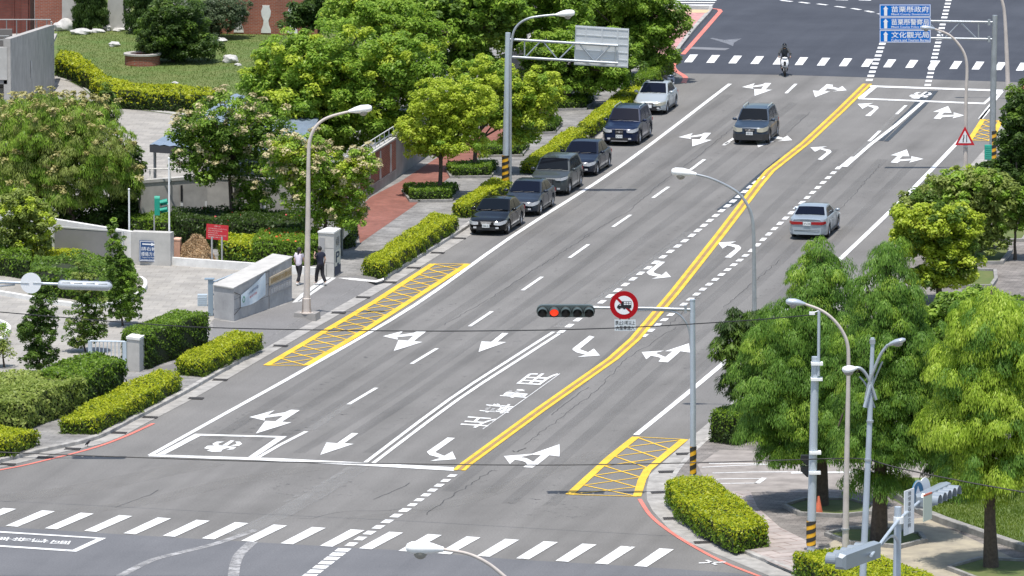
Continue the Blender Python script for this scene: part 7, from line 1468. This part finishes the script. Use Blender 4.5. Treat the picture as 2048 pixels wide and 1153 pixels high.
car('silver-blue saloon driving away on the right carriageway', (1673.5, 460.2), (1656.4, 475.4), 'sedan', 4.76, 1.78, 1.42, 2.67, paintm('paint_silver_blue', (.33, .38, .42), .3), facing=-1, plate='AP-6708', prm=dict(deck=1.04, tail=.98, tlz=(.72, .86), tlw=.30, rpz=.77, xd=-1.55), group=None, dirpx=((1684, 330), (1500, 492)))
# people and scooters
SKIN = mat('skin', (.52, .33, .24), .55); HAIR = mat('black_hair', (.012, .010, .010), .5)
def skin(name, chains, m, parent, lvl=1, root=0):
    """chains: list of [(point, radius), ...]; a chain may start at an existing point (same coordinates)"""
    vs, es, rs = [], [], []
    def vid(p, r):
        for i, q in enumerate(vs):
            if (Vector(q) - Vector(p)).length < 1e-5: return i
        vs.append(tuple(p)); rs.append(r); return len(vs) - 1
    for c in chains:
        prev = None
        for p, r in c:
            i = vid(p, r)
            if prev is not None and prev != i: es.append((prev, i))
            prev = i
    me = bpy.data.meshes.new(name); me.from_pydata(vs, es, []); o = bpy.data.objects.new(name, me); col.objects.link(o)
    o.modifiers.new('s', 'SKIN'); me.skin_vertices[0].data[0].use_root = True
    for i, r in enumerate(rs): me.skin_vertices[0].data[i].radius = r if hasattr(r, '__len__') else (r, r)
    if lvl: s = o.modifiers.new('u', 'SUBSURF'); s.levels = lvl; s.render_levels = lvl
    dg = bpy.context.evaluated_depsgraph_get(); dg.update(); m2 = bpy.data.meshes.new_from_object(o.evaluated_get(dg))
    bpy.data.objects.remove(o); bpy.data.meshes.remove(me); m2.name = name; m2.materials.clear(); m2.materials.append(m)
    m2.polygons.foreach_set('use_smooth', [True] * len(m2.polygons)); m2.polygons.foreach_set('material_index', [0] * len(m2.polygons)); q = bpy.data.objects.new(name, m2); col.objects.link(q)
    if parent: q.parent = parent
    return q
def hand(wr_, d, side_v, m_r=.012):
    """palm and five bent fingers as chains from the wrist along d"""
    wr_ = Vector(wr_); d = Vector(d).normalized(); s = Vector(side_v).normalized(); n = d.cross(s); palm = wr_ + d * .075; ch = [[(wr_, .026), (palm, .032)]]
    for k, (o, l) in enumerate(((-.030, .062), (-.010, .072), (.010, .068), (.030, .052))):
        a = palm + s * o + d * .012; b_ = a + d * l * .55 + n * .012; c = b_ + d * l * .35 + n * .028; ch.append([(palm, .032), (a, .0105), (b_, .0092), (c, .0078)])
    a = wr_ + s * -.035 + d * .03; ch.append([(wr_, .026), (a, .0125), (a - s * .022 + d * .035, .010), (a - s * .022 + d * .06 + n * .012, .0085)]); return ch
def person(name, label, foot, rz, J, mats, zb=.16, loc=None, extra=None, helmet=False, longhair=False):
    """J: joints in metres, x = forward, y = left, z = up"""
    p = Vector(loc) if loc is not None else P(*foot, zb); t = thing(name, label, 'person', (p.x, p.y, p.z), rz)
    G = lambda k: Vector(J[k]); shirtm, pantm, shoem = mats
    pel, ch, nk, hd = G('pelvis'), G('chest'), G('neck'), G('head'); fw = G('face') if 'face' in J else Vector((1, 0, 0)); sd = fw.cross(Vector((0, 0, 1))) * -1; sd.normalize()
    C = [[(pel, .085), (pel.lerp(ch, .5), .085), (ch, .09), (nk, .056), (hd - Vector((0, 0, .07)), .066), (hd, (.078, .095)), (hd + Vector((0, 0, .075)), (.07, .085))]]
    C.append([(hd, (.078, .095)), (hd + fw * .088 + Vector((0, 0, -.018)), .014)]); C.append([(hd - Vector((0, 0, .07)), .066), (hd + fw * .05 - Vector((0, 0, .095)), .034)])
    for s in ('l', 'r'):
        e = 1 if s == 'l' else -1
        C.append([(ch, .09), (G('sh' + s), .05), (G('el' + s), .040), (G('wr' + s), .029)])
        dv = (G('wr' + s) - G('el' + s)).normalized(); hv = Vector(J.get('hd' + s, dv)); C += [[(G('wr' + s), .029)] + c[1:] if False else c for c in hand(G('wr' + s), hv, Vector((0, 0, 1)) if abs(hv.z) < .8 else Vector((1, 0, 0)))]
        C.append([(pel, .085), (G('hp' + s), .07), (G('kn' + s), .05), (G('an' + s), .038), (G('an' + s) + Vector((J.get('ft' + s, (.16, 0, -.05)))), .034)])
    skin('body', C, SKIN, t, 2)
    for s in ('l', 'r'):
        for q, mm in ((.031, mat('eye', (.02, .015, .012), .3)),):
            b = MB(); c = hd + fw * .085 + sd * (q * (1 if s == 'l' else -1)) + Vector((0, 0, .012)); b.ball(tuple(c), .011, 8, 6); b.build('eye', mm, t)
        b = MB(); c = hd + sd * (.082 * (1 if s == 'l' else -1)); b.ball(tuple(c), (.02, .012, .03), 8, 6); b.build('ear', SKIN, t)
    b = MB(); c = hd + fw * .083 + Vector((0, 0, -.052)); b.ball(tuple(c), (.012, .024, .007), 8, 6); b.build('mouth', mat('lips', (.35, .12, .10), .5), t)
    # clothing
    Sx = [[(pel + Vector((0, 0, -.10)), .155), (pel + Vector((0, 0, .08)), .15), (pel.lerp(ch, .6), .15), (ch, .162), (ch.lerp(nk, .5), .12), (nk - Vector((0, 0, .01)), .075)]]
    for s in ('l', 'r'):
        el, sh, wr_ = G('el' + s), G('sh' + s), G('wr' + s); end = sh.lerp(el, .62) if not J.get('long') else None
        Sx.append([(ch, .162), (sh, .085), (end, .075)] if end else [(ch, .162), (sh, .085), (el, .062), (el.lerp(wr_, .93), .046)])
    skin('jacket' if J.get('long') else 't_shirt', Sx, shirtm, t, 2)
    Px = [[(pel + Vector((0, 0, .12)), .13), (pel, .14)]]
    for s in ('l', 'r'): lw = J.get('leg', 1.0); Px.append([(pel, .14), (G('hp' + s), .115), (G('kn' + s), .088 * lw), (G('kn' + s).lerp(G('an' + s), .93), .075 * lw)])
    skin('trousers', Px, pantm, t, 2)
    for s in ('l', 'r'):
        an = G('an' + s); fv = Vector(J.get('ft' + s, (.16, 0, -.05))); b = MB(); fh = Vector((fv.x, fv.y, 0)).normalized(); base = an + Vector((0, 0, -.03))
        b.tube([base - fh * .07 + Vector((0, 0, -.02)), base, base + fv * .5 + Vector((0, 0, -.01)), base + fv, base + fv + fh * .05], [.035, .052, .05, .045, .02], 10, flat=.85); b.build('shoe', shoem, t, smooth=60)
    if helmet:
        b = MB(); b.ball(tuple(hd + Vector((0, 0, .02))), (.155, .135, .15), 18, 12); b.build('helmet', mat('helmet_black', (.012, .012, .014), .15, coat=.5), t, smooth=60)
        b = MB(); b.grid([[tuple(hd + fw * (.158 * math.cos(a)) + sd * (.14 * math.sin(a)) + Vector((0, 0, z))) for a in np.linspace(-1.1, 1.1, 9)] for z in (-.05, .0, .05)]); b.build('visor', mat('helmet_visor', (.10, .11, .12), .08), t, smooth=60)
    else:
        b = MB(); M_ = Matrix.Translation(hd + Vector((0, 0, .035)) - fw * .012); b.ball((0, 0, 0), (.104, .098, .115), 16, 12, M_); h_ = b.build('hair', HAIR, t, smooth=60)
        me = h_.data; bm2 = bmesh.new(); bm2.from_mesh(me); geo = [f for f in bm2.faces if (f.calc_center_median() - (hd)).dot(fw) > .045 and f.calc_center_median().z < hd.z + .075]; bmesh.ops.delete(bm2, geom=geo, context='FACES'); bm2.to_mesh(me); bm2.free()
        if longhair: b = MB(); b.tube([hd - fw * .06 + Vector((0, 0, .03)), hd - fw * .10 + Vector((0, 0, -.08)), hd - fw * .10 + Vector((0, 0, -.22))], [.07, .055, .015], 10); b.build('ponytail', HAIR, t, smooth=60)
    return t
TEE_N = mat('navy_tee', (.012, .016, .035), .85, noise=.2, scale=30); TRO = mat('black_trousers', (.012, .012, .016), .85); SNK = mat('white_sneaker', (.62, .62, .60), .6); TEE_W = mat('lilac_white_tee', (.66, .60, .68), .8, noise=.1, scale=20)
wlk = dict(pelvis=(0, 0, .93), chest=(.03, 0, 1.28), neck=(.04, 0, 1.47), head=(.06, 0, 1.60), shl=(.03, .19, 1.42), shr=(.03, -.19, 1.42), ell=(.12, .23, 1.18), wrl=(.26, .13, 1.36), hdl=(.3, -.5, .8), elr=(-.04, -.24, 1.15), wrr=(.06, -.24, .92), hpl=(.0, .09, .88), hpr=(.0, -.09, .88), knl=(.16, .09, .49), knr=(-.02, -.09, .48), anl=(.20, .09, .09), anr=(-.26, -.10, .14), ftl=(.16, 0, -.04), ftr=(.14, 0, -.08))
# walks left and away from the camera
person('person', 'man in dark navy tee and black trousers walking by the pillar', (641, 571), R(128), wlk, (TEE_N, TRO, SNK))
wk2 = dict(pelvis=(0, 0, .90), chest=(.02, 0, 1.22), neck=(.03, 0, 1.40), head=(.05, 0, 1.53), shl=(.02, .165, 1.35), shr=(.02, -.165, 1.35), ell=(-.05, .20, 1.10), wrl=(.06, .19, .90), elr=(.10, -.20, 1.11), wrr=(.22, -.16, .93), hpl=(.0, .08, .85), hpr=(.0, -.08, .85), knl=(.14, .08, .47), knr=(-.08, -.08, .46), anl=(.10, .08, .08), anr=(-.30, -.08, .13), ftl=(.15, 0, -.04), ftr=(.13, 0, -.08), leg=.85)
person('person', 'woman in a white tee and black leggings walking behind the lamp post', (598, 570), R(60), wk2, (TEE_W, TRO, SNK), longhair=True)
def scooter(label, foot, ang, body, zb=.0, panels=None):
    p = P(*foot, zb); t = thing('scooter', label, 'scooter', (p.x, p.y, zb + .01), ang)
    r = .25; GREYD = mat('scooter_dark', (.03, .03, .033), .5)
    for x in (.62, -.62):
        w = bpy.data.objects.new('wheel', None); col.objects.link(w); w.parent = t; w.location = (x, 0, r); w.rotation_euler = (R(90), 0, 0)
        b = MB(); b.lathe([(r * .6, -.045), (r * .88, -.06), (r, 0), (r * .88, .06), (r * .6, .045)], 24, cap=False); b.build('tyre', TYRE, w, smooth=50)
        b = MB(); b.lathe([(r * .62, -.03), (r * .55, 0), (r * .62, .03)], 20, cap=False); [b.box((math.cos(a) * r * .3, math.sin(a) * r * .3, 0), (r * .6, .03, .03), a) for a in (0, 2.09, 4.19)]; b.build('rim', RIM, w)
    b = MB(); b.tube([(.62, 0, .30), (.66, 0, .42), (.56, 0, .46)], [.09, .085, .05], 10, flat=.8); b.build('mudguard', body, t, smooth=60)
    for s in (1, -1): b = MB(); b.tube([(.62, s * .075, .25), (.55, s * .075, .55)], .022, 6); b.build('fork', GREYD, t)
    b = MB(); rows = []
    for z, w, x, d in ((.42, .10, .50, .05), (.55, .17, .52, .08), (.70, .215, .50, .11), (.84, .20, .45, .10), (.95, .15, .40, .07)):
        rows.append([(x + d * math.cos(a), w * math.sin(a), z) for a in np.linspace(-1.5, 1.5, 9)] + [(x - .10 - d * .3, w * .8 * q, z) for q in (1, .3, -.3, -1)])
        rows[-1].append(rows[-1][0])
    b.grid(rows); b.add(rows[-1][:-1], [tuple(range(len(rows[-1]) - 1))]); b.add(rows[0][:-1], [tuple(range(len(rows[0]) - 1))]); b.build('front_fairing', body, t, smooth=40)
    b = MB(); b.patch([(.625, -.06, .60, .80), (.635, 0, .56, .82), (.625, .06, .60, .80)], .012); b.build('dark_insert', GREYD, t)
    for s in (1, -1): b = MB(); b.ball((.585, s * .10, .60), (.05, .055, .035), 12, 8); b.build('headlight', HLM, t, smooth=60)
    b = MB(); b.box((.05, 0, .30), (.75, .30, .10)); b.build('footboard', GREYD, t)
    b = MB(); b.tube([(-.02, 0, .50), (-.25, 0, .62), (-.60, 0, .66), (-.95, 0, .72)], [.12, .17, .16, .06], 12, flat=.8); b.build('rear_body', body, t, smooth=60)
    b = MB(); b.tube([(-.05, 0, .74), (-.35, 0, .78), (-.70, 0, .80), (-.88, 0, .80)], [.07, .13, .12, .05], 12, flat=.42); b.build('seat', TRIMB, t, smooth=60)
    b = MB(); b.tube([(.40, -.34, 1.00), (.42, -.14, .99), (.44, 0, .97), (.42, .14, .99), (.40, .34, 1.00)], .02, 8); b.build('handlebar', GREYD, t); b = MB(); b.ball((.45, 0, .97), (.11, .15, .06), 14, 8); b.build('handlebar_cover', body, t, smooth=60)
    for s in (1, -1): b = MB(); b.tube([(.43, s * .22, .99), (.42, s * .30, 1.17)], .01, 5); b.ball((.41, s * .31, 1.20), (.02, .06, .04), 10, 6); b.build('mirror', TRIMB, t)
    b = MB(); b.tube([(-.35, -.14, .28), (-.85, -.16, .36)], [.04, .06], 10); b.build('exhaust', GREYD, t); b = MB(); b.tube([(.0, 0, .28), (-.3, 0, .33), (-.62, 0, .27)], [.08, .13, .06], 10); b.build('engine', GREYD, t)
    b = MB(); b.patch([(-.97, -.07, .64, .70), (-.97, .07, .64, .70)], .01); b.build('tail_light', TLM, t)
    return t
SW = paintm('scooter_white', (.72, .73, .74), 0, .25); d_ = (P(1395, 329) - P(1592, 168)).normalized(); sa_ = math.atan2(d_.y, d_.x)
fp = (1569, 151); sa2 = sa_ + R(10); scooter('white scooter ridden towards the camera at the far crossing', fp, sa2, SW, .012)
q = P(*fp, .012); rid = dict(pelvis=(-.32, 0, .92), chest=(-.22, 0, 1.26), neck=(-.17, 0, 1.44), head=(-.12, 0, 1.57), shl=(-.2, .19, 1.38), shr=(-.2, -.19, 1.38), ell=(.0, .30, 1.16), wrl=(.30, .31, 1.03), elr=(.0, -.30, 1.16), wrr=(.30, -.31, 1.03), hdl=(1, 0, -.1), hdr=(1, 0, -.1), hpl=(-.25, .11, .88), hpr=(-.25, -.11, .88), knl=(.18, .17, .84), knr=(.18, -.17, .84), anl=(.12, .14, .44), anr=(.12, -.14, .44), ftl=(.17, 0, -.05), ftr=(.17, 0, -.05), long=1)
person('person', 'rider in black helmet and dark grey jacket on the white scooter', None, sa2, rid, (mat('grey_jacket', (.055, .06, .065), .8, noise=.2, scale=20), TRO, TRIMB), loc=(q.x, q.y, q.z), helmet=True)
scooter('dark scooter with white front parked behind the silver saloon', (1337, 187), sa_ + R(25), paintm('scooter_navy', (.10, .12, .16), .2, .3), .012)
